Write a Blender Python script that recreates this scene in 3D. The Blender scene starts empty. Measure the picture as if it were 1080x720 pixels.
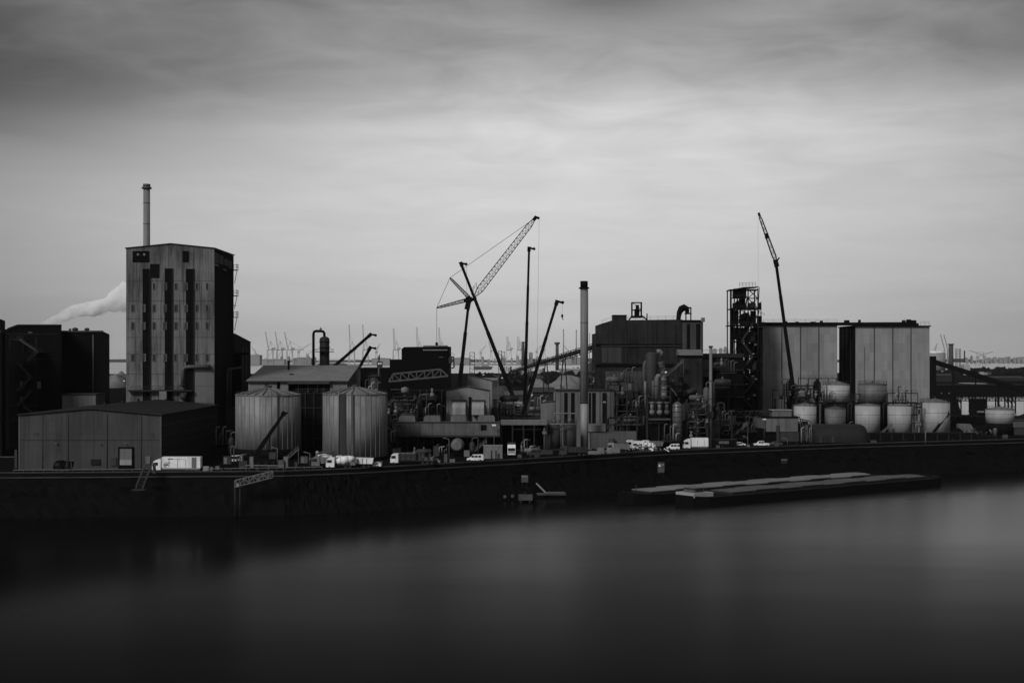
import bpy, bmesh, math, random, mathutils
from mathutils import Vector, Matrix
random.seed(7)
R = math.radians
scene = bpy.context.scene
COL = scene.collection
F, HOR, CAM_H, WATER = 1500.0, 375.0, 31.0, -11.0     # lens in picture units, eye-level row, eye height over the quay, water level

# ------------------------------------------------------------------ camera
cam_data = bpy.data.cameras.new('camera')
cam = bpy.data.objects.new('camera', cam_data); COL.objects.link(cam)
cam.location = (0, 0, CAM_H); cam.rotation_euler = (R(90), 0, 0)
cam_data.sensor_width = 36; cam_data.lens = F / 1080 * 36
cam_data.shift_y = (HOR - 360) / 1080
cam_data.clip_start = 1; cam_data.clip_end = 60000
scene.camera = cam

# ------------------------------------------------------------------ sky
SUN_EL, SUN_AZ = 36, 213          # azimuth clockwise from the view direction: behind the camera, over its left shoulder
world = bpy.data.worlds.new('World'); scene.world = world; world.use_nodes = True
nt = world.node_tree; nt.nodes.clear(); N = nt.nodes.new; L = nt.links.new
def math_node(tree, op, a, b=None, clamp=False):
    n = tree.nodes.new('ShaderNodeMath'); n.operation = op; n.use_clamp = clamp
    for i, v in enumerate((a, b)):
        if v is None: continue
        if isinstance(v, (int, float)): n.inputs[i].default_value = v
        else: tree.links.new(v, n.inputs[i])
    return n.outputs[0]
def wm(op, a, b=None, clamp=False): return math_node(nt, op, a, b, clamp)
tc = N('ShaderNodeTexCoord'); sp = N('ShaderNodeSeparateXYZ'); L(tc.outputs['Generated'], sp.inputs[0])
dx, dy, dz = sp.outputs
den = wm('ADD', wm('MAXIMUM', dz, 0.0), 0.10)
cb = N('ShaderNodeCombineXYZ'); L(wm('DIVIDE', dx, den), cb.inputs[0]); L(wm('DIVIDE', dy, den), cb.inputs[1])
nz = N('ShaderNodeTexNoise'); L(cb.outputs[0], nz.inputs['Vector']); nz.inputs['Scale'].default_value = 0.55
nz.inputs['Detail'].default_value = 6; nz.inputs['Roughness'].default_value = 0.5; nz.inputs['Distortion'].default_value = 0.7
nz2 = N('ShaderNodeTexNoise'); L(cb.outputs[0], nz2.inputs['Vector']); nz2.inputs['Scale'].default_value = 3.2
nz2.inputs['Detail'].default_value = 7; nz2.inputs['Roughness'].default_value = 0.55; nz2.inputs['Distortion'].default_value = 0.5
cl = wm('SUBTRACT', nz.outputs[0], 0.5); cl2 = wm('SUBTRACT', nz2.outputs[0], 0.5)
ze = wm('ADD', dz, wm('MULTIPLY', cl, 0.07))
def bank(cx, cz, rx, rz, k):
    """a darker cloud bank: soft ellipse in the sky, ragged by the cloud noise"""
    a = wm('DIVIDE', wm('SUBTRACT', wm('ADD', dx, wm('MULTIPLY', cl, .12)), cx), rx); b = wm('DIVIDE', wm('SUBTRACT', wm('ADD', dz, wm('MULTIPLY', cl2, .035)), cz), rz)
    return wm('SUBTRACT', 1.0, wm('MULTIPLY', wm('EXPONENT', wm('MULTIPLY', wm('ADD', wm('MULTIPLY', a, a), wm('MULTIPLY', b, b)), -1.0)), wm('MULTIPLY', wm('MULTIPLY', k, 1.0), wm('GREATER_THAN', dy, 0.0))))
banks = wm('MULTIPLY', wm('MULTIPLY', bank(-.38, .178, .22, .046, .72), bank(.075, .243, .07, .014, .38)), wm('MULTIPLY', bank(.35, .195, .12, .035, .25), wm('MULTIPLY', bank(-.15, .235, .14, .03, .2), bank(.40, .25, .12, .03, .35))))
rin = wm('DIVIDE', ze, 0.30, True)
rp = N('ShaderNodeValToRGB'); L(rin, rp.inputs[0])
stops = [(0.0, .47), (.08, .50), (.16, .56), (.30, .63), (.43, .63), (.52, .67), (.58, .55), (.65, .40), (.73, .32), (.84, .30), (1.0, .20)]
el = rp.color_ramp.elements
el[0].position, el[1].position = 0, 1
for p, v in stops[1:-1]: el.new(p)
for e, (p, v) in zip(sorted(el, key=lambda e: e.position), stops): e.position = p; e.color = (v, v, v, 1)
rp.color_ramp.interpolation = 'B_SPLINE'
up = wm('MULTIPLY', wm('DIVIDE', wm('SUBTRACT', dz, 0.3), 0.7, True), 0.10)
base = wm('ADD', rp.outputs[0], up)
dq = wm('DIVIDE', dz, 0.25, True)
amp = wm('ADD', wm('MULTIPLY', wm('MULTIPLY', dq, dq), 1.35), 0.015)
tex = wm('ADD', wm('MULTIPLY', cl2, amp), 1.0)
cs = N('ShaderNodeCombineXYZ'); L(wm('MULTIPLY', dx, 3.0), cs.inputs[0]); L(wm('MULTIPLY', dz, 60.0), cs.inputs[1])
ns3 = N('ShaderNodeTexNoise'); L(cs.outputs[0], ns3.inputs['Vector']); ns3.inputs['Scale'].default_value = 1.0; ns3.inputs['Detail'].default_value = 4
tex = wm('ADD', tex, wm('MULTIPLY', wm('SUBTRACT', ns3.outputs[0], .5), .14))
ax = wm('SUBTRACT', dx, 0.03)
side = wm('SUBTRACT', 1.0, wm('MULTIPLY', wm('MULTIPLY', ax, ax), 3.2))
side = wm('MAXIMUM', side, 0.45)
lum = wm('MULTIPLY', wm('MULTIPLY', wm('MULTIPLY', base, tex), side), banks)
sky = N('ShaderNodeTexSky'); sky.sky_type = 'NISHITA'; sky.sun_disc = False
sky.sun_elevation = R(SUN_EL); sky.sun_rotation = R(SUN_AZ); sky.air_density = 1; sky.dust_density = 4
bw = N('ShaderNodeRGBToBW'); L(sky.outputs[0], bw.inputs[0])
tot = wm('ADD', wm('MULTIPLY', lum, 10.0), wm('MULTIPLY', wm('MINIMUM', bw.outputs[0], 6.0), 0.03))
bg = N('ShaderNodeBackground'); bg.inputs[1].default_value = 0.1; L(tot, bg.inputs[0])
wo = N('ShaderNodeOutputWorld'); L(bg.outputs[0], wo.inputs[0])

# ------------------------------------------------------------------ sun behind thick cloud, exposure
sd = bpy.data.lights.new('sun', 'SUN'); sd.energy = 2.4; sd.angle = R(14); sd.color = (1, 1, 1)
sun = bpy.data.objects.new('sun', sd); COL.objects.link(sun)
az, elv = R(SUN_AZ), R(SUN_EL)
to_sun = Vector((math.sin(az) * math.cos(elv), math.cos(az) * math.cos(elv), math.sin(elv)))
sun.rotation_euler = to_sun.to_track_quat('Z', 'Y').to_euler()
sun.location = to_sun * 500
scene.view_settings.view_transform = 'Standard'; scene.view_settings.look = 'None'
scene.view_settings.exposure = 0.0; scene.view_settings.gamma = 1.0; scene.view_settings.use_curve_mapping = False
cy = scene.cycles
cy.use_denoising = True; cy.max_bounces = 24; cy.diffuse_bounces = 2; cy.glossy_bounces = 3; cy.volume_bounces = 20
cy.volume_step_rate = 4; cy.use_adaptive_sampling = True; cy.adaptive_threshold = 0.01

# ------------------------------------------------------------------ helpers
def X(px, Y): return (px - 540.0) / F * Y
def Z(py, Y): return CAM_H - (py - HOR) / F * Y
def P(px, py, Y): return Vector((X(px, Y), Y, Z(py, Y)))
def GY(py): return CAM_H * F / (py - HOR)
ORG = {}
def tag(o, label=None, cat=None, group=None, kind=None):
    if label: o['label'] = label
    if cat: o['category'] = cat
    if group: o['group'] = group
    if kind: o['kind'] = kind
    return o
def thing(name, label, cat, loc, group=None):
    o = bpy.data.objects.new(name, None); COL.objects.link(o)
    o.location = loc; o.empty_display_size = 0.5; ORG[o.name] = Vector(loc)
    return tag(o, label, cat, group)
def copy_tree(o, parent=None):
    c = o.copy(); COL.objects.link(c); c.parent = parent
    for ch in o.children: copy_tree(ch, c)
    return c

class MB:
    def __init__(s, T=None): s.v = []; s.f = []; s.sm = []; s.T = T      # T: placement applied to every point
    def face(s, idx, smooth=False): s.f.append(tuple(idx)); s.sm.append(smooth)
    def add(s, pts):
        n = len(s.v); s.v.extend(tuple(s.T @ Vector(p)) if s.T else tuple(p) for p in pts); return n
    def quad(s, a, b, c, d): n = s.add((a, b, c, d)); s.face((n, n+1, n+2, n+3)); return s
    def box(s, x0, x1, y0, y1, z0, z1):
        if x0 > x1: x0, x1 = x1, x0
        if z0 > z1: z0, z1 = z1, z0
        n = s.add([(x0,y0,z0),(x1,y0,z0),(x1,y1,z0),(x0,y1,z0),(x0,y0,z1),(x1,y0,z1),(x1,y1,z1),(x0,y1,z1)])
        for q in ((3,2,1,0),(4,5,6,7),(0,1,5,4),(1,2,6,5),(2,3,7,6),(3,0,4,7)): s.face([n+i for i in q])
        return s
    def prism(s, poly, d, axis='y'):
        """poly of (u,w) pairs swept along an axis between d[0] and d[1]"""
        def pt(u, w, t): return {'y': (u, t, w), 'x': (t, u, w), 'z': (u, w, t)}[axis]
        m = len(poly)
        n = s.add([pt(u, w, d[0]) for u, w in poly] + [pt(u, w, d[1]) for u, w in poly])
        s.face(range(n, n+m)); s.face(range(n+2*m-1, n+m-1, -1))
        for i in range(m):
            j = (i+1) % m; s.face((n+i, n+m+i, n+m+j, n+j))
        return s
    def frame(s, p0, p1):
        a = (Vector(p1) - Vector(p0)).normalized()
        u = a.cross(Vector((0, 0, 1)))
        if u.length < 1e-3: u = Vector((1, 0, 0))
        u.normalize(); return u, u.cross(a).normalized()
    def beam(s, p0, p1, w, h=None):
        h = h or w; p0, p1 = Vector(p0), Vector(p1); u, v = s.frame(p0, p1)
        c = [u*w/2 + v*h/2, -u*w/2 + v*h/2, -u*w/2 - v*h/2, u*w/2 - v*h/2]
        n = s.add([p0 + k for k in c] + [p1 + k for k in c])
        s.face((n, n+1, n+2, n+3)); s.face((n+7, n+6, n+5, n+4))
        for i in range(4):
            j = (i+1) % 4; s.face((n+i, n+4+i, n+4+j, n+j))
        return s
    def cyl(s, p0, p1, r0, r1=None, n=12, cap=True):
        r1 = r0 if r1 is None else r1
        p0, p1 = Vector(p0), Vector(p1); u, v = s.frame(p0, p1)
        k = s.add([p0 + (u*math.cos(t) + v*math.sin(t))*r0 for t in [2*math.pi*i/n for i in range(n)]] +
                  [p1 + (u*math.cos(t) + v*math.sin(t))*r1 for t in [2*math.pi*i/n for i in range(n)]])
        for i in range(n):
            j = (i+1) % n; s.face((k+i, k+j, k+n+j, k+n+i), True)
        if cap: s.face(range(k+n-1, k-1, -1)); s.face(range(k+n, k+2*n))
        return s
    def tube(s, pts, r, n=8, radii=None):
        pts = [Vector(p) for p in pts]; rings = []
        for i, p in enumerate(pts):
            a = pts[max(0, i-1)]; b = pts[min(len(pts)-1, i+1)]
            d = (b - a).normalized(); ref = Vector((0, 1, 0)) if abs(d.y) < .9 else Vector((1, 0, 0))
            u = d.cross(ref).normalized(); v = u.cross(d).normalized(); rr = radii[i] if radii else r
            rings.append(s.add([p + (u*math.cos(2*math.pi*k/n) + v*math.sin(2*math.pi*k/n))*rr for k in range(n)]))
        for a, b in zip(rings, rings[1:]):
            for i in range(n):
                j = (i+1) % n; s.face((a+i, a+j, b+j, b+i), True)
        s.face(range(rings[0]+n-1, rings[0]-1, -1)); s.face(range(rings[-1], rings[-1]+n))
        return s
    def lathe(s, x, y, prof, n=24, smooth=True):
        rings = [s.add([(x + r*math.cos(2*math.pi*k/n), y + r*math.sin(2*math.pi*k/n), z) for k in range(n)]) for r, z in prof]
        for a, b in zip(rings, rings[1:]):
            for i in range(n):
                j = (i+1) % n; s.face((a+i, a+j, b+j, b+i), smooth)
        s.face(range(rings[0]+n-1, rings[0]-1, -1)); s.face(range(rings[-1], rings[-1]+n))
        return s
    def ball(s, c, r, n=12, sx=1, sz=1):
        prof = [(max(1e-3, r*sx*math.sin(math.pi*i/8)), c[2] - r*sz*math.cos(math.pi*i/8)) for i in range(9)]
        return s.lathe(c[0], c[1], prof, n)
    def rail(s, pts, h=1.1, step=2.5, t=.07):
        """hand rail: posts, top rail, mid rail along a list of points"""
        for a, b in zip(pts, pts[1:]):
            a, b = Vector(a), Vector(b); up = Vector((0, 0, h)); k = max(1, round((b-a).length/step))
            s.beam(a+up, b+up, t); s.beam(a+up*.55, b+up*.55, t*.8)
            for i in range(k+1):
                q = a.lerp(b, i/k); s.beam(q, q+up, t)
        return s
    def truss(s, a0, a1, b0, b1, k, t):
        """lattice between two chords"""
        a0, a1, b0, b1 = map(Vector, (a0, a1, b0, b1)); s.beam(a0, a1, t); s.beam(b0, b1, t)
        for i in range(k+1):
            s.beam(a0.lerp(a1, i/k), b0.lerp(b1, i/k), t*.7)
            if i < k:
                if i % 2: s.beam(a0.lerp(a1, i/k), b0.lerp(b1, (i+1)/k), t*.6)
                else: s.beam(b0.lerp(b1, i/k), a0.lerp(a1, (i+1)/k), t*.6)
        return s
    def build(s, name, mat, parent=None):
        me = bpy.data.meshes.new(name); o = bpy.data.objects.new(name, me); COL.objects.link(o)
        if parent is not None:
            root = parent
            while root.parent: root = root.parent
            org = ORG[root.name]; o.parent = parent
        else:
            xs, ys, zs = zip(*s.v); org = Vector(((min(xs)+max(xs))/2, (min(ys)+max(ys))/2, min(zs)))
            o.location = org; ORG[o.name] = org
        me.from_pydata([(a-org[0], b-org[1], c-org[2]) for a, b, c in s.v], [], s.f)
        if len(s.f) > 1:
            bmh = bmesh.new(); bmh.from_mesh(me); bmesh.ops.recalc_face_normals(bmh, faces=bmh.faces); bmh.to_mesh(me); bmh.free()
        me.polygons.foreach_set('use_smooth', s.sm); me.materials.append(mat); me.update()
        return o

def solo(mb, name, mat, label, cat, group=None, kind=None):
    return tag(mb.build(name, mat), label, cat, group, kind)
def struct(mb, name, mat): return tag(mb.build(name, mat), kind='structure')

def material(name, a, rough=.75, var=.3, scale=.35, streak=0., panel=0., row=0., spec=.25, metal=0.):
    """grey procedural surface: blotches, rain streaks down the face, sheet-to-sheet tone changes"""
    a = a*.5 if a < .6 else a
    m = bpy.data.materials.new(name); m.use_nodes = True; t = m.node_tree; b = t.nodes['Principled BSDF']
    b.inputs['Roughness'].default_value = rough; b.inputs['Specular IOR Level'].default_value = spec; b.inputs['Metallic'].default_value = metal
    tcn = t.nodes.new('ShaderNodeTexCoord'); oi = t.nodes.new('ShaderNodeObjectInfo')
    ofs = t.nodes.new('ShaderNodeVectorMath'); ofs.operation = 'ADD'; t.links.new(tcn.outputs['Object'], ofs.inputs[0])
    sc = t.nodes.new('ShaderNodeVectorMath'); sc.operation = 'SCALE'; t.links.new(oi.outputs['Random'], sc.inputs['Scale']); sc.inputs[0].default_value = (37, 0, 0)
    t.links.new(sc.outputs[0], ofs.inputs[1])
    def noise(vec_scale, s, detail=5):
        mp = t.nodes.new('ShaderNodeMapping'); mp.inputs['Scale'].default_value = vec_scale; t.links.new(ofs.outputs[0], mp.inputs[0])
        n = t.nodes.new('ShaderNodeTexNoise'); n.inputs['Scale'].default_value = s; n.inputs['Detail'].default_value = detail
        n.inputs['Roughness'].default_value = .6; t.links.new(mp.outputs[0], n.inputs['Vector']); return math_node(t, 'SUBTRACT', n.outputs[0], .5)
    def ramp(v, lo, hi, a0, a1):
        n = t.nodes.new('ShaderNodeMapRange'); n.interpolation_type = 'SMOOTHSTEP'; t.links.new(v, n.inputs['Value'])
        for k, q in (('From Min', lo), ('From Max', hi), ('To Min', a0), ('To Max', a1)): n.inputs[k].default_value = q
        return n.outputs[0]
    f = math_node(t, 'ADD', math_node(t, 'MULTIPLY', noise((1, 1, 1), scale), var*2), 1.0)
    if streak:      # rain-washed dirt: broad patches, then narrow runs that fade in and out down the face
        f = math_node(t, 'MULTIPLY', f, ramp(noise((1, 1, .35), .11, 6), -.02, .14, 1.0, 1.0-.55*min(1, streak)))
        f = math_node(t, 'MULTIPLY', f, ramp(noise((1, 1, .045), 1.1, 6), -.05, .16, 1.0+.12*streak, 1.0-.6*min(1, streak)))
        f = math_node(t, 'MULTIPLY', f, ramp(noise((1, 1, .03), 3.1, 3), .0, .2, 1.0, 1.0-.35*min(1, streak)))
    if panel:
        s3 = t.nodes.new('ShaderNodeSeparateXYZ'); t.links.new(tcn.outputs['Object'], s3.inputs[0]); c3 = t.nodes.new('ShaderNodeCombineXYZ')
        for i in range(3):
            w = (panel, panel, row or 9)[i]
            t.links.new(math_node(t, 'FLOOR', math_node(t, 'DIVIDE', s3.outputs[i], w)), c3.inputs[i])
        wn = t.nodes.new('ShaderNodeTexWhiteNoise'); t.links.new(c3.outputs[0], wn.inputs['Vector'])
        f = math_node(t, 'MULTIPLY', f, math_node(t, 'ADD', math_node(t, 'MULTIPLY', wn.outputs['Value'], .22), .89))
    f = math_node(t, 'MAXIMUM', math_node(t, 'MULTIPLY', f, a), a*.2)
    f = math_node(t, 'MINIMUM', f, .9)
    cc = t.nodes.new('ShaderNodeCombineColor')
    for i in range(3): t.links.new(f, cc.inputs[i])
    t.links.new(cc.outputs[0], b.inputs['Base Color'])
    return m

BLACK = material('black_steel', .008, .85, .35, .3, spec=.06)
NEARBLACK = material('black_cladding', .008, .9, .3, .25, .2, 1.3, 8, spec=.04)
DARK = material('dark_steel', .03, .7, .4, .5, .2, spec=.2)
DGREY = material('dark_grey_paint', .06, .7, .35, .4, .3)
MGREY = material('mid_grey_paint', .13, .65, .3, .4, .3)
LGREY = material('light_grey_paint', .26, .6, .2, .4, .25)
PALE = material('pale_paint', .45, .6, .15, .5, .2)
WHITE = material('grimy_white_paint', .66, .45, .22, .9, .3, spec=.4)
GLASS = material('dark_glass', .015, .15, .1, 1, spec=.5)
TYRE = material('tyre_rubber', .02, .9, .2, 2, spec=.1)
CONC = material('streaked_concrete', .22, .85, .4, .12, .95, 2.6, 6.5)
SILOP = material('weathered_silo_sheet', .345, .6, .3, .25, .4, 1.15, 3.2)
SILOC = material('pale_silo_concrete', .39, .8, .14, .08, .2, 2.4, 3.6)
SHEDW = material('shed_sheet', .085, .75, .25, .12, .45, 1.1, 30)
SHEDR = material('shed_roof_sheet', .028, .85, .3, .15, .1, 1.5, 9, spec=.1)
ROOFG = material('grey_roof_sheet', .27, .6, .22, .12, .2, 2.2, 9)
BOILER = material('sooty_boiler_sheet', .034, .75, .9, .13, .8, 3.0, 7, spec=.12)
BOILER2 = material('grey_boiler_panel', .10, .7, .35, .12, .5, 2.0, 9)
TANKW = material('white_tank_paint', .58, .5, .10, .2, .2)
TANKG = material('grey_tank_paint', .23, .55, .2, .25, .35)
ASPH = material('oily_asphalt', .013, .95, .5, .08, spec=0)
WETROCK = material('black_wet_stone', .005, .8, .5, .6, spec=.05)
COPING = material('quay_coping_concrete', .075, .85, .9, .22)
CHIM = material('chimney_steel', .30, .55, .12, .3, .25)
FARG = material('far_haze_grey', .42, .8, .2, .01)  # kept pale: part of the distance haze is put into this colour
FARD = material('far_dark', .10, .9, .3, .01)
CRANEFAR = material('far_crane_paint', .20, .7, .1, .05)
SAND = material('pale_gravel', .26, .95, .5, .06)
SANDD = material('dark_ore', .07, .95, .5, .06)

# ------------------------------------------------------------------ the setting: water, quay, far shore
wmt = bpy.data.materials.new('river_water'); wmt.use_nodes = True; t = wmt.node_tree; t.nodes.clear()
gl = t.nodes.new('ShaderNodeBsdfGlossy'); gl.inputs['Roughness'].default_value = .32; gl.inputs['Color'].default_value = (1, 1, 1, 1)
df = t.nodes.new('ShaderNodeBsdfDiffuse'); df.inputs[0].default_value = (.003, .003, .003, 1)
fr = t.nodes.new('ShaderNodeFresnel'); fr.inputs[0].default_value = 1.33
wt = t.nodes.new('ShaderNodeTexCoord'); wmap = t.nodes.new('ShaderNodeMapping'); wmap.inputs['Scale'].default_value = (.012, .03, 1)
t.links.new(wt.outputs['Object'], wmap.inputs[0])
wn = t.nodes.new('ShaderNodeTexNoise'); wn.inputs['Scale'].default_value = 1; wn.inputs['Detail'].default_value = 3; t.links.new(wmap.outputs[0], wn.inputs['Vector'])
fac = math_node(t, 'MULTIPLY', math_node(t, 'POWER', fr.outputs[0], 4.4), 12.0)                       # silty wind-ruffled water sends little back except near grazing
fac = math_node(t, 'MULTIPLY', fac, math_node(t, 'ADD', math_node(t, 'MULTIPLY', wn.outputs[0], .6), .7), True)
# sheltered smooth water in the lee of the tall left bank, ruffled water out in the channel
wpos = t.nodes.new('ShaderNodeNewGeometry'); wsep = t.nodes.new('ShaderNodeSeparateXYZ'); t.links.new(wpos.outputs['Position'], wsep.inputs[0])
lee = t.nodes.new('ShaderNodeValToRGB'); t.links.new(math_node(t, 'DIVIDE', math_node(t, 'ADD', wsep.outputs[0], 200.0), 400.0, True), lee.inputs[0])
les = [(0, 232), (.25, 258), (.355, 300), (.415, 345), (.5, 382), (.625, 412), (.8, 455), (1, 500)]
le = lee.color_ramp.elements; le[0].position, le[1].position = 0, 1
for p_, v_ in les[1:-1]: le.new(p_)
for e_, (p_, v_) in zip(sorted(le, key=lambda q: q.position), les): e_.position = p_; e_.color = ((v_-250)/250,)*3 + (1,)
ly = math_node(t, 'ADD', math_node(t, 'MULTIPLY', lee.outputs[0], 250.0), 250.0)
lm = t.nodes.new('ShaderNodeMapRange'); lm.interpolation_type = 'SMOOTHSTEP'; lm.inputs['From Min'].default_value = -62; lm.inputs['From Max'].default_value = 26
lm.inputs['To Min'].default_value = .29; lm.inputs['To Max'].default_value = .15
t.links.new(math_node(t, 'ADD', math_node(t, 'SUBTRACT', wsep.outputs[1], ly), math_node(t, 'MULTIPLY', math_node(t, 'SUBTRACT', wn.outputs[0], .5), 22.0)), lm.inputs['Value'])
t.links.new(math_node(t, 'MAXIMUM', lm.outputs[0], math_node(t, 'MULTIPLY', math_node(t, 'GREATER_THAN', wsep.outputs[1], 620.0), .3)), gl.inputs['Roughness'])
lee_dim = t.nodes.new('ShaderNodeMapRange'); lee_dim.interpolation_type = 'SMOOTHSTEP'; t.links.new(lm.outputs[0], lee_dim.inputs['Value'])   # painted dimming: weakens reflections on the sheltered water by position
for k_, q_ in (('From Min', .15), ('From Max', .29), ('To Min', .35), ('To Max', 1.0)): lee_dim.inputs[k_].default_value = q_
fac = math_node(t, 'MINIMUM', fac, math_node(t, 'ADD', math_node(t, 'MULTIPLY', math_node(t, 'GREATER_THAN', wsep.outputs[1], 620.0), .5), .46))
fac = math_node(t, 'MULTIPLY', fac, math_node(t, 'MAXIMUM', lee_dim.outputs[0], math_node(t, 'GREATER_THAN', wsep.outputs[1], 620.0)))
bp = t.nodes.new('ShaderNodeBump'); bp.inputs['Strength'].default_value = .02; bp.inputs['Distance'].default_value = .3; t.links.new(wn.outputs[0], bp.inputs['Height'])
mx = t.nodes.new('ShaderNodeMixShader'); t.links.new(fac, mx.inputs[0]); t.links.new(df.outputs[0], mx.inputs[1]); t.links.new(gl.outputs[0], mx.inputs[2])
mo = t.nodes.new('ShaderNodeOutputMaterial'); t.links.new(mx.outputs[0], mo.inputs[0])
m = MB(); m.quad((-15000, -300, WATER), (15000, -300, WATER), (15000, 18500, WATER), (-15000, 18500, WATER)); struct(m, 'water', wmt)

EDGE_PX = [(-420, 372), (-20, 375), (300, 381), (380, 391), (550, 425), (700, 463), (900, 500), (1080, 528), (1320, 570)]
EDGE = [Vector((X(p, y), y, 0)) for p, y in EDGE_PX]
EDGE = [Vector((-900, 366, 0))] + EDGE + [Vector((800, 700, 0))]
def edge_y(px):
    for (a, ya), (b, yb) in zip(EDGE_PX, EDGE_PX[1:]):
        if a <= px <= b: return ya + (yb - ya)*(px - a)/(b - a)
m = MB()
poly = [(p.x, p.y) for p in EDGE] + [(1100, 1000), (340, 775), (228, 720), (450, 1450), (900, 1500), (3500, 1500), (3500, 2600), (1200, 2650), (-200, 2500), (-1400, 2300), (-3500, 2400), (-3500, 366)]
n = m.add([(x, y, 0) for x, y in poly]); m.face(range(n, n+len(poly))); struct(m, 'quay_ground', ASPH)
def offset(pts, d):
    out = []
    for i, p in enumerate(pts):
        a = pts[max(0, i-1)]; b = pts[min(len(pts)-1, i+1)]; t_ = (b-a).normalized(); out.append(p + Vector((t_.y, -t_.x, 0))*d)
    return out
m = MB(); o1 = offset(EDGE, .35); o2 = offset(EDGE, 2.6); o3 = offset(EDGE, 7.5)
rows = [[p + Vector((0, 0, -.02)) for p in EDGE], [p + Vector((0, 0, -1.2)) for p in o1], [p + Vector((0, 0, -6)) for p in o2], [p + Vector((0, 0, -11.6)) for p in o3]]
SUB = 40
def dense(pts):
    out = []
    for a, b in zip(pts, pts[1:]): out += [a.lerp(b, i/SUB) for i in range(SUB)]
    return out + [pts[-1]]
rows = [dense(r) for r in rows]
full = [rows[0], rows[1]]
for k in range(1, 9): full.append([(rows[1][i].lerp(rows[2][i], k/4) if k <= 4 else rows[2][i].lerp(rows[3][i], (k-4)/4)) + Vector((random.uniform(-.5, .5), random.uniform(-.5, .5), random.uniform(-.3, .3)))*(k < 8) for i in range(len(rows[0]))])
ids = [m.add(r) for r in full]
for a, b in zip(ids, ids[1:]):
    for i in range(len(rows[0])-1): m.face((a+i, b+i, b+i+1, a+i+1))
struct(m, 'quay_bank', WETROCK)
m = MB()
for a, b in zip(EDGE, EDGE[1:]): m.beam(a + Vector((0, .25, .12)), b + Vector((0, .25, .12)), .6, .28)
struct(m, 'quay_kerb', COPING)
m = MB()
for a, b in zip(o1, o1[1:]): m.beam(a + Vector((0, -.25, -1.15)), b + Vector((0, -.25, -1.15)), .4, .3)
struct(m, 'quay_ledge', COPING)
# far shore
m = MB(); m.box(-14000, 14000, 9000, 9400, WATER-.5, -6); struct(m, 'far_shore', FARD)
m = MB()
x = -6500
while x < 6500:
    w = random.uniform(150, 700); h = random.uniform(4, 22)
    k = 6; pts = [(x, -6)] + [(x + w*i/k, -6 + h*math.sin(math.pi*i/k)**.5*random.uniform(.8, 1.1) if 0 < i < k else -6) for i in range(k+1)][1:]
    m.prism(pts, (9150, 9350), 'y'); x += w*random.uniform(.6, 1.3)
struct(m, 'far_hills', FARD)
# haze
hz = bpy.data.materials.new('haze_air'); hz.use_nodes = True; t = hz.node_tree; t.nodes.clear()
pv = t.nodes.new('ShaderNodeVolumePrincipled'); pv.inputs['Color'].default_value = (.97, .97, .97, 1); pv.inputs['Density'].default_value = 1.2e-5; pv.inputs['Anisotropy'].default_value = 0
ho = t.nodes.new('ShaderNodeOutputMaterial'); t.links.new(pv.outputs[0], ho.inputs['Volume'])
m = MB(); m.box(-16000, 16000, -400, 19500, WATER-1, 280); hzo = m.build('haze', hz); hzo['kind'] = 'stuff'

# ------------------------------------------------------------------ buildings, left to right
def skew(m, Y):
    """hall set askew: its flank runs back parallel to the sight line past its corner"""
    m.v = [(x + max(0, y-Y)*(x/Y), y, z) for x, y, z in m.v]; return m
def front_box(m, p0, p1, Y, top, depth, z0=0.0): return m.box(X(p0, Y), X(p1, Y), Y, Y+depth, z0, Z(top, Y))

# dark works with the zigzag stairs
Y = 468
r = thing('works_building', 'tall black works hall with a chamfered roof corner behind the zigzag stairs', 'building', (X(12, Y), Y, 0))
m = MB(); m.prism([(X(-70, Y), 0), (X(65, Y), 0), (X(65, Y), Z(343, Y)), (X(19, Y), Z(343, Y)), (X(8, Y), Z(347, Y)), (X(-70, Y), Z(348, Y))], (Y, Y+26)); skew(m, Y); m.build('wall', NEARBLACK, r)
m = MB(); m.beam((X(19, Y), Y-.2, Z(342.6, Y)), (X(65, Y), Y-.2, Z(342.6, Y)), .5, .35); m.beam((X(19, Y), Y-.2, Z(342.6, Y)), (X(8, Y), Y-.2, Z(346.6, Y)), .5, .35); m.build('roof_edge', DARK, r)
m = MB(); m.box(X(30, Y), X(34, Y), Y-.4, Y-.01, Z(351, Y), Z(350, Y)); m.build('wall_lamp', LGREY, r)
for a in (352, 378, 395):
    m = MB(); m.box(X(2, Y), X(62, Y), Y-.12, Y-.01, Z(a+.5, Y), Z(a, Y)); m.build('cladding_rail', DARK, r)
Y = 440
r = thing('conveyor_head_house', 'small black head house poking above the roofline at the far left edge', 'building', (X(-8, Y), Y, 0))
m = MB(); m.prism([(X(-40, Y), 0), (X(5.5, Y), 0), (X(5.5, Y), Z(338.5, Y)), (X(1, Y), Z(336.5, Y)), (X(-40, Y), Z(336, Y))], (Y, Y+12)); skew(m, Y); m.build('wall', NEARBLACK, r)
m = MB(); m.cyl((X(1, Y), Y-2, Z(354, Y)), (X(1, Y), Y-2, Z(348, Y)), .9); m.build('roof_vent', DGREY, r)
m = MB(); m.box(X(-40, Y), X(5.9, Y), Y-3.2, Y-.02, 0, Z(351, Y)); m.build('porch', NEARBLACK, r)

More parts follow.
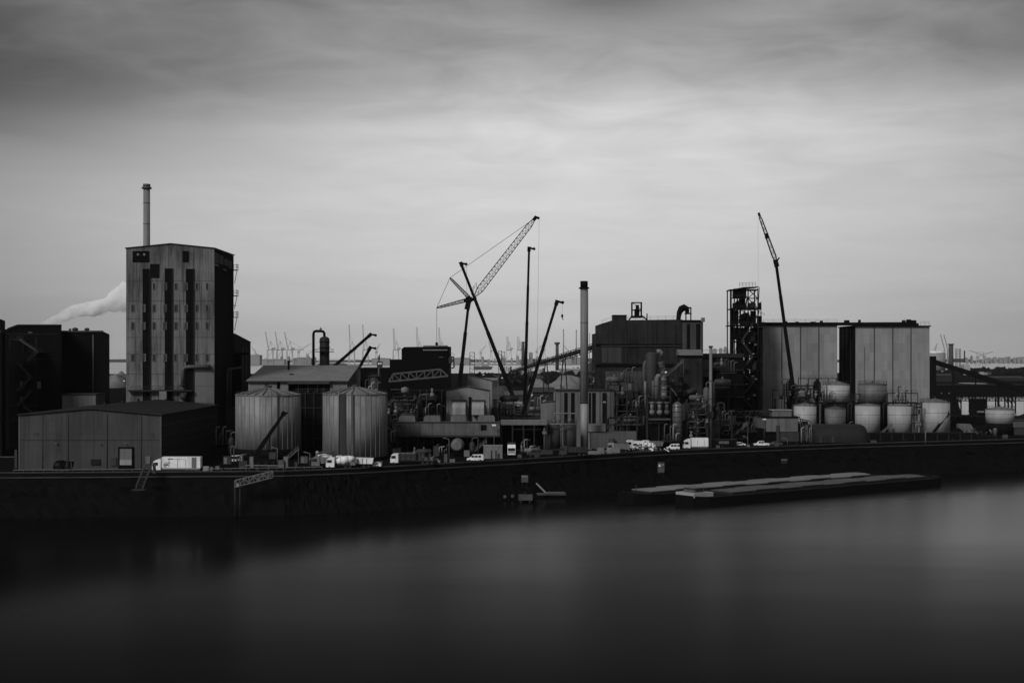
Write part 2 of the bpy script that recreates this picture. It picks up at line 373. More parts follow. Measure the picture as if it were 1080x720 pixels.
Y = 463
r = thing('zigzag_stair', 'zigzag steel stairs climbing the front of the black works hall', 'staircase', (X(24, Y), Y, 0))
fl = [((36, 437), (24, 428.5)), ((33, 412), (18, 428)), ((32.5, 398), (18, 412)), ((19, 384), (32.5, 398)), ((39, 371), (28, 381)), ((20, 358), (39, 371))]
for (a, b), (c, d) in fl:
    m = MB(); pa, pb = P(a, b, Y), P(c, d, Y)
    for q in (0, 1.3): m.beam(pa+Vector((0, q, 0)), pb+Vector((0, q, 0)), .14, .32); 
    m.rail([pa, pb], 1.0, 1.2, .05)
    for i in range(12):
        q = pa.lerp(pb, (i+.5)/12); m.box(q.x-.16, q.x+.16, q.y, q.y+1.3, q.z-.03, q.z+.03)
    m.build('stair_flight', MGREY, r)
for a, b, y_ in ((10, 38, 428), (10, 38, 412), (26, 38, 398), (12, 30, 384), (30, 44, 371), (12, 24, 358), (10, 24, 443)):
    m = MB(); m.box(X(a, Y), X(b, Y), Y, Y+4.9, Z(y_, Y)-.12, Z(y_, Y)); m.rail([P(a, y_, Y), P(b, y_, Y)], 1.1, 2, .06); m.build('landing', DGREY, r)
for a in (10, 38, 24):
    m = MB(); m.beam((X(a, Y), Y, 0), (X(a, Y), Y, Z(356, Y)), .22); m.build('post', DARK, r)
for a, b, c, d in ((16, 20, 402, 410), (16, 20, 418.5, 426), (34, 38, 402.5, 410)):
    m = MB(); m.box(X(a, Y), X(b, Y), Y+4.6, Y+4.85, Z(d, Y), Z(c, Y)); m.build('door', LGREY, r)

Y = 480
r = thing('boiler_hall', 'black box hall with a single drainpipe left of the tall tower', 'building', (X(90, Y), Y, 0))
m = MB(); m.prism([(X(60, Y), 0), (X(115.5, Y), 0), (X(115.5, Y), Z(352.5, Y)), (X(109, Y), Z(349.5, Y)), (X(60, Y), Z(349.5, Y))], (Y, Y+16)); skew(m, Y); m.build('wall', NEARBLACK, r)
m = MB(); m.cyl((X(98.5, Y), Y-.25, Z(418, Y)), (X(98.5, Y), Y-.25, Z(353, Y)), .24, n=8); m.build('drainpipe', MGREY, r)
m = MB(); m.beam((X(64, Y), Y-.1, Z(349.3, Y)), (X(109, Y), Y-.1, Z(349.3, Y)), .4, .5); m.build('roof_edge', DGREY, r)
for a, w in ((74.5, 2.6), (87, 2.2), (69, 1.2)):
    m = MB(); m.cyl((X(a, Y), Y+5, Z(349.6, Y)), (X(a, Y), Y+5, Z(347, Y)), w*.3, n=10); m.ball((X(a, Y), Y+5, Z(347, Y)), w*.42, 10, 1, .6); m.build('roof_vent', DGREY, r)
Y = 466
r = thing('lean_to', 'low grey lean-to tucked between the shed roof and the black hall', 'building', (X(80, Y), Y, 0))
m = MB(); m.prism([(X(65.5, Y), 0), (X(101, Y), 0), (X(101, Y), Z(416, Y)), (X(65.5, Y), Z(416.8, Y))], (Y, Y+11)); m.build('wall', TANKG, r)
m = MB(); m.box(X(65.5, Y), X(102, Y), Y-.4, Y+11, Z(416, Y)+.02, Z(416, Y)+.3); m.build('roof', DGREY, r)

# the low shed
Y, D = 388, 74
r = thing('shed', 'long low grey metal shed with a shallow gable standing at the left quay', 'shed', (X(95, Y), Y, 0))
xa, xb, xm = X(20, Y), X(170, Y), X(95, Y); ze, zr = Z(437.5, Y), Z(431, Y)
m = MB(); m.prism([(xa, 0), (xb, 0), (xb, ze), (xm, zr), (xa, ze)], (Y, Y+.4)); m.build('front_wall', SHEDW, r)
for a in (xa, xb-.4): MB().box(a, a+.4, Y+.41, Y+D, 0, ze-.05).build('side_wall', SHEDR, r)
for q in (.25, .45, .62, .8): MB().box(xb+.01, xb+.1, Y+.4, Y+D, ze*q-.08, ze*q+.08).build('cladding_rail', DGREY, r)
m = MB(); m.prism([(xa-.5, ze-.02), (xm, zr+.02), (xb+.5, ze-.02), (xb+.5, ze+.22), (xm, zr+.3), (xa-.5, ze+.22)], (Y-.5, Y+D)); m.build('roof', SHEDR, r)
m = MB(); m.beam((xa-.5, Y-.56, ze+.1), (xm, Y-.56, zr+.17), .1, .3); m.beam((xm, Y-.56, zr+.17), (xb+.5, Y-.56, ze+.1), .1, .3); m.build('verge', DARK, r)
m = MB(); m.box(xa, xb, Y-.06, Y-.01, Z(464.3, Y), Z(463.6, Y)); m.build('belt_rail', DARK, r)
for a in (xa-.1, xb-.35): MB().box(a, a+.45, Y-.12, Y-.01, 0, ze-.1).build('corner_trim', MGREY, r)
for q in (45, 72, 113, 149): MB().cyl((X(q, Y), Y-.14, .1), (X(q, Y), Y-.14, ze+.1), .08, n=6).build('downpipe', SHEDW, r)
for q in (60, 106, 133): m = MB(); m.beam((X(q, Y), Y-.02, Z(467.5, Y)), (X(q, Y), Y-.6, Z(467, Y)), .12); m.box(X(q, Y)-.25, X(q, Y)+.25, Y-.85, Y-.5, Z(467.5, Y), Z(466.8, Y)); m.build('wall_lamp', TANKG, r)
for q, w, h in ((36, 5, 3.2), (83, 3.5, 2.6), (160, 3, 5)): MB().box(X(q, Y), X(q+w, Y), Y-.1, Y-.02, Z(456+h, Y), Z(456, Y)).build('patched_sheet', DGREY, r)
for yy in (Y+14, Y+32, Y+50): m = MB(); m.cyl((xm, yy, zr-.2), (xm, yy, zr+1.0), .35, n=8); m.cyl((xm, yy, zr+1.0), (xm, yy, zr+1.3), .6, .2, n=8); m.build('roof_vent', DARK, r)
d = MB().box(X(125, Y), X(141, Y), Y-.5, Y-.02, 0, Z(471, Y)).build('door', BLACK, r)
MB().box(X(127, Y), X(139.4, Y), Y-.62, Y-.52, Z(484.5, Y), Z(473, Y)).build('door_panel', TANKG, d)
MB().box(X(127, Y), X(139.4, Y), Y-.64, Y-.52, Z(490, Y), Z(484.4, Y)).build('door_sill', PALE, d)
for a, b, c, e, mt in ((153.5, 158.5, 481, 489, TANKG), (117, 123, 482, 491, DGREY), (96, 106, 484, 490, SHEDR)):
    MB().box(X(a, Y), X(b, Y), Y-.3, Y-.02, Z(e, Y), Z(c, Y)).build('wall_panel', mt, r)

# the tall tower
Y, D = 470, 33
r = thing('tower_block', 'tall streaked concrete tower with three black vertical window strips', 'tower', (X(180, Y), Y, 0))
xa, xb, xm = X(133, Y), X(226, Y), X(180, Y); ze, zr = Z(262.3, Y), Z(257.6, Y)
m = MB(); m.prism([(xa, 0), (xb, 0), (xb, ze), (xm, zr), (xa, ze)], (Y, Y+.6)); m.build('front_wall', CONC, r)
m = MB(); m.prism([(xa+.05, 0), (xb-.05, 0), (xb-.05, ze-.1), (xm, zr-.1), (xa+.05, ze-.1)], (Y+.61, Y+D)); m.build('side_wall', NEARBLACK, r)  # side kept near-black beside the front: some of its shade is in the colour
m = MB(); m.prism([(xa-.3, ze-.02), (xm, zr+.02), (xb+.3, ze-.02), (xb+.3, ze+.35), (xm, zr+.4), (xa-.3, ze+.35)], (Y-.3, Y+D+.3)); m.build('roof', DARK, r)
for a, b, y0 in ((151, 158.6, 283.5), (174.3, 182, 283), (196.6, 204.6, 283.5)):
    ws = MB().box(X(a, Y), X(b, Y), Y-.12, Y-.01, Z(424, Y), Z(y0, Y)).build('window_strip', BLACK, r)
    for q in (a-.25, b-.05): MB().box(X(q, Y), X(q+.3, Y), Y-.5, Y-.13, Z(424, Y), Z(y0-.4, Y)).build('strip_reveal', DGREY, ws)
    m = MB()
    for k in range(22): q = y0+3+k*6.2; m.box(X(a+.3, Y), X(b-.3, Y), Y-.2, Y-.13, Z(q+.25, Y), Z(q, Y))
    m.box(X((a+b)/2-.12, Y), X((a+b)/2+.12, Y), Y-.22, Y-.14, Z(424, Y), Z(y0+1, Y)); m.build('glazing_bars', NEARBLACK, ws)
for q in (296, 317, 336, 355.5, 373, 394):
    for a, b in ((133.3, 150.6), (159, 174), (182.4, 196.2), (205, 225.8)):
        if not (a == 205 and q > 384): MB().box(X(a, Y), X(b, Y), Y-.07, Y-.01, Z(q+.35, Y), Z(q, Y)).build('panel_joint', DGREY, r)
MB().box(X(158.3, Y), X(168, Y), Y-.2, Y-.01, Z(293, Y), Z(278.4, Y)).build('louvre', BLACK, r)
b_ = MB().box(X(140, Y), X(157.5, Y), Y-.2, Y-.01, Z(276.4, Y), Z(264.8, Y)).build('plant_opening', NEARBLACK, r)
for q in (145.7, 152.3): MB().cyl((X(q, Y), Y-.32, Z(268.4, Y)), (X(q, Y), Y-.22, Z(268.4, Y)), .4, n=10).build('fan', LGREY, b_)
MB().box(X(192.6, Y), X(199.2, Y), Y-.15, Y-.01, Z(276.4, Y), Z(264.8, Y)).build('louvre', NEARBLACK, r)
for ry, cols in ((302, (162.5, 174.3, 185.5, 196, 207.5, 218.5)), (325, (140, 151.5, 162.5, 174, 185.5, 196, 207.5, 218.5)), (343.5, (140, 151.5, 162.5, 174, 185.5, 196, 207.5, 218.5)), (377, (140, 151.8, 162.5, 174, 185, 196, 207.5, 218.5))):
    for c in cols:
        bay = c in (151.5, 151.8, 174, 174.3, 196); w = 2.1 if bay else 2.0
        wd = MB().box(X(c-w, Y), X(c+w, Y), Y-.34 if bay else Y-.16, Y-.01, Z(ry+4, Y), Z(ry-4, Y)).build('window', CONC if bay or ry == 302 else MGREY, r)
        MB().box(X(c-w*.55, Y), X(c+w*.55, Y), Y-.4 if bay else Y-.2, Y-.35 if bay else Y-.17, Z(ry+3.3, Y), Z(ry-3.3, Y)).build('pane', DGREY if bay else DARK, wd)
m = MB(); m.box(X(204.7, Y), X(225.9, Y), Y-.1, Y-.01, Z(424.5, Y), Z(385, Y)); m.build('wall_panel', material('newer_concrete_panel', .2, .8, .12, .2, .2, 6, 9), r)
for q in (392, 407): MB().box(X(204.7, Y), X(225.9, Y), Y-.13, Y-.11, Z(q+.3, Y), Z(q, Y)).build('panel_joint', DARK, r)
m = MB(); e = Y-1.1; m.tube([P(220, 386.7, e), P(199, 386.7, e), P(195.3, 387.4, e), P(193.4, 389, e), P(192.8, 392, e), P(192.8, 405, e)], .62, 12); dct = m.build('duct', MGREY, r)
MB().cyl(P(220, 386.7, e-.02), P(221.4, 386.7, e-.02), .8, n=12).build('flange', DARK, dct)
MB().cyl(P(192.8, 405, e), P(192.8, 407, e), .95, n=12).build('flange', DARK, dct)
m = MB(); m.cyl(P(193.2, 407, e), P(193.2, 416, e), .5, n=10); m.ball(P(193.4, 418, e), 1.2, 10); m.box(X(190, e), X(197, e), e-.4, e+.4, Z(415, e), Z(413.6, e)); m.build('fan_unit', DGREY, r)
m = MB(); m.rail([P(138, 411, Y-1.6), P(190, 411, Y-1.6)], 1.2, 3, .12); m.box(X(136, Y), X(204, Y), Y-2, Y-.02, Z(412.4, Y), Z(411, Y)); m.build('walkway', DARK, r)
m = MB(); m.box(X(170.3, Y), X(178, Y), Y-3.2, Y-2.1, Z(420.5, Y), Z(412.3, Y)); m.build('control_box', LGREY, r)
xs = xb + .02
for y0, z0, z1 in ((Y+.6, 263.8, 277), (Y+8, 265, 276.4), (Y+16, 267, 276), (Y+23, 268, 278)):
    MB().box(xs, xs+.1, y0, y0+6.3, Z(z1, Y), Z(z0, Y)-.6).build('wall_panel', DARK, r)
MB().box(xs, xs+.2, Y+.4, Y+6, Z(279.5, Y), Z(278.4, Y)).build('wall_lamp', TANKG, r)
MB().box(xs, xs+.2, Y+14, Y+19, Z(282, Y), Z(280.6, Y)).build('wall_lamp', MGREY, r)
yb = Y + D
for z0 in (285, 312, 334.5, 322, 352):
    big = z0 in (285, 312, 334.5); zz = Z(z0, yb); x0, x1 = xs, X(251.5 if big else 249, yb)
    m = MB(); m.box(x0-3, x1, yb-4, yb-.4, zz-.2, zz)
    if big: m.rail([(x0, yb-.4, zz), (x1, yb-.4, zz), (x1, yb-4, zz)], 1.9, 2, .12); m.beam((x1-.4, yb-.4, zz), (x0+.3, yb-.4, zz-4.6), .18)
    m.build('platform', BLACK, r)

Y = 512
r = thing('tower_stack', 'slim pale stack with a collared top rising behind the tall tower', 'chimney', (X(154.6, Y), Y, 0))
x = X(154.7, Y); MB().cyl((x, Y, 0), (x, Y, Z(199, Y)), 1.3, 1.18, 20).build('flue', CHIM, r)
m = MB(); m.cyl((x, Y, Z(199.2, Y)), (x, Y, Z(197.4, Y)), 1.75, n=20); m.cyl((x, Y, Z(197.4, Y)), (x, Y, Z(194.2, Y)), 1.3, n=20); m.build('cap', MGREY, r)
for q in (214, 236): MB().cyl((x, Y, Z(q+.3, Y)), (x, Y, Z(q, Y)), 1.32, n=20).build('band', MGREY, r)

Y = 508
r = thing('tower_annex', 'dark annex with a sloping roof against the right side of the tall tower', 'building', (X(255, Y), Y, 0))
m = MB(); m.prism([(X(236, Y), 0), (X(264.3, Y), 0), (X(264.3, Y), Z(361, Y)), (X(247, Y), Z(352, Y)), (X(236, Y), Z(349, Y))], (Y, Y+30)); skew(m, Y); m.build('wall', DGREY, r)
m = MB(); m.beam((X(247, Y), Y-.1, Z(351.8, Y)), (X(264.6, Y), Y-.1, Z(361, Y)), .3, .4); m.build('roof_edge', DARK, r)
MB().box(X(247, Y), X(254.5, Y), Y-.2, Y-.01, Z(430, Y), Z(372, Y)).build('shaft', BLACK, r)
MB().box(X(247, Y), X(263, Y), Y-.3, Y-.21, Z(374, Y), Z(372, Y)).build('beam', BLACK, r)
for q in (256, 259.6): MB().box(X(q, Y), X(q+1, Y), Y-.14, Y-.01, Z(420, Y), Z(366, Y)).build('cladding_rail', MGREY, r)
Y = 490
r = thing('pipe_bend', 'pair of bent grey pipes rising beside the dark annex', 'pipe', (X(246, Y), Y, 0))
m = MB(); m.tube([P(239.8, 436, Y), P(239.8, 393, Y), P(240.6, 389.8, Y), P(243, 388.4, Y), P(244.5, 389.6, Y)], .45, 8); m.build('pipe', MGREY, r)
m = MB(); m.tube([P(243.3, 430, Y+1), P(243.3, 391, Y+1), P(244.3, 388.8, Y+1), P(255, 387.2, Y+1)], .32, 8); m.build('pipe', MGREY, r)
m = MB(); m.box(X(238, Y), X(257, Y), Y-.5, Y+1.5, 0, Z(429.5, Y)); m.build('base', DARK, r)

# two ribbed silos
def ribbed_silo(pc, Y, rp, top, bot, label, strip):
    x = X(pc, Y); rad = rp/F*Y; zt, zb = Z(top, Y), max(.4, Z(bot, Y)); rise = 6.8/F*Y
    r = thing('silo', label, 'silo', (x, Y, 0), 'ribbed round silos by the gabled warehouse')
    m = MB(); m.lathe(x, Y, [(rad, zb), (rad, zt)], 48); sh = m.build('shell', SILOP, r)
    m = MB()
    for k in range(36):
        a = 2*math.pi*(k+.5)/36; m.box(x+rad*math.cos(a)*1.002-.06, x+rad*math.cos(a)*1.002+.06, Y+rad*math.sin(a)*1.002-.06, Y+rad*math.sin(a)*1.002+.06, zb, zt-.1)
    m.build('seam', LGREY, sh)
    m = MB(); m.lathe(x, Y, [(rad+.15, zt-.25), (rad+.15, zt), (1.0, zt+rise), (.01, zt+rise)], 48); rf = m.build('roof', ROOFG, r)
    for k in range(24):
        a = 2*math.pi*k/24; c, s_ = math.cos(a), math.sin(a)
        MB().beam((x+c*(rad+.1), Y+s_*(rad+.1), zt+.12), (x+c*1.1, Y+s_*1.1, zt+rise+.05), .32, .3).build('roof_rib', SILOP if k % 2 else MGREY, rf)
    m = MB(); m.lathe(x, Y, [(1.1, zt+rise-.1), (1.1, zt+rise+.7), (.01, zt+rise+.9)], 14); m.build('hatch', DGREY, r)
    m = MB()
    m.rail([(x+math.cos(a)*rad, Y+math.sin(a)*rad, zt) for a in [2*math.pi*k/18 for k in range(19)]], 1.0, 4, .06); m.build('handrail', DGREY, r)
    m = MB(); m.lathe(x, Y, [(rad+.5, 0), (rad+.5, zb-.02)], 32); m.build('plinth', BLACK, r)
    for a, w, mt in strip:
        px_ = X(a, Y); yy = Y - math.sqrt(max(0, rad**2-(px_-x)**2)); m = MB()
        if w < 1.5: m.cyl((px_, yy-.35, zb), (px_, yy-.35, zt+1.2), w/F*Y/2, n=8); m.build('downpipe', mt, r)
        else:
            m.box(px_-w/F*Y/2, px_+w/F*Y/2, yy-.5, yy-.12, zb, zt+.2); m.build('ladder_chute', mt, r)
ribbed_silo(283, 430, 34, 416, 472, 'pale ribbed silo with a cone roof, behind the tilted loader boom', [(298, 1.2, DGREY)])
ribbed_silo(374.5, 430, 33.6, 415, 480, 'pale ribbed silo with a dark ladder chute, right of its dark steel block', [(365.5, 6.5, DGREY), (361, 1.1, LGREY), (375.5, 2.4, MGREY)])
Y = 447
r = thing('silo_link_block', 'dark steel block filling the gap between the two ribbed silos', 'building', (X(329, Y), Y, 0))
MB().box(X(312, Y), X(346, Y), Y, Y+12, 0, Z(415, Y)).build('wall', BLACK, r)
m = MB(); m.rail([P(312, 414.6, Y), P(346, 414.6, Y)], 1.4, 2, .12); m.build('handrail', DGREY, r)
for q in (322, 331, 340): MB().beam(P(q, 478, Y-.4), P(q, 413, Y-.4), .35).build('post', DARK, r)
for q in (430, 446, 462): MB().beam(P(316, q, Y-.4), P(343, q, Y-.4), .3).build('beam', DARK, r)

# gabled warehouse
Y = 480; Yr, Yk = 513, 533
r = thing('gabled_warehouse', 'warehouse with a pale shallow gable roof behind the two ribbed silos', 'warehouse', (X(315, Y), Y, 0))
xa, xb = X(262, Y), X(366, Y); ze, zr, zk = Z(401.6, Y), Z(386, Yr), Z(393, Yk)
for a in (xa, xb-.4): MB().prism([(Y, 0), (Yk, 0), (Yk, zk-.1), (Yr, zr-.1), (Y, ze-.1)], (a, a+.4), 'x').build('gable_wall', SILOP, r)
for a, b in ((262, 279.5), (282.5, 292), (295.5, 304), (348, 366)): MB().box(X(a, Y) + .42*(a == 262), X(b, Y) - .42*(b == 366), Y, Y+.4, 0, ze-.15).build('front_wall', LGREY, r)
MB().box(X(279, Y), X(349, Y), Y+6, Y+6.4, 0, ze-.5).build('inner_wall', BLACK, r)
for q in (314, 324, 334, 341): MB().box(X(q, Y), X(q+.9, Y), Y+.1, Y+.5, 0, ze-.15).build('post', DGREY, r)
m = MB(); m.prism([(Y-1.2, ze-.12), (Yr, zr-.02), (Yk, zk-.02), (Yk, zk+.25), (Yr, zr+.3), (Y-1.2, ze+.15)], (xa-.6, xb+.6), 'x'); rf = m.build('roof', ROOFG, r)
MB().box(X(304, Y), X(348, Y), Y-1.7, Y-1.25, ze-1.0, ze-.1).build('lintel', DGREY, r)
m = MB(); m.box(xa-.6, xb+.6, Y-1.32, Y-1.22, ze-.2, ze+.16); m.build('eave', MGREY, rf)
x = X(303, 500); m = MB(); m.cyl((x, 503, zr-3), (x, 503, Z(381.4, 503)), .35, n=8); m.cyl((x, 503, Z(381.4, 503)), (x, 503, Z(380, 503)), .75, .3, n=8); m.build('roof_flue', BLACK, rf)
m = MB(); yy = 492; fz = ze+(zr-ze)*(yy-Y)/(Yr-Y)+.4; m.box(X(305.5, yy), X(309.5, yy), yy-.8, yy+.6, fz-.3, fz+.15); m.build('roof_hatch', BLACK, rf)

# ------------------------------------------------------------------ centre of the works
Y = 535
r = thing('scrubber_column', 'black steel column with a hooked pipe over its head behind the gabled warehouse', 'column', (X(342, Y), Y, 0))
x = X(342.3, Y); rad = 5.2/F*Y
m = MB(); m.lathe(x, Y, [(rad, 0), (rad, Z(357, Y)), (rad*.6, Z(355.2, Y)), (.05, Z(354.8, Y))], 20); m.build('vessel', DARK, r)
for q in (360, 366): MB().cyl((x, Y, Z(q+.8, Y)), (x, Y, Z(q, Y)), rad*1.12, n=20).build('flange', BLACK, r)
m = MB(); m.cyl((x, Y, Z(371.3, Y)), (x, Y, Z(370.7, Y)), rad*1.9, n=20); m.rail([(x+math.cos(a)*rad*1.85, Y+math.sin(a)*rad*1.85, Z(370.7, Y)) for a in [2*math.pi*k/10 for k in range(11)]], 1.1, 3, .07); m.build('ring_platform', BLACK, r)
m = MB(); m.tube([P(330.6, 392, Y), P(330.6, 352, Y), P(331.3, 349.9, Y), P(333, 349.1, Y), P(339, 349.1, Y), P(341, 349.7, Y), P(342, 351.4, Y), P(342.2, 355, Y)], .5, 8); m.build('hooked_pipe', BLACK, r)
m = MB(); m.cyl(P(338.3, 349, Y), P(338.3, 344.6, Y), .12, n=6); m.cyl(P(338.3, 347.4, Y), P(338.3, 346.4, Y), .5, n=8); m.build('vent', BLACK, r)

Y = 475
r = thing('black_plant_hall', 'black stepped plant hall with a long pale skylight along its roof edge', 'building', (X(448, Y), Y, 0))
m = MB(); m.prism([(X(423.5, Y), 0), (X(472.6, Y), 0), (X(472.6, Y), Z(365.2, Y)), (X(426, Y), Z(365.8, Y)), (X(423.5, Y), Z(368, Y))], (Y, Y+24)); m.build('wall', NEARBLACK, r)
MB().box(X(411, Y), X(423.4, Y), Y, Y+22, 0, Z(379, Y)).build('side_block', NEARBLACK, r)
m = MB(); m.prism([(Y-.5, Z(369.6, Y)), (Y-.2, Z(369.6, Y)), (Y+2.2, Z(365.6, Y)+.4), (Y+1.8, Z(365.6, Y)+.5)], (X(446, Y), X(472, Y)), 'x'); m.build('skylight', TANKG, r)
MB().box(X(463, Y), X(467.5, Y), Y-.12, Y-.01, Z(377, Y), Z(376, Y)).build('louvre', MGREY, r)
for q in (426, 443, 450, 466): MB().beam(P(q, 448, Y-.3), P(q, 411, Y-.3), .3).build('post', DGREY, r)
for q in (411, 426): MB().box(X(412, Y), X(472, Y), Y-.25, Y-.01, Z(q+.8, Y), Z(q, Y)).build('cladding_rail', DARK, r)
m = MB(); m.beam(P(472, 376.4, Y+1), P(478.5, 376.4, Y+1), .5); m.beam(P(478.3, 376.4, Y+1), P(479, 387.5, Y+1), .5); m.beam(P(479, 387.5, Y+1), P(472, 389, Y+1), .4); m.beam(P(472, 380, Y+1), P(477, 380, Y+1), 1.3, 2); m.rail([P(472, 376, Y+1), P(479, 376, Y+1)], 1.1, 1.6, .08); m.build('side_platform', DGREY, r)
Y = 500
r = thing('low_black_roof', 'low black flat-roofed block between the gabled warehouse and the black hall', 'building', (X(396, Y), Y, 0))
MB().box(X(380, Y), X(416, Y), Y, Y+18, 0, Z(388.6, Y)).build('wall', NEARBLACK, r)
MB().box(X(380, Y), X(416, Y), Y-.3, Y+18, Z(388.6, Y)+.01, Z(388.6, Y)+.35).build('roof', DARK, r)

Y = 462
r = thing('truss_bridge', 'grey lattice conveyor bridge slung across the black plant hall', 'bridge', (X(441, Y), Y, 0))
for q in (0, 2.6):
    m = MB(); b0, b1, t0, t1 = P(410, 402.3, Y+q), P(472.5, 396.4, Y+q), P(414.5, 394.2, Y+q), P(464.5, 389.2, Y+q)
    m.beam(b0, b1, .5); m.beam(t0, t1, .5); m.beam(b0, t0, .4); m.beam(b1, t1, .4)
    for i in range(7):
        f = i/6; tt = t0.lerp(t1, f); bb = b0.lerp(b1, .06+.82*f); m.beam(tt, bb, .3)
        if i < 6: m.beam(tt if i < 3 else bb, b0.lerp(b1, .06+.82*(i+1)/6) if i < 3 else t0.lerp(t1, (i+1)/6), .25)
    m.build('truss', MGREY, r)
m = MB(); a, b = P(410, 402.3, Y+.3), P(472.5, 396.4, Y+.3); n = m.add([a, b, b+Vector((0, 2, 0)), a+Vector((0, 2, 0))]); m.face((n, n+1, n+2, n+3)); m.beam(a+Vector((0, 1, .1)), b+Vector((0, 1, .1)), 2, .12); m.build('deck', BLACK, r)
for q in (412, 470): MB().beam((X(q, Y), Y+1.3, 0), (X(q, Y), Y+1.3, Z(402.5 if q == 412 else 396.8, Y)), .4).build('leg', BLACK, r)

Y = 468
r = thing('process_vessel', 'squat dark process vessel with a railed top beside the right silo', 'tank', (X(395, Y), Y, 0))
x = X(395, Y); m = MB(); m.lathe(x, Y, [(2.1, 0), (2.1, Z(398, Y)), (1.2, Z(395.6, Y)), (.05, Z(395.2, Y))], 18); m.build('vessel', DGREY, r)
for q in (399, 405, 412): MB().cyl((x, Y, Z(q+.6, Y)), (x, Y, Z(q, Y)), 2.2, n=18).build('band', MGREY, r)
m = MB(); m.rail([P(388.5, 396.4, Y-2.3), P(402, 396.4, Y-2.3), P(402, 396.4, Y+2.3)], 1.1, 1.6, .08); m.box(X(388.5, Y), X(402, Y), Y-2.4, Y+2.4, Z(397, Y), Z(396.4, Y)); m.build('platform', DARK, r)
for q in (389, 401.5): MB().beam((X(q, Y), Y-2.3, 0), (X(q, Y), Y-2.3, Z(397, Y)), .3).build('post', BLACK, r)
Y = 474
r = thing('lamp_mast', 'slim mast with a bright twin floodlight head above the low black roof', 'lamp', (X(399.5, Y), Y, 0))
MB().cyl((X(399.5, Y), Y, 0), (X(399.5, Y), Y, Z(378, Y)), .28, n=8).build('mast', MGREY, r)
m = MB(); m.box(X(397.6, Y), X(403.4, Y), Y-.4, Y+.4, Z(388, Y), Z(381, Y)); m.build('lamp_cage', DGREY, r)
for q in (398.9, 401): MB().box(X(q, Y), X(q+1.5, Y), Y-.6, Y-.42, Z(384.2, Y), Z(382.4, Y)).build('lamp_head', WHITE, r)
m = MB(); m.cyl(P(399.5, 378, Y), P(400.4, 373.4, Y), .5, .1, n=6); m.build('antenna', MGREY, r)

Y = 455
r = thing('dosing_tank', 'small pale drum tank perched on dark pipework in front of the black hall', 'tank', (X(427, Y), Y, 0))
x = X(427, Y); m = MB(); m.lathe(x, Y, [(1.15, Z(414, Y)), (1.25, Z(413, Y)), (1.25, Z(409, Y)), (.05, Z(407.6, Y))], 16); m.build('vessel', TANKG, r)
m = MB(); m.tube([P(412, 410.6, Y), P(423, 410.6, Y)], .2, 6); m.tube([P(427, 414, Y), P(427, 432, Y)], .5, 8); m.build('pipe', DGREY, r)
m = MB(); m.box(X(414, Y), X(438, Y), Y-1, Y+2, Z(418.6, Y), Z(417.8, Y)); m.rail([P(414, 417.8, Y-1), P(438, 417.8, Y-1)], 1.1, 2, .08); m.build('platform', DARK, r)
for q in (415, 437): MB().beam((X(q, Y), Y, 0), (X(q, Y), Y, Z(418, Y)), .3).build('leg', DARK, r)
Y = 453
def pipe_rack(p0, p1, Y, y0, y1, label, nb=3, npipe=4, valves=0, mt=None, depth=3):
    """steel rack carrying pipes, with posts, cross beams and valve bodies"""
    r = thing('pipe_rack', label, 'pipe rack', ((X(p0, Y)+X(p1, Y))/2, Y, 0), 'pipe racks in the works')
    x0, x1 = X(p0, Y), X(p1, Y); zb, zt = Z(y1, Y), Z(y0, Y)
    for i in range(nb+1):
        q = x0 + (x1-x0)*i/nb; m = MB(); m.beam((q, Y, 0), (q, Y, zt), .3); m.beam((q, Y+depth, 0), (q, Y+depth, zt), .3); m.beam((q, Y, zt), (q, Y+depth, zt), .25); m.beam((q, Y, (zt+zb)/2), (q, Y+depth, (zt+zb)/2), .25); m.build('post_frame', DARK, r)
    for k in range(npipe):
        z = zb + (zt-zb)*(k+.5)/npipe + random.uniform(-.2, .2); rr = random.choice((.12, .18, .3)); y = Y + random.uniform(-.4, depth)
        a = x0 + (x1-x0)*random.uniform(0, .25); b = x1 - (x1-x0)*random.uniform(0, .25); m = MB()
        m.tube([(a, y, max(.3, z-random.uniform(1, 4))), (a, y, z-.4), (a+.4, y, z), (b-.4, y, z), (b, y, z+.4), (b, y, min(zt+.6, z+random.uniform(1, 4)))], rr, 7); m.build('pipe', random.choice((DARK, DGREY, MGREY, DGREY)), r)
    for k in range(valves):
        m = MB(); c = (random.uniform(x0, x1), Y-.5, random.uniform(zb, zt)); s_ = random.uniform(.3, .7)
        m.ball(c, s_, 8); m.cyl((c[0], c[1], c[2]), (c[0], c[1], c[2]+s_*2), s_*.3, n=6); m.box(c[0]-s_*.8, c[0]+s_*.8, c[1]-.1, c[1]+.1, c[2]+s_*2, c[2]+s_*2.4); m.build('valve', random.choice((MGREY, LGREY, DGREY)), r)
    return r
pipe_rack(408, 440, 452, 420, 445, 'tangled pipe rack under the small pale drum tank', 3, 5, 6)

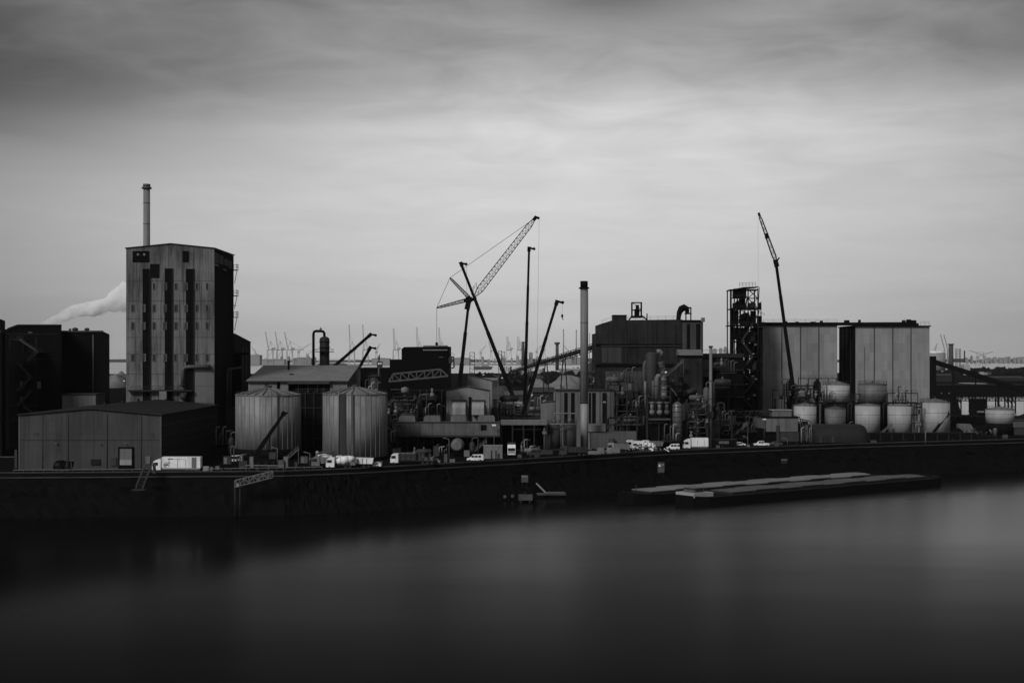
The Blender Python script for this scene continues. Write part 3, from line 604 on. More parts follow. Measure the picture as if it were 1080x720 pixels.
# elevated bunker with four hoods
Y = 448
r = thing('elevated_bunker', 'long grey stained bunker on stilts with four low hoods along its top', 'bunker', (X(470, Y), Y, 0))
m = MB(); m.box(X(414, Y), X(527, Y), Y, Y+7, Z(459.6, Y), Z(445.2, Y)); m.build('bin', material('stained_bunker_sheet', .17, .75, .35, .35, .5, 2.5, 9), r)
m = MB(); m.beam(P(413.6, 445.2, Y-.05), P(527.4, 445.2, Y-.05), .25, .4); m.beam(P(413.6, 459.4, Y-.05), P(527.4, 459.4, Y-.05), .25, .4); m.build('rim', DGREY, r)
MB().box(X(507, Y), X(513, Y), Y-.2, Y-.01, Z(453.5, Y), Z(447.8, Y)).build('grille', BLACK, r)
for a, b in ((420, 438), (446.5, 464.5), (475, 492), (503.5, 522)):
    m = MB(); m.prism([(X(a, Y), Z(445.1, Y)), (X(b, Y), Z(445.1, Y)), (X(b-.6, Y), Z(439.6, Y)), (X(b-2, Y), Z(438.6, Y)), (X(a+2, Y), Z(438.6, Y)), (X(a+.6, Y), Z(439.6, Y))], (Y+.3, Y+6)); m.build('hood', TANKG, r)
for i in range(12):
    q = 416 + i*10; m = MB(); m.beam((X(q, Y), Y+.3, 0), (X(q, Y), Y+.3, Z(459.7, Y)), .35); m.beam((X(q, Y), Y+6.5, 0), (X(q, Y), Y+6.5, Z(459.7, Y)), .35); m.beam((X(q, Y), Y+.3, 4), (X(q, Y), Y+6.5, 4), .2); m.build('leg_frame', BLACK, r)
m = MB(); m.rail([P(414, 452, Y-1), P(466, 452, Y-1)], .01, 8, .01) if 0 else m.beam(P(414, 460.5, Y-.6), P(527, 460.5, Y-.6), 1.1, .15); m.rail([P(414, 460.2, Y-1.1), P(500, 460.2, Y-1.1)], 1.1, 3, .06); m.build('walkway', DARK, r)
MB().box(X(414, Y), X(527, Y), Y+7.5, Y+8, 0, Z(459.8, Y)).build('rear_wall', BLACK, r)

Y = 472
r = thing('gabled_plant_room', 'pale gabled plant room with two bright roller hoods on its front', 'building', (X(493, Y), Y, 0))
PG = material('pale_plant_room_sheet', .30, .7, .18, .3, .2, 1.4, 9)
xa, xb, xm = X(470.5, Y), X(516, Y), X(492, Y)
m = MB(); m.prism([(xa, 0), (xb, 0), (xb, Z(411.8, Y)), (xm, Z(407.3, Y)), (xa, Z(411.6, Y))], (Y, Y+12)); m.build('wall', PG, r)
m = MB(); m.beam((xa-.3, Y-.2, Z(411.5, Y)), (xm, Y-.2, Z(407.1, Y)), .35, .3); m.beam((xm, Y-.2, Z(407.1, Y)), (xb+.3, Y-.2, Z(411.7, Y)), .35, .3); m.build('verge', DARK, r)
MB().box(X(494.3, Y), X(497, Y), Y-.6, Y-.01, 0, Z(418.5, Y)).build('dark_gap', BLACK, r)  # dark gap between the hoods, set in as a solid black strip
for a, b in ((477, 491.6), (497.3, 511)):
    xa_, xb_ = X(a, Y), X(b, Y); zt, zb = Z(423.6, Y), Z(437, Y); h = zt-zb
    m = MB(); m.prism([(Y-.01, zt)] + [(Y-2.6*math.sin(math.pi/2*k/8), zt-h*.55*(1-math.cos(math.pi/2*k/8))) for k in range(1, 9)] + [(Y-2.6, zb), (Y-.01, zb)], (xa_+.15, xb_-.15), 'x'); m.build('roller_hood', PALE, r)
    MB().box(xa_-.2, xb_+.2, Y-.5, Y-.02, zt+.05, zt+.7).build('hood_lintel', DGREY, r)
for q in (471.5, 513.5): MB().box(X(q, Y), X(q+1.6, Y), Y-.3, Y-.01, 0, Z(430, Y)).build('pilaster', LGREY, r)
Y = 492
r = thing('mono_pitch_block', 'plain pale block with a sloping top right behind the gabled plant room', 'building', (X(506, Y), Y, 0))
MB().prism([(X(493, Y), 0), (X(519.2, Y), 0), (X(519.2, Y), Z(401.4, Y)), (X(493, Y), Z(395.2, Y))], (Y, Y+10)).build('wall', PG, r)
m = MB(); m.beam((X(492.8, Y), Y-.1, Z(395, Y)), (X(519.6, Y), Y-.1, Z(401.3, Y)), .3, .25); m.build('verge', DGREY, r)

# loading platform right of the bunker
Y = 450
r = thing('loading_canopy', 'flat grey loading canopy on posts right of the stained bunker', 'canopy', (X(552, Y), Y, 0))
MB().box(X(528, Y), X(577, Y), Y, Y+9, Z(448, Y), Z(443.6, Y)).build('roof', TANKG, r)
for i in range(5): MB().beam((X(529+i*11.5, Y), Y+.4, 0), (X(529+i*11.5, Y), Y+.4, Z(448.1, Y)), .4).build('post', DARK, r)
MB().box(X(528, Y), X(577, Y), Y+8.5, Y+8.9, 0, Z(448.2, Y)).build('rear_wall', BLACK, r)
m = MB(); m.rail([P(529, 443.5, Y+.3), P(577, 443.5, Y+.3)], 1.0, 2.5, .06); m.build('handrail', DGREY, r)
MB().beam(P(540, 452.5, Y+2), P(570, 452.5, Y+2), .3).build('beam', DGREY, r)
r = thing('conveyor_bank', 'bank of stacked grey conveyor galleries behind the loading canopy', 'conveyor', (X(548, 510), 510, 0))
Y = 512
for y_, h, mt in ((430.5, 1.1, DGREY), (433.4, .8, MGREY), (436, 1.4, MGREY), (440, 2, DARK), (426.6, 1.3, TANKG)):
    a, b = (526, 572) if y_ != 426.6 else (529, 552)
    m = MB(); m.box(X(a, Y), X(b, Y), Y, Y+3, Z(y_+h, Y), Z(y_, Y)); m.build('gallery', mt, r)
m = MB(); m.beam(P(527, 421.7, Y), P(551, 424.8, Y), .6, .8); m.build('chute', PALE, r)
m = MB(); m.beam(P(531, 424.6, Y-.5), P(548, 427.4, Y-.5), .5, .7); m.build('chute', PALE, r)
for q in (527, 540, 555, 571): MB().beam((X(q, Y), Y-.3, 0), (X(q, Y), Y-.3, Z(426, Y)), .4).build('leg', BLACK, r)
for q in (531, 544, 560): MB().box(X(q, Y), X(q+3, Y), Y-.4, Y-.01, Z(423, Y), Z(421.2, Y)).build('drive_box', LGREY, r)

# two dark tanks + railed top
Y = 456
for pc, rp, lab in ((584.3, 7.2, 'dark vertical tank with a railed top, left one of the pair before the strip-windowed block'), (600.8, 6.8, 'dark vertical tank with a railed top, standing hard against the foot of the tall chimney')):
    x = X(pc, Y); rad = rp/F*Y
    r = thing('storage_tank', lab, 'tank', (x, Y, 0), 'dark twin tanks by the chimney')
    m = MB(); m.lathe(x, Y, [(rad, 0), (rad, Z(447.5, Y)), (.3, Z(446.6, Y))], 28); m.build('shell', DGREY, r)
    m = MB(); m.rail([(x+math.cos(a)*rad, Y+math.sin(a)*rad, Z(447, Y)) for a in [2*math.pi*k/10 for k in range(11)]], 1.2, 3, .07); m.build('handrail', MGREY, r)
    m = MB(); m.ball((x, Y-.5, Z(443.6, Y)), .6, 8); m.cyl((x, Y-.5, Z(447, Y)), (x, Y-.5, Z(442, Y)), .25, n=6); m.build('valve', LGREY, r)
r = thing('pipe_gantry', 'thin pale pipe gantry framing the tops of the two dark tanks', 'gantry', (X(596, 452), 452, 0))
Y = 452
m = MB(); m.tube([P(584.5, 443, Y), P(584.5, 436.8, Y), P(585, 435.8, Y), P(607, 435.8, Y), P(607.6, 437, Y), P(607.6, 447, Y)], .2, 7); m.build('pipe', LGREY, r)
m = MB(); m.tube([P(576.5, 447.1, Y), P(607.6, 447.1, Y)], .2, 7); m.build('pipe', LGREY, r)
m = MB(); m.tube([P(591.8, 447, Y), P(591.8, 474, Y)], .3, 7); m.ball(P(591.8, 449, Y), .55, 8); m.ball(P(591.8, 454, Y), .5, 8); m.build('pipe', MGREY, r)
MB().beam((X(607.8, Y), Y, 0), (X(607.8, Y), Y, Z(447.4, Y)), .25).build('post', DGREY, r); MB().beam((X(576.5, Y), Y, 0), (X(576.5, Y), Y, Z(447.4, Y)), .25).build('post', DGREY, r)
Y = 448
r = thing('lamp_post', 'short lamp post with a boxy grey head in front of the left dark tank', 'lamp', (X(574, Y), Y, 0))
MB().cyl((X(574, Y), Y, 0), (X(574, Y), Y, Z(456, Y)), .18, n=8).build('post', MGREY, r)
m = MB(); m.box(X(572, Y), X(576, Y), Y-.4, Y+.4, Z(457.5, Y), Z(454.6, Y)); m.cyl(P(574, 454.6, Y), P(574, 451.5, Y), .3, .15, n=8); m.build('lamp_head', LGREY, r)

Y = 492
r = thing('grey_block', 'plain pale block with a slanted roof just left of the strip-windowed block', 'building', (X(578, Y), Y, 0))
MB().prism([(X(570.5, Y), 0), (X(587, Y), 0), (X(587, Y), Z(422.6, Y)), (X(570.5, Y), Z(424.6, Y))], (Y, Y+8)).build('wall', LGREY, r)
m = MB(); m.beam((X(570, Y), Y-.1, Z(424.4, Y)), (X(587.3, Y), Y-.1, Z(422.4, Y)), .3, .3); m.build('roof_edge', DGREY, r)
Y = 482
r = thing('strip_window_block', 'pale block with tall black vertical window strips behind the tall chimney', 'building', (X(617, Y), Y, 0))
MB().box(X(586.4, Y), X(648, Y), Y, Y+14, 0, Z(412.3, Y)).build('wall', material('pale_strip_block_sheet', .21, .75, .2, .3, .35, 1.2, 9), r)
for a, b in ((595, 598.6), (602.2, 606), (621, 623.2), (624.5, 628.2), (635.3, 639.6)): MB().box(X(a, Y), X(b, Y), Y-.14, Y-.01, Z(446, Y), Z(414, Y)).build('window_strip', BLACK, r)
for q in (590.5, 614, 632, 643.5): MB().box(X(q, Y), X(q+.8, Y), Y-.2, Y-.01, Z(452, Y), Z(413, Y)).build('seam', MGREY, r)
MB().box(X(636, Y), X(639, Y), Y-.2, Y-.15, Z(424.6, Y), Z(423, Y)).build('lit_sign', PALE, r)
m = MB(); m.box(X(586, Y), X(648.5, Y), Y-.35, Y+14.2, Z(412.3, Y)+.01, Z(412.3, Y)+.45); m.build('roof', DARK, r)

# chimney
Y = 462
r = thing('chimney', 'tall pale factory chimney with a black cap standing on the quay', 'chimney', (X(616, Y), Y, 0))
x = X(616, Y); rad = 4.05/F*Y
MB().cyl((x, Y, Z(423, Y)), (x, Y, Z(303.5, Y)), rad, rad*.97, 24).build('flue', CHIM, r)
MB().cyl((x+.1, Y, 0), (x+.1, Y, Z(423.2, Y)), rad*1.0, n=24).build('base_section', material('newer_chimney_steel', .42, .5, .12, .4, .2), r)
MB().cyl((x, Y, Z(425, Y)), (x, Y, Z(423, Y)), rad*1.15, n=24).build('flange', DGREY, r)
MB().cyl((x, Y, Z(304.6, Y)), (x, Y, Z(303, Y)), rad*1.35, n=24).build('collar', BLACK, r)
MB().cyl((x, Y, Z(303, Y)), (x, Y, Z(296.4, Y)), rad*.98, n=24).build('cap', BLACK, r)
for q in (340, 382, 392): MB().cyl((x, Y, Z(q+.5, Y)), (x, Y, Z(q, Y)), rad*1.03, n=24).build('band', MGREY, r)
m = MB(); m.beam((x+rad+.02, Y-.5, Z(470, Y)), (x+rad+.02, Y-.5, Z(306, Y)), .12); m.build('ladder', DGREY, r)
Y = 452
r = thing('bund_wall', 'long low black wall round the foot of the tall chimney', 'wall', (X(600, Y), Y, 0))
MB().box(X(583, Y), X(622, Y), Y, Y+.4, 0, Z(474.4, Y)).build('wall', BLACK, r)
MB().box(X(583, Y), X(622, Y), Y-.1, Y+.5, Z(474.4, Y)+.01, Z(473.8, Y)+.05).build('coping', DGREY, r)

# small domed sheds + bulk tank by the chimney
Y = 470
r = thing('domed_store', 'low grey store with a rounded roof right of the chimney foot', 'store', (X(629, Y), Y, 0))
m = MB(); x0, x1 = X(619, Y), X(638.5, Y); zt, zm = Z(448.4, Y), Z(455, Y)
m.prism([(x0, 0), (x1, 0), (x1, zm)] + [(x1 - (x1-x0)*.18*(1-math.cos(math.pi/2*k/6)), zm + (zt-zm)*math.sin(math.pi/2*k/6)) for k in range(1, 7)] + [(x0, zt)], (Y, Y+8)); m.build('wall', LGREY, r)
m = MB(); m.box(X(638.6, Y), X(672, Y), Y+3, Y+3.4, 0, Z(455, Y)); m.build('side_wall', MGREY, r)
m = MB(); m.box(X(619, Y), X(638, Y), Y-.15, Y-.01, Z(456, Y), Z(455, Y)); m.build('eave', DARK, r)
Y = 461
r = thing('bulk_container', 'big grey bulk container standing right of the chimney', 'container', (X(640, Y), Y, 0))
m = MB(); m.prism([(X(623, Y), .9), (X(655, Y), .9), (X(656.5, Y), Z(459, Y)), (X(655.5, Y), Z(457.3, Y)), (X(624, Y), Z(456.8, Y)), (X(622.6, Y), Z(458, Y))], (Y, Y+4)); m.build('body', MGREY, r)
for q in (630, 638, 647): MB().box(X(q, Y), X(q+.6, Y), Y-.1, Y-.01, 1, Z(457.6, Y)).build('rib', MGREY, r)
for q in (625, 640, 653): MB().box(X(q, Y), X(q+2, Y), Y+.2, Y+3.6, 0, .9).build('foot', BLACK, r)
MB().cyl((X(645, Y), Y-1.3, .2), (X(645, Y), Y-1.3, Z(462, Y)), 1.0, n=14).build('side_drum', DGREY, r)

# ------------------------------------------------------------------ the boiler house
Y = 502
r = thing('boiler_house', 'massive soot-stained boiler house with stepped left end and roof machinery', 'building', (X(680, Y), Y, 0))
m = MB(); m.prism([(X(634.4, Y), 0), (X(719.5, Y), 0), (X(719.5, Y), Z(336.8, Y)), (X(646, Y), Z(337.6, Y)), (X(634.4, Y), Z(341.2, Y))], (Y, Y+38)); m.build('wall', BOILER, r)
MB().box(X(628.3, Y), X(634.3, Y), Y, Y+24, 0, Z(351.4, Y)).build('stepped_block', BOILER, r)
MB().box(X(638.5, Y), X(681, Y), Y-.3, Y-.01, Z(412, Y), Z(391.4, Y)).build('lower_panel', BOILER2, r)
MB().box(X(634.6, Y), X(655, Y), Y-.15, Y-.01, Z(382.4, Y), Z(366, Y)).build('grey_patch', material('patched_boiler_sheet', .065, .7, .4, .1, .4, 3, 9), r)
for q, w in ((362.6, 1.5), (383.4, 2.6)): MB().box(X(628, Y), X(719.6, Y), Y-.55, Y-.16, Z(q+w, Y), Z(q, Y)).build('ledge', BLACK, r)
MB().box(X(634, Y), X(719.6, Y), Y-.5, Y-.31, Z(365.2, Y), Z(364.3, Y)).build('rail_band', DGREY, r)
for q in (640.5, 659.5, 691): MB().box(X(q, Y), X(q+.9, Y), Y-.25, Y-.01, Z(410, Y), Z(340, Y)).build('column_rib', DARK, r)
m = MB(); m.box(X(719.6, Y), X(741.4, Y), Y-.4, Y+38, 0, Z(338.6, Y)); m.build('right_block', material('grey_right_block_sheet', .075, .75, .3, .2, .45, 1.6, 9), r)
for a, b in ((724.4, 727.6), (734, 738.2)):
    MB().box(X(a, Y), X(b, Y), Y-.55, Y-.41, Z(369, Y), Z(341.5, Y)).build('window_strip', BLACK, r)
m = MB(); m.box(X(718, Y), X(742.6, Y), Y-1, Y+38.3, Z(338.6, Y)+.01, Z(337.4, Y)); m.build('parapet', BLACK, r)
m = MB(); m.box(X(739, Y), X(742.8, Y), Y-1.8, Y-1.02, Z(339.5, Y), Z(335, Y)); m.build('corner_box', LGREY, r)
m = MB(); m.rail([P(635, 341, Y+.2), P(646, 337.6, Y+.2), P(718, 336.8, Y+.2)], 1.2, 2.6, .07); m.build('roof_rail', DGREY, r)
m = MB(); m.rail([P(628.6, 351.3, Y+.2), P(634, 351.3, Y+.2)], 1.2, 1.2, .07); m.build('roof_rail', DGREY, r)
MB().box(X(647.4, Y), X(661.4, Y), Y+2, Y+10, Z(339, Y), Z(332.6, Y)).build('roof_cabin', BOILER, r)
MB().box(X(647, Y), X(661.8, Y), Y+1.7, Y+10.3, Z(332.6, Y)+.01, Z(332.1, Y)+.1).build('roof_cabin_top', BLACK, r)
m = MB(); x0, x1 = X(667.6, Y), X(677.6, Y); z0, z1 = Z(334.4, Y), Z(318.6, Y)
for x in (x0, x1):
    for y in (Y+3, Y+6.3): m.beam((x, y, z0), (x, y, z1), .28)
for z in (z0, (z0+z1)/2, z1):
    m.beam((x0, Y+3, z), (x1, Y+3, z), .3); m.beam((x0, Y+6.3, z), (x1, Y+6.3, z), .3); m.beam((x0, Y+3, z), (x0, Y+6.3, z), .3); m.beam((x1, Y+3, z), (x1, Y+6.3, z), .3)
m.beam((x0, Y+3, z0), (x1, Y+3, (z0+z1)/2), .2); m.beam((x1, Y+3, (z0+z1)/2), (x0, Y+3, z1), .2)
m.beam((x1, Y+3, z0+.6), (X(683.5, Y), Y+3, Z(337, Y)), .5); m.beam((x0, Y+3, z0+.4), (X(664, Y), Y+3, Z(337, Y)), .5); m.box(x0-.3, x1+.3, Y+2.6, Y+6.6, Z(334.6, Y), Z(332.6, Y)); fr_ = m.build('roof_frame', BLACK, r)
m = MB(); m.box(X(670.5, Y), X(675.4, Y), Y+3.6, Y+5.8, Z(332.5, Y), Z(325.5, Y)); m.cyl(P(672.2, 326, Y+4.5), P(672.2, 321.5, Y+4.5), .6, n=10); m.build('fan_motor', BLACK, fr_)
m = MB(); m.cyl(P(682.4, 337, Y+2), P(682.4, 330.4, Y+2), .2, n=6); m.build('vent', BLACK, r)
m = MB(); m.tube([P(715.3, 337.4, Y+4), P(716.4, 330, Y+4), P(718.6, 325.6, Y+4), P(721.5, 324.3, Y+4), P(724, 325.4, Y+4), P(725, 328.5, Y+4)], 1, 12, [.75, .95, 1.2, 1.25, 1.0, .8]); m.build('bent_duct', BLACK, r)
m = MB()
for x in (723.4, 728.6): m.beam(P(x, 337.4, Y+3), P(x, 324.5, Y+3), .4)
for q in (324.6, 330.6): m.beam(P(722, q, Y+3), P(729.3, q, Y+3), .5)
m.box(X(724.4, Y), X(728, Y), Y+3, Y+4.6, Z(331, Y), Z(327.5, Y)); m.build('duct_frame', BLACK, r)

Y = 494
r = thing('filter_house', 'dark filter house with a pale slanted lid against the boiler house right end', 'building', (X(728, Y), Y, 0))
MB().box(X(717, Y), X(740.6, Y), Y, Y+7.4, 0, Z(374.4, Y)).build('wall', BOILER, r)
m = MB(); m.prism([(Y-1.2, Z(374.6, Y)), (Y+7, Z(374.6, Y)), (Y+7, Z(368.4, Y)), (Y+4, Z(368.4, Y)), (Y-1.2, Z(373.2, Y))], (X(715.6, Y), X(740.9, Y)), 'x'); m.build('lid', LGREY, r)
for q in (723, 731): MB().box(X(q, Y), X(q+.7, Y), Y-.15, Y-.01, 8, Z(376, Y)).build('rib', DARK, r)
m = MB(); m.cyl(P(713.6, 420, Y-1.5), P(733, 410.4, Y-1.5), 1.0, n=14); m.build('inclined_duct', DGREY, r)

Y = 486
r = thing('cyclone_hood', 'rounded dark grey cyclone hood in front of the boiler house', 'duct', (X(686, Y), Y, 0))
x = X(687, Y); m = MB(); m.lathe(x, Y, [(1.2, Z(420, Y)), (1.7, Z(404, Y)), (2.0, Z(398, Y)), (2.0, Z(374, Y)), (1.5, Z(371.6, Y)), (.05, Z(371.2, Y))], 20); m.build('shell', DGREY, r)
m = MB(); m.tube([P(679.5, 418, Y), P(679.5, 386, Y), P(680, 383, Y), P(682, 381, Y)], .65, 10); m.build('side_pipe', MGREY, r)
m = MB(); m.cyl(P(680.6, 402, Y-1), P(680.6, 418, Y-1), .42, n=8); m.build('drop_pipe', LGREY, r)
for q in (683, 691): MB().beam((X(q, Y), Y, 0), (X(q, Y), Y, Z(412, Y)), .4).build('leg', DARK, r)
Y = 482
r = thing('ribbed_duct', 'crooked pale segmented duct climbing the front of the boiler house', 'duct', (X(700, Y), Y, 0))
m = MB(); m.tube([P(692.6, 370.6, Y), P(695.5, 370.4, Y), P(697.3, 371.4, Y), P(697.6, 375.5, Y)], .78, 10); m.build('top_elbow', TANKG, r)
path = [(696.8, 381.5), (697.4, 384), (698.3, 388), (700.3, 391), (699.6, 395), (700.8, 398), (699.4, 402), (700.6, 406), (700.4, 412), (700.2, 421)]
for a, b in zip(path, path[1:]):
    m = MB(); m.cyl(P(*a, Y), P(*b, Y), 1.08, 1.0, 12); m.cyl(P(*a, Y), P(a[0]+(b[0]-a[0])*.14, a[1]+(b[1]-a[1])*.14, Y), 1.24, n=12); m.build('segment', random.choice((TANKG, MGREY, TANKG)), r)
m = MB(); m.tube([P(692.6, 421, Y+1), P(692.6, 399, Y+1), P(693.4, 396.8, Y+1), P(698, 396.4, Y+1)], .85, 10); m.build('branch_duct', TANKG, r)
m = MB(); m.tube([P(688.8, 420, Y+1), P(688.8, 401, Y+1)], .5, 8); m.build('drop_pipe', MGREY, r)
m = MB(); m.ball(P(702.4, 392.6, Y-1.2), .42, 8); m.build('wall_lamp', WHITE, r)
Y = 476
r = thing('pump_station', 'dark steel frame holding three pale round vessels with short necks', 'frame', (X(694, Y), Y, 0))
for q in (682, 695, 707): MB().beam((X(q, Y), Y, 0), (X(q, Y), Y, Z(407, Y)), .35).build('post', DARK, r)
for q in (407, 418.4, 424.5, 441.3): MB().beam(P(682, q, Y), P(707, q, Y), .35).build('beam', DGREY, r)
m = MB(); m.beam(P(706, 407, Y), P(714, 417, Y), .35); m.build('brace', MGREY, r)
for q in (687.6, 695.6, 703.4):
    m = MB(); m.ball(P(q, 434.6, Y-1), .98, 12); m.cyl(P(q, 433, Y-1), P(q, 424.5, Y-1), .62, n=10); m.cyl(P(q, 425.4, Y-1), P(q, 423.6, Y-1), .95, n=10); m.build('vessel', LGREY if q < 700 else MGREY, r)
MB().box(X(684, Y), X(706.5, Y), Y-1.5, Y+1, Z(442.6, Y), Z(441.6, Y)).build('platform', MGREY, r)
m = MB(); m.box(X(685.5, Y), X(700.5, Y), Y+1, Y+6, 0, Z(447, Y)); m.build('pump_house', BLACK, r)
MB().box(X(685, Y), X(701, Y), Y+.6, Y+6.2, Z(447, Y)+.01, Z(446.2, Y)+.05).build('pump_house_roof', DGREY, r)
pipe_rack(640, 683, 474, 416, 452, 'wide dark pipe rack below the boiler house, right of the strip-windowed block', 4, 5, 3)

def tall_tank(pc, rp, Y, top, bot, label, mt, dome=2.0, group=None, bands=3):
    x = X(pc, Y); rad = rp/F*Y; zb = max(0, Z(bot, Y)); zt = Z(top, Y)
    r = thing('process_tank', label, 'tank', (x, Y, 0), group)
    m = MB(); m.lathe(x, Y, [(rad, zb), (rad, zt), (rad*.55, zt+dome*.7), (.05, zt+dome)], 24); m.build('shell', mt, r)
    for k in range(bands):
        z = zb + (zt-zb)*(k+.6)/bands; MB().cyl((x, Y, z), (x, Y, z+.25), rad*1.03, n=24).build('band', DGREY, r)
    if zb > .6: MB().cyl((x, Y, 0), (x, Y, zb-.01), rad*1.05, n=20).build('skirt', BLACK, r)
    m = MB(); m.cyl((x+rad*.3, Y, zt), (x+rad*.3, Y, zt+dome+1.2), .14, n=6); m.build('vent', DGREY, r)
    return r
tall_tank(714.3, 5.2, 475, 427, 464, 'slender grey column tank left of the white lorry', material('dull_column_paint', .15, .4, .25, .6, .2, spec=.5), 1.2, None, 7)
tall_tank(722.5, 7, 486, 429, 475, 'dark round tank peeping out behind the slender grey column tank', DARK, 1.5)
tall_tank(734.5, 4.4, 483, 444.5, 462, 'short dark tank behind the white lorry', DGREY, 1.5)
tall_tank(754.8, 4.6, 487, 446, 466, 'short dark tank just right of the thin pole stack', DGREY, 1.4)
Y = 482
r = thing('pole_stack', 'thin pale pole stack between the boiler house and the stair tower', 'chimney', (X(749.6, Y), Y, 0))
MB().cyl((X(749.6, Y), Y, 0), (X(749.6, Y), Y, Z(366, Y)), .62, .5, 12).build('flue', LGREY, r)
MB().cyl((X(749.6, Y), Y, Z(366.6, Y)), (X(749.6, Y), Y, Z(364.6, Y)), .72, n=12).build('cap', DGREY, r)
for q in (401, 420): MB().cyl((X(749.6, Y), Y, Z(q+.6, Y)), (X(749.6, Y), Y, Z(q, Y)), .78, n=12).build('flange', MGREY, r)
m = MB(); m.beam((X(747, Y), Y-.5, 0), (X(747, Y), Y-.5, Z(437, Y)), .3); m.box(X(745, Y), X(752, Y), Y-1, Y+1, Z(440, Y), Z(434, Y)) ; m.build('bracket', DGREY, r)
pipe_rack(724, 746, 478, 422, 460, 'pipe rack with pale valves above the white lorry', 2, 6, 8, None, 2)
pipe_rack(750, 772, 490, 440, 462, 'low pipe rack behind the dark lettered container', 2, 4, 5, None, 2)
Y = 545
r = thing('dark_process_building', 'long dark process building between the pole stack and the stair tower', 'building', (X(757, Y), Y, 0))
MB().box(X(740, Y), X(784, Y), Y, Y+14, 0, Z(377, Y)).build('wall', BLACK, r)
MB().box(X(740, Y), X(784, Y), Y-.8, Y+14.2, Z(377, Y)+.02, Z(372.6, Y)).build('roof_beam', DARK, r)
MB().box(X(755, Y), X(767, Y), Y-.3, Y-.01, Z(412, Y), Z(378, Y)).build('wall_panel', BOILER, r)
MB().box(X(741.5, Y), X(748, Y), Y-.5, Y-.01, Z(397, Y), Z(379, Y)).build('machine_box', MGREY, r)
m = MB(); m.rail([P(741, 372.4, Y), P(770, 372.4, Y)], 1.3, 3, .1); m.build('roof_rail', DGREY, r)
for q in (390, 405, 418, 431): MB().box(X(742, Y), X(784, Y), Y-1.6, Y-.02, Z(q+.7, Y), Z(q, Y)).build('gallery', DARK, r)
for a, b in ((757, 432), (760.5, 437), (758, 440.5), (756.5, 427), (761, 429)): MB().box(X(a, Y), X(a+1.3, Y), Y-1.9, Y-1.62, Z(b+.9, Y), Z(b, Y)).build('wall_lamp', PALE, r)

# the open stair tower
Y = 556
r = thing('stair_tower', 'tall open steel stair tower crowded with dark machinery left of the silo blocks', 'tower', (X(786, Y), Y, 0))
x0, x1, x2 = X(770.4, Y), X(781, Y), X(799.4, Y); D = 8
for x in (x0, X(774.5, Y), x1, X(789, Y), x2):
    for y in (Y, Y+D): MB().beam((x, y, 0), (x, y, Z(304 if x > x0 else 306.5, Y)), .42).build('post', BLACK, r)
for q, a, b in ((305, 770, 800), (325.4, 770, 803), (343, 768.4, 806), (360, 774, 800), (376, 774, 800), (391, 774, 800), (405, 774, 800), (418, 774, 800), (432, 774, 800)):
    MB().box(X(a, Y), X(b, Y), Y-.4, Y+D+.4, Z(q, Y)-.35, Z(q, Y)).build('floor', BLACK, r)
for q, a, b in ((325.4, 770, 803), (343, 768.4, 806), (314, 770, 786)):
    m = MB(); m.rail([P(a, q, Y-.4), P(b, q, Y-.4)], 1.3, 2.4, .12); m.build('handrail', DARK, r)
m = MB(); m.prism([(X(769.6, Y), Z(306.6, Y)), (X(784, Y), Z(304.2, Y)), (X(800, Y), Z(303, Y)), (X(800, Y), Z(302.2, Y)), (X(784, Y), Z(302.8, Y)), (X(769.6, Y), Z(305.6, Y))], (Y-1, Y+D+1)); m.build('roof', BLACK, r)
m = MB(); m.rail([P(780, 302.6, Y), P(797, 302.2, Y)], 1.6, 1.4, .12); m.build('roof_rail', MGREY, r)
MB().box(X(775, Y), X(787.4, Y), Y+.5, Y+6, Z(314.4, Y), Z(304.4, Y)).build('hoist_room', BLACK, r)
for a, b, c, d in ((774.6, 780, 318, 325.2), (781.5, 788, 320, 325.2), (790.5, 797.5, 318, 325.2), (782, 787, 330, 342.6), (789.4, 792.4, 333, 342.6), (783, 786.4, 346, 358), (792, 797, 348, 359.6), (782, 788, 363, 375.6), (793, 798, 379, 390), (782.4, 786.8, 380, 390.6), (792.4, 797.2, 394, 404.6), (783, 788.6, 397, 404.6), (782, 798, 408, 417.6), (783, 797.5, 421.4, 431.6)):
    m = MB(); m.box(X(a, Y), X(b, Y), Y+1, Y+5, Z(d, Y), Z(c+1.2, Y)); m.cyl(P((a+b)/2, c+1.5, Y+3), P((a+b)/2, c, Y+3), (b-a)/F*Y*.3, n=10); m.build('machine', DARK if a > 790 else BLACK, r)
lv = [343, 360, 376, 391, 405, 418, 432, 448]
for i, (a, b) in enumerate(zip(lv, lv[1:])):
    m = MB(); p, q = (782, 794) if i % 2 else (794, 782); m.beam(P(p, a, Y-.7), P(q, b, Y-.7), .7, .3); m.rail([P(p, a, Y-.9), P(q, b, Y-.9)], 1.0, 1.4, .08); m.build('stair_flight', DGREY, r)
for i, (a, b) in enumerate(((305, 325), (325, 343), (343, 376), (376, 405))):
    m = MB(); m.beam(P(774.5, a, Y-.3), P(781, b, Y-.3), .2); m.beam(P(781, a, Y-.3), P(774.5, b, Y-.3), .2); m.build('brace', BLACK, r)
for q in (772.4, 777.6): MB().tube([P(q, 450, Y+2), P(q, 327, Y+2)], .5, 8).build('riser_pipe', BLACK, r)
m = MB(); m.beam(P(801, 303, Y), P(799.6, 326, Y), .2); m.beam(P(802.6, 318, Y), P(802.6, 342, Y), .3); m.rail([P(800, 333, Y), P(806, 333, Y)], 1.1, 1.5, .1); m.box(X(800, Y), X(804, Y), Y+1, Y+4, Z(342.6, Y), Z(333, Y)); m.box(X(801, Y), X(803, Y), Y+1, Y+3, Z(326, Y), Z(319, Y)); m.build('outrigger_frame', BLACK, r)
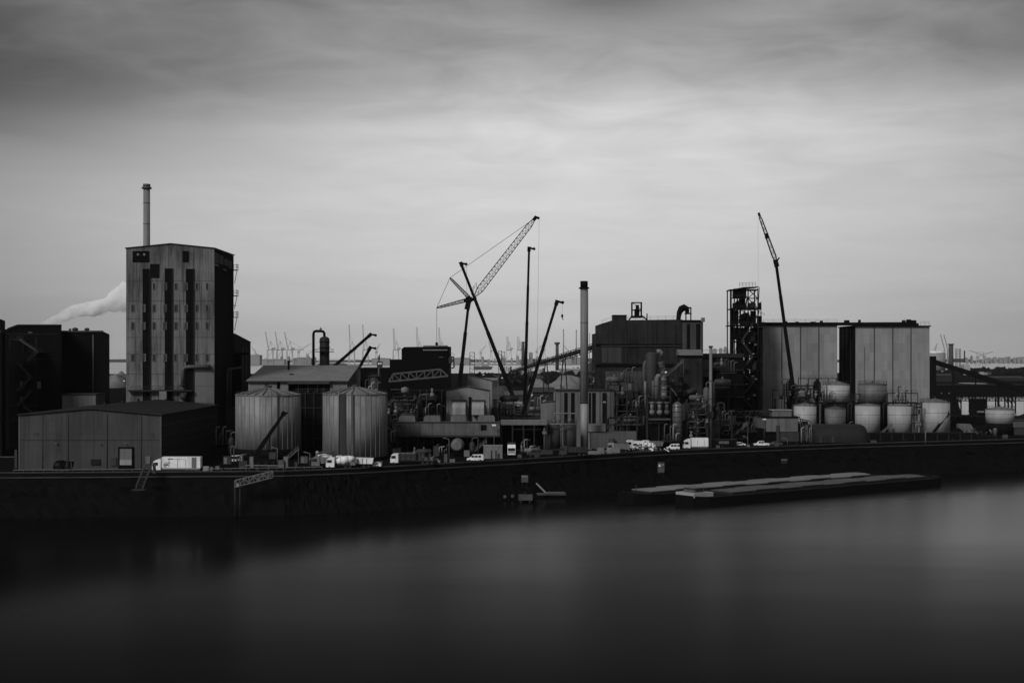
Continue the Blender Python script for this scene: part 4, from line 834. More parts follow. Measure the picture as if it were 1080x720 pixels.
for a, b in ((787.5, 420), (793.8, 416), (786, 404.3), (792, 396), (795.4, 399), (787, 388.6), (792.7, 372.5), (795, 362.8), (786.6, 432.6)):
    MB().box(X(a, Y), X(a+2.3, Y), Y-1.5, Y-1.2, Z(b+.9, Y), Z(b, Y)).build('lamp', PALE, r)  # pale bits added where bright background shows through the frame, not lamps
for a, b, c in ((774.5, 781, 392), (781.2, 787.6, 345), (788.8, 793.6, 329), (794.6, 799.2, 345)): MB().box(X(a, Y), X(b, Y), Y+7.5, Y+7.9, 0, Z(c, Y)).build('rear_wall', BLACK, r)
MB().box(X(799.8, Y), X(805, Y), Y+1, Y+9, 0, Z(345, Y)).build('lift_shaft', BLACK, r)
for a, b in ((305, 314.5), (314.5, 325), (325, 334), (334, 343), (343, 351.5), (351.5, 360), (360, 376)):
    m = MB(); m.beam(P(781, a, Y+D), P(789, b, Y+D), .3); m.beam(P(789, a, Y+D), P(799, b, Y+D), .3); m.beam(P(799, a, Y-.2), P(789, b, Y-.2), .25); m.beam(P(770.6, b, Y), P(799, b, Y), .35); m.build('lattice_bay', BLACK, r)
for a, b, c, d in ((775.4, 779.6, 327, 342), (782, 786.5, 314.6, 324), (794.5, 798.8, 327.5, 342), (787, 791, 345, 359), (790, 794, 363, 375), (775, 778.5, 345, 358), (788.5, 792.4, 380, 390), (777, 780.4, 379, 404)):
    m = MB(); m.box(X(a, Y), X(b, Y), Y+3, Y+7, Z(d, Y), Z(c, Y)); m.tube([P(b, d-1, Y+1), P(b+1, c+2, Y+1), P(b+2, c, Y+1)], .25, 6); m.build('machine', BLACK, r)
for q in (380, 410): MB().box(X(799.7, Y), X(805.2, Y), Y+.7, Y+.98, Z(q+.6, Y), Z(q, Y)).build('shaft_band', DGREY, r)

# the two silo blocks
Y = 575
r = thing('silo_block', 'wide pale concrete silo block right behind the stair tower, with the crane boom before it', 'silo', (X(844, Y), Y, 0), 'pale silo blocks')
MB().box(X(804.6, Y), X(883, Y), Y, Y+24, 0, Z(343.4, Y)).build('wall', SILOC, r)
for q in (824.6, 844.4, 863.6): MB().box(X(q-.5, Y), X(q+.5, Y), Y-.1, Y-.01, 0, Z(344, Y)).build('joint', DGREY, r)
MB().box(X(803.5, Y), X(884, Y), Y-.8, Y+24.4, Z(343.4, Y)+.02, Z(339.8, Y)).build('roof_gallery', BLACK, r)
m = MB(); m.rail([P(805, 339.6, Y), P(883, 339.6, Y)], 1.1, 4, .08); m.build('roof_rail', DGREY, r)
for q, w, h in ((829, 3, 1.4), (842, 2, 1), (858, 4, .9), (868, 1.6, 2)): MB().box(X(q, Y), X(q+w, Y), Y+3, Y+6, Z(339.8, Y), Z(339.8-h, Y)).build('roof_unit', BLACK, r)
r = thing('silo_block', 'wide pale concrete silo block with a dark left flank, rightmost of the two', 'silo', (X(936, Y), Y, 0), 'pale silo blocks')
MB().box(X(902.4, Y), X(980.4, Y), Y, Y+28, 0, Z(344.4, Y)).build('wall', SILOC, r)
fx = X(902.4, Y)
MB().box(fx-.35, fx-.01, Y+.3, Y+27.6, 0, Z(344.6, Y)).build('flank_shade', NEARBLACK, r)  # dark sheet over the pale block: this side's shade put into colour
for k in (6, 13, 20): MB().box(fx-.5, fx-.36, Y+k, Y+k+.6, 0, Z(346, Y)).build('flank_rib', DARK, r)
for q in (922, 941.6, 960.8): MB().box(X(q-.5, Y), X(q+.5, Y), Y-.1, Y-.01, 0, Z(345, Y)).build('joint', DGREY, r)
MB().box(X(911.6, Y), X(912.3, Y), Y-.08, Y-.01, 0, Z(366, Y)).build('crack_line', MGREY, r)
m = MB(); m.box(X(900.6, Y), X(981.4, Y), Y-.8, Y+28.4, Z(344.4, Y)+.02, Z(343.2, Y)); m.build('roof_slab', BLACK, r)
m = MB(); m.prism([(X(884.1, Y), Z(343.1, Y)), (X(969, Y), Z(343.1, Y)), (X(969, Y), Z(340.8, Y)), (X(953, Y), Z(339.6, Y)), (X(884.1, Y), Z(339.9, Y))], (Y, Y+4)); m.build('roof_gallery', BLACK, r)
for a, b, c in ((954.5, 957.5, 338), (959, 963.5, 337.2), (964, 969, 338), (893, 898, 338), (908, 910, 337.5)):
    m = MB(); m.cyl((X(a, Y), Y+4, Z(c+1.5, Y)), (X(b, Y), Y+4, Z(c+1.5, Y)), .9, n=10); m.box(X(a, Y), X(b, Y), Y+3.4, Y+4.6, Z(342, Y), Z(c+1, Y)); m.build('roof_fan', BLACK, r)
m = MB(); m.rail([P(971, 343, Y), P(980, 343, Y)], 1.5, 1.5, .1); m.build('roof_rail', LGREY, r)

# tank farm
def round_tank(pc, rp, Y, top, bot, label, mt, cone=1.2, name='storage_tank', rail=True, stair=None):
    x = X(pc, Y); rad = rp/F*Y; zt = Z(top, Y); zb = max(.05, Z(bot, Y))
    r = thing(name, label, 'tank', (x, Y, 0), 'tanks of the tank farm')
    m = MB(); m.lathe(x, Y, [(rad, zb), (rad, zt)], 36); sh = m.build('shell', mt, r)
    m = MB(); m.lathe(x, Y, [(rad+.1, zt+.01), (rad+.1, zt+.2), (.4, zt+cone), (.02, zt+cone+.1)], 36); m.build('roof', TANKG if mt is TANKW else MGREY, r)
    for k in (1, 2): MB().cyl((x, Y, zb+(zt-zb)*k/3), (x, Y, zb+(zt-zb)*k/3+.12), rad*1.006, n=36).build('weld_band', LGREY if mt is TANKW else DGREY, sh)
    if rail:
        m = MB(); m.rail([(x+math.cos(a)*rad, Y+math.sin(a)*rad, zt+.2) for a in [2*math.pi*k/14 for k in range(15)]], 1.1, 3, .07); m.build('handrail', DGREY, r)
    m = MB(); m.cyl((x, Y, zt+cone-.3), (x, Y, zt+cone+.8), .25, n=8); m.build('vent', DGREY, r)
    if zb > .5: MB().cyl((x, Y, 0), (x, Y, zb-.01), rad*1.02, n=28).build('plinth', BLACK, r)
    if stair:
        m = MB(); a, b = P(*stair[0], Y-rad-.6), P(*stair[1], Y-rad*.6-.6); mid = a.lerp(b, .5); mid.y -= .3; m.tube([a, mid, b], .4, 4); m.rail([a, mid, b], 1.1, 1.5, .08); m.build('stair', BLACK, r)
    return r
round_tank(849, 11.8, 528, 427.6, 456, 'white round tank directly behind the grey box sheds', TANKW, 1.0)
round_tank(881, 11, 536, 430.6, 456, 'grey round tank behind the dark barrel-roofed shed', TANKG, .8)
round_tank(915, 13, 534, 427.4, 456.4, 'white round tank just right of the dark barrel-roofed shed', TANKW, .8)
round_tank(949, 12.6, 534, 427.6, 456.4, 'plain white round tank left of the big stairwayed tank', TANKW, .8, rail=False)
round_tank(986, 15.4, 536, 424, 456.6, 'biggest white round tank, a dark stair across its face', TANKW, 1.4, stair=((984, 456), (1001, 436)))
round_tank(882, 13.8, 556, 405.6, 424, 'white round tank raised behind the lower tanks, before the gap between silo blocks', TANKW, 1.5)
round_tank(920, 15, 556, 405.4, 424, 'grey round tank raised behind the lower tanks, in front of the right silo block', TANKG, .8)
round_tank(845, 9, 552, 411, 424, 'small grey round tank under the crane boom', TANKG, .8)
Y = 545
r = thing('tank_platform', 'long railed steel platform running between the upper and lower tanks', 'platform', (X(900, Y), Y, 0))
MB().box(X(828, Y), X(968, Y), Y, Y+3, Z(425.4, Y), Z(424, Y)).build('deck', BLACK, r)
m = MB(); m.rail([P(828, 424, Y-.1), P(968, 424, Y-.1)], 1.4, 2.4, .1); m.rail([P(868, 419.5, Y+2.4), P(968, 419.5, Y+2.4)], 1.4, 2.4, .1); m.build('handrail', DGREY, r)
for i in range(12): MB().beam((X(830+i*12.4, Y), Y+.2, 0), (X(830+i*12.4, Y), Y+.2, Z(425, Y)), .4).build('post', BLACK, r)
for q in (866.5, 894.5, 898, 932, 964): MB().tube([P(q, 456, Y-1), P(q, 427, Y-1), P(q+1, 425.6, Y-1), P(q+6, 425.4, Y-1)], .3, 7).build('pipe', DARK, r)
Y = 549
def railing_frame(p0, p1, y0, y1, Y, label, n=3):
    r = thing('pipe_portal', label, 'pipe portal', ((X(p0, Y)+X(p1, Y))/2, Y, 0), 'goal-shaped pipe frames over the tanks')
    m = MB(); m.beam(P(p0, y0, Y), P(p1, y0, Y), .3); m.build('beam', BLACK, r)
    for i in range(n+1): q = p0+(p1-p0)*i/n; MB().beam((X(q, Y), Y, 0), (X(q, Y), Y, Z(y0, Y)), .26).build('post', BLACK, r)
    m = MB(); m.rail([P(p0, y0, Y), P(p1, y0, Y)], 1.2, 2.4, .08); m.build('handrail', DARK, r)
railing_frame(815, 853, 411.5, 440, 549, 'goal-shaped dark pipe frame in front of the left silo block')
railing_frame(842, 884, 399, 424, 566, 'tall railing frame behind the small grey tank', 4)
railing_frame(936, 968, 414.5, 424, 551, 'goal-shaped dark pipe frame above the plain white tank', 2)
pipe_rack(828, 864, 541, 405, 428, 'crowded pipe rack beneath the foot of the right crane boom', 3, 6, 7, None, 2)
pipe_rack(962, 972, 530, 425, 450, 'narrow pipe rack squeezed beside the biggest white tank', 1, 3, 3, None, 2)
for pc, lab in ((833, 'black vertical hopper under the crane boom, left of the small grey tank'), (861.5, 'black vertical hopper between the small grey tank and the raised white tank')):
    Y = 543; r = thing('hopper', lab, 'hopper', (X(pc, Y), Y, 0), 'black hoppers in the tank farm')
    m = MB(); m.lathe(X(pc, Y), Y, [(.9, 0), (.9, Z(424, Y)), (1.5, Z(418, Y)), (1.5, Z(404, Y)), (1.0, Z(402, Y)), (.05, Z(401.5, Y))], 14); m.build('body', BLACK, r)
    m = MB(); m.cyl((X(pc, Y), Y, Z(402, Y)), (X(pc, Y), Y, Z(399, Y)), .5, n=8); m.build('inlet', DARK, r)
Y = 520
r = thing('bund_wall', 'long black retaining wall along the foot of the white tanks', 'wall', (X(930, Y), Y, 0))
MB().box(X(860, Y), X(1030, Y), Y, Y+.5, 0, Z(456.5, Y)).build('wall', BLACK, r)
MB().box(X(860, Y), X(1030, Y), Y-.15, Y+.65, Z(456.5, Y)+.01, Z(456.5, Y)+.25).build('coping', DARK, r)
for q in range(868, 1030, 12): MB().box(X(q, Y), X(q+1, Y), Y-.25, Y-.01, 0, Z(457.2, Y)).build('buttress', DARK, r)

# grey box sheds and the barrel-roofed shed
Y = 515
r = thing('box_shed', 'grey flat-topped box shed with a darker lower half below the white tank', 'shed', (X(826, Y), Y, 0))
m = MB(); m.box(X(808, Y), X(841.5, Y), Y, Y+9, Z(455, Y), Z(440.4, Y)); m.build('upper_wall', TANKG, r)
MB().box(X(820, Y), X(843, Y), Y+.2, Y+9, 0, Z(455.1, Y)).build('lower_wall', DGREY, r)
MB().box(X(806, Y), X(844, Y), Y-.4, Y+9.4, Z(440.4, Y)+.01, Z(439.4, Y)).build('roof', BLACK, r)
for q in (813.5, 821, 829): MB().box(X(q, Y), X(q+.5, Y), Y-.08, Y-.01, Z(455, Y), Z(441, Y)).build('seam', MGREY, r)
m = MB(); m.prism([(X(844.5, Y), Z(441.3, Y)), (X(855, Y), Z(443.6, Y)), (X(855, Y), Z(444.6, Y)), (X(844.5, Y), Z(442.3, Y))], (Y+1, Y+7)); m.build('side_canopy', BLACK, r)
MB().box(X(848.6, Y), X(854, Y), Y+3, Y+6, 0, Z(444.8, Y)).build('side_wall', MGREY, r)
for q in (845, 847): MB().beam((X(q, Y), Y+1.2, 0), (X(q, Y), Y+1.2, Z(442.4, Y)), .3).build('post', DGREY, r)
m = MB(); m.box(X(815.5, Y), X(836, Y), Y+2, Y+7, Z(439.3, Y), Z(433, Y)); rt = m.build('roof_room', TANKG, r)
MB().box(X(814, Y), X(836.6, Y), Y+1.7, Y+7.3, Z(433, Y)+.01, Z(432.2, Y)).build('roof_room_lid', PALE, rt)
m = MB(); m.prism([(X(797, Y), Z(450.6, Y)), (X(807.6, Y), Z(452, Y)), (X(807.6, Y), Z(441.4, Y)), (X(797, Y), Z(440.8, Y))], (Y+.5, Y+7)); m.build('left_box', MGREY, r)
m = MB(); m.prism([(X(797, Y), 0), (X(819.6, Y), 0), (X(819.6, Y), Z(454.6, Y)), (X(797, Y), Z(451.5, Y))], (Y+1, Y+7)); m.build('undercroft', BLACK, r)
MB().box(X(818.6, Y), X(821.8, Y), Y-.5, Y-.1, 0, Z(448.4, Y)).build('downpipe', DGREY, r)
Y = 530
r = thing('truss_bridge', 'faint dark lattice bridge crossing in front of the stair tower foot', 'bridge', (X(786, Y), Y, 0))
m = MB(); m.truss(P(764, 434, Y), P(809, 433, Y), P(764, 440, Y), P(809, 439.4, Y), 8, .35); m.build('truss', DGREY, r)
MB().box(X(764, Y), X(809, Y), Y+.4, Y+2.6, Z(440.6, Y), Z(439.9, Y)).build('deck', BLACK, r)
for q in (766, 806): MB().beam((X(q, Y), Y+1, 0), (X(q, Y), Y+1, Z(440, Y)), .4).build('leg', BLACK, r)
r = thing('dark_store', 'low black flat-roofed store behind the parked white pickup', 'building', (X(784, 520), 520, 0))
Y = 520; MB().box(X(764, Y), X(798, Y), Y, Y+8, 0, Z(447, Y)).build('wall', BLACK, r)
MB().box(X(763, Y), X(798.4, Y), Y-.3, Y+8.3, Z(447, Y)+.01, Z(446.4, Y)+.05).build('roof', DARK, r)
Y = 506
r = thing('barrel_shed', 'black barrel-roofed shed lying lengthwise on the right quay', 'shed', (X(888, Y), Y, 0))
zc, rr = Z(461.5, Y), 4.7; yc = Y+rr
BARREL = material('tarred_barrel_roof', .017, .6, .4, .3, .3, 2.0, 9, spec=.3)
def arch(x, k=1.0): return [(x, Y+rr*(1-k), .1)] + [(x, yc-rr*k*math.cos(math.pi*i/14), zc*k+rr*k*math.sin(math.pi*i/14)) for i in range(15)] + [(x, yc+rr*k, .1)]
m = MB(); x0, x1 = X(858, Y), X(916, Y); rows = [m.add(arch(x, k)) for x, k in ((x0, 1), (x1-3.2, 1), (x1-1.6, .965), (x1-.6, .9), (x1, .78))]
for a, b in zip(rows, rows[1:]):
    for k in range(16): m.face((a+k, a+k+1, b+k+1, b+k), True)
m.face([rows[-1]+k for k in range(17)]); m.build('shell', BARREL, r)
m = MB(); n = m.add(arch(x0-.05)); e = m.add(arch(x0+.3, .995)); m.face(range(n, n+17)); m.face(range(e+16, e-1, -1)); m.build('end_wall', DARK, r)
for q in (872, 886, 900):
    m = MB(); pts = [(X(q, Y), yc-(rr+.03)*math.cos(math.pi*i/14), zc+(rr+.03)*math.sin(math.pi*i/14)) for i in range(15)]; m.tube(pts, .07, 5); m.build('hoop', DARK, r)
for q in (864, 877): MB().box(X(q, Y), X(q+3, Y), Y-.12, Y-.01, .1, Z(460, Y)).build('door', DGREY, r)
Y = 503
for px_, top, lab in ((855.6, 446, 'lamp post by the left end of the barrel-roofed shed'), (976, 453, 'thin post on the quay in front of the biggest white tank')):
    r = thing('quay_post', lab, 'post', (X(px_, Y), Y, 0)); MB().cyl((X(px_, Y), Y, 0), (X(px_, Y), Y, Z(top, Y)), .16, n=7).build('post', LGREY, r)
    MB().box(X(px_, Y)-.4, X(px_, Y)+.4, Y-.3, Y+.3, Z(top, Y), Z(top-1.2, Y)).build('head', MGREY, r)
# far right: low tank, sheds
round_tank(1054.5, 14.6, 560, 431.6, 446, 'low white round tank standing apart at the far right', TANKW, 1.1)
Y = 556
r = thing('open_shed', 'small grey open-sided shed at the right edge behind the quay', 'shed', (X(1075, Y), Y, 0))
MB().box(X(1064, Y), X(1100, Y), Y, Y+8, Z(450.6, Y), Z(443.6, Y)).build('upper_wall', MGREY, r)
MB().box(X(1070, Y), X(1100, Y), Y+.3, Y+8, 0, Z(450.7, Y)).build('lower_wall', DGREY, r)
MB().box(X(1063.4, Y), X(1101, Y), Y-.3, Y+8.3, Z(443.6, Y)+.01, Z(443, Y)+.05).build('roof', DARK, r)
m = MB(); m.tube([P(1061.8, 450, Y), P(1061.8, 440.6, Y), P(1062.6, 439.8, Y), P(1068, 439.8, Y)], .22, 7); m.build('pipe', LGREY, r)

# ------------------------------------------------------------------ mobile cranes
TRUCKY = material('crane_yellow_grey', .09, .5, .2, .5, .1)
def mobile_crane(pb, Y, tip, label, r0=.85, r1=.42, nsec=4, pivot=2.8, hook=None, face=1, head=True, body=1.0):
    """carrier with wheels, cab, counterweight and a telescopic boom from its pivot to the boom tip"""
    base = Vector((X(pb, Y), Y, pivot)); top = P(tip[0], tip[1], Y)
    r = thing('mobile_crane', label, 'crane', (base.x, Y, 0), 'telescopic mobile cranes')
    c = base.x; L_ = 6.5*body
    MB().box(c-L_, c+L_, Y-1.3, Y+1.3, .7, 1.6).build('carrier', BLACK, r)
    for i in range(5):
        for s_ in (-1, 1):
            x = c - L_ + 1.2 + i*(2*L_-2.4)/4; MB().cyl((x, Y+s_*1.0-.2, .6), (x, Y+s_*1.0+.2, .6), .6, n=14).build('wheel', TYRE, r)
    MB().prism([(c+face*L_, .9), (c+face*L_, 1.9), (c+face*(L_-.5), 2.9), (c+face*(L_-2), 2.9), (c+face*(L_-2), .9)], (Y-1.2, Y+1.2)).build('cab', TRUCKY, r)
    MB().box(c-face*1.0, c-face*4.2, Y-1.35, Y+1.35, 1.7, 3.1).build('counterweight', DARK, r)
    MB().box(c+face*1.2, c+face*2.6, Y-1.3, Y-.5, 1.7, 3.4).build('operator_cab', TRUCKY, r)
    n = nsec
    for i in range(n):
        a, b = base.lerp(top, i/n), base.lerp(top, (i+1)/n); w = r0+(r1-r0)*i/max(1, n-1)
        MB().beam(a, b, w*2, w*2).build('boom_section', BLACK, r)
    m = MB(); m.beam(base.lerp(top, .12)-Vector((0, 0, 0)), Vector((c+face*1.4, Y, 1.7)), .5); m.build('lift_cylinder', DARK, r)
    if head:
        d = (top-base).normalized(); side = 1 if (hook or 1) > 0 else -1
        m = MB(); m.beam(top-d*.8, top+d*1.0, 1.3); m.beam(top+d*.6, top+d*.2+Vector((side*2.0, 0, -.1)), .7); m.cyl(top+d*.5+Vector((side*1.9, -.3, -.3)), top+d*.5+Vector((side*1.9, .3, -.3)), .55, n=10); m.build('boom_head', BLACK, r)
    if hook:
        hx = top + Vector((1.9 if hook > 0 else -1.9, 0, 0)); hz = hx.z - abs(hook)/F*Y
        MB().beam(hx, Vector((hx.x, Y, hz)), .06).build('hoist_rope', DGREY, r)
        m = MB(); m.box(hx.x-.35, hx.x+.35, Y-.2, Y+.2, hz-1.0, hz); m.tube([(hx.x, Y, hz-1), (hx.x, Y, hz-1.5), (hx.x+.3, Y, hz-1.8), (hx.x+.4, Y, hz-1.5)], .12, 6); m.build('hook_block', BLACK, r)
    return r
mobile_crane(279, 562, (390, 353.5), 'mobile crane whose upper boom rises furthest out from behind the gabled warehouse', .75, .55, 4)
mobile_crane(345, 566, (390, 367.6), 'mobile crane with the shorter steep boom tip behind the warehouse gable end', .75, .55, 3)
mobile_crane(556, 520, (486.6, 279), 'mobile crane with the long boom leaning left across the lattice crane', .88, .5, 5, hook=34)
mobile_crane(552.5, 540, (558, 263), 'mobile crane with the upright boom between the two leaning ones', .72, .42, 5)
mobile_crane(543.5, 478, (587, 319.5), 'mobile crane with the boom leaning right, just left of the tall chimney', .72, .45, 4, hook=12)
# truck loader crane by the left silo
Y = 405
r = thing('loader_crane', 'dark loader crane with its short boom tilted in front of the left silo', 'crane', (X(275, Y), Y, 0))
m = MB(); m.box(X(262, Y), X(292, Y), Y-1.2, Y+1.2, .6, 1.7); m.build('carrier', BLACK, r)
for q in (265, 273, 281, 289): MB().cyl((X(q, Y), Y-1.3, .55), (X(q, Y), Y-.9, .55), .55, n=12).build('wheel', TYRE, r)
MB().box(X(284.5, Y), X(291.5, Y), Y-1.2, Y+1.2, 1.71, Z(477, Y)).build('cab', DGREY, r)
a, b = P(271.5, 476.5, Y), P(299.4, 435.8, Y)
for i in range(3): MB().beam(a.lerp(b, i/3), a.lerp(b, (i+1)/3), 1.15-.18*i).build('boom_section', BLACK, r)
m = MB(); d = (b-a).normalized(); m.beam(b-d*.6, b+d*.5, 1.3); m.beam(b, b+Vector((1.2, 0, .1)), .5); m.build('boom_head', BLACK, r)
m = MB(); m.beam(a.lerp(b, .5), Vector((X(283.5, Y), Y, Z(470, Y))), .25); m.build('stay', BLACK, r)
MB().beam((X(271.5, Y), Y, 1.7), a, 1.3).build('slew_post', BLACK, r)

# big crane with the lattice jib
Y = 560
r = thing('lattice_jib_crane', 'big mobile crane with a lattice luffing jib, the highest thing over the plant', 'crane', (X(482, Y), Y, 0))
base, knee, tip = P(483, 400, Y), P(494.6, 317, Y), P(564.4, 230, Y); m1, m2 = P(474.6, 293, Y), P(460.6, 324.6, Y)
c = X(477, Y)
MB().box(c-9, c+9, Y-1.5, Y+1.5, .8, 1.9).build('carrier', BLACK, r)
for i in range(8): MB().cyl((c-8+i*2.28, Y-1.6, .7), (c-8+i*2.28, Y-1.1, .7), .68, n=12).build('wheel', TYRE, r)
MB().box(c-8, c-2, Y-1.6, Y+1.6, 2, 4.4).build('counterweight', DARK, r); MB().box(c+2, c+4, Y-1.7, Y-.4, 2, 4.2).build('operator_cab', TRUCKY, r)
foot = Vector((base.x-(knee.x-base.x)*.28, Y, 3.2))
for i in range(4): MB().beam(foot.lerp(knee, i/4), foot.lerp(knee, (i+1)/4), 2.0-.32*i).build('boom_section', BLACK, r)
m = MB(); m.beam(knee+Vector((-.8, 0, -3.5)), knee+Vector((.3, 0, 1.6)), 2.4, 2.0); m.beam(knee+Vector((0, 0, -.6)), knee+Vector((2.8, 0, 1.4)), 1.1); m.beam(knee+Vector((-2, 0, 0)), knee+Vector((1, 0, .5)), 1.0); m.build('jib_hinge', BLACK, r)
def lattice(p0, p1, w0, w1, bays, t, name, mat, par, taper=.12):
    p0, p1 = Vector(p0), Vector(p1); d = (p1-p0).normalized(); up = Vector((-d.z, 0, d.x)); m = MB(); rows = []
    for i in range(bays+1):
        f = i/bays; w = w0+(w1-w0)*f; w *= min(1, .25+f/taper) * min(1, .25+(1-f)/taper); q = p0.lerp(p1, f)
        rows.append([q+up*w/2*a+Vector((0, b*w/2, 0)) for a, b in ((1, 1), (1, -1), (-1, -1), (-1, 1))])
    for i, (a, b) in enumerate(zip(rows, rows[1:])):
        for k in range(4):
            m.beam(a[k], b[k], t); j = (k+1) % 4
            m.beam(a[k] if i % 2 else a[j], b[j] if i % 2 else b[k], t*.6); m.beam(b[k], b[j], t*.5)
    return m.build(name, mat, par)
lattice(knee+Vector((2.2, 0, 1.6)), tip, 2.6, 1.9, 22, .19, 'lattice_jib', BLACK, r)
d = (tip-knee).normalized()
m = MB(); m.beam(tip-d*1.2, tip+d*.8, 1.3); m.beam(tip+d*.4, tip+d*.2+Vector((1.6, 0, -.3)), .9); m.build('jib_head', BLACK, r)
for a, w in ((m1, .55), (m2, .55)):
    lattice(knee+Vector((.6, 0, .6)), a, 1.3, .6, 10, .3, 'strut', BLACK, r)
for a, b, w in ((tip, m1, .16), (m1, m2, .16), (P(560, 238, Y), P(497, 318, Y), .1)): MB().beam(a, b, w).build('pendant_rope', DGREY, r)
MB().beam(m2, P(460.6, 361, Y), .14).build('hoist_rope', DGREY, r)
m = MB(); p = P(460.6, 361, Y); m.box(p.x-.5, p.x+.5, Y-.4, Y+.4, p.z-1.6, p.z); m.build('hook_block', BLACK, r)
MB().beam(tip+Vector((1.6, 0, -.4)), P(566.6, 372, Y), .08).build('hoist_rope', MGREY, r)
m = MB(); m.rail([P(497, 311, Y), P(502.5, 303.5, Y)], 2, 1.5, .12); m.build('jib_ladder', BLACK, r)

# right crane with a thin fly jib
Y = 572 - 22
r = mobile_crane(842.5, Y, (818.4, 277), 'slim mobile crane standing before the left silo block, fly jib on top', .72, .5, 5, face=-1, head=False)
p, q = P(818.4, 277, Y), P(800.6, 226, Y)
m = MB(); m.beam(p+Vector((.4, 0, -1.6)), p+Vector((-.3, 0, 1.2)), 1.6); m.beam(p, p+Vector((1.3, 0, 2)), .5); m.build('jib_hinge', BLACK, r)
lattice(p+Vector((0, 0, .5)), q, 1.5, .8, 16, .2, 'fly_jib', BLACK, r)
m = MB(); m.beam(q+Vector((.3, 0, -.8)), q+Vector((-.2, 0, .6)), .8); m.build('jib_head', BLACK, r)
m = MB(); a = p.lerp(q, .55); m.box(a.x-.6, a.x+.6, Y-.5, Y+.5, a.z-1, a.z+1); m.build('jib_joint', BLACK, r)
MB().beam(q+Vector((-.4, 0, 0)), P(799.6, 372, Y), .05).build('hoist_rope', MGREY, r)

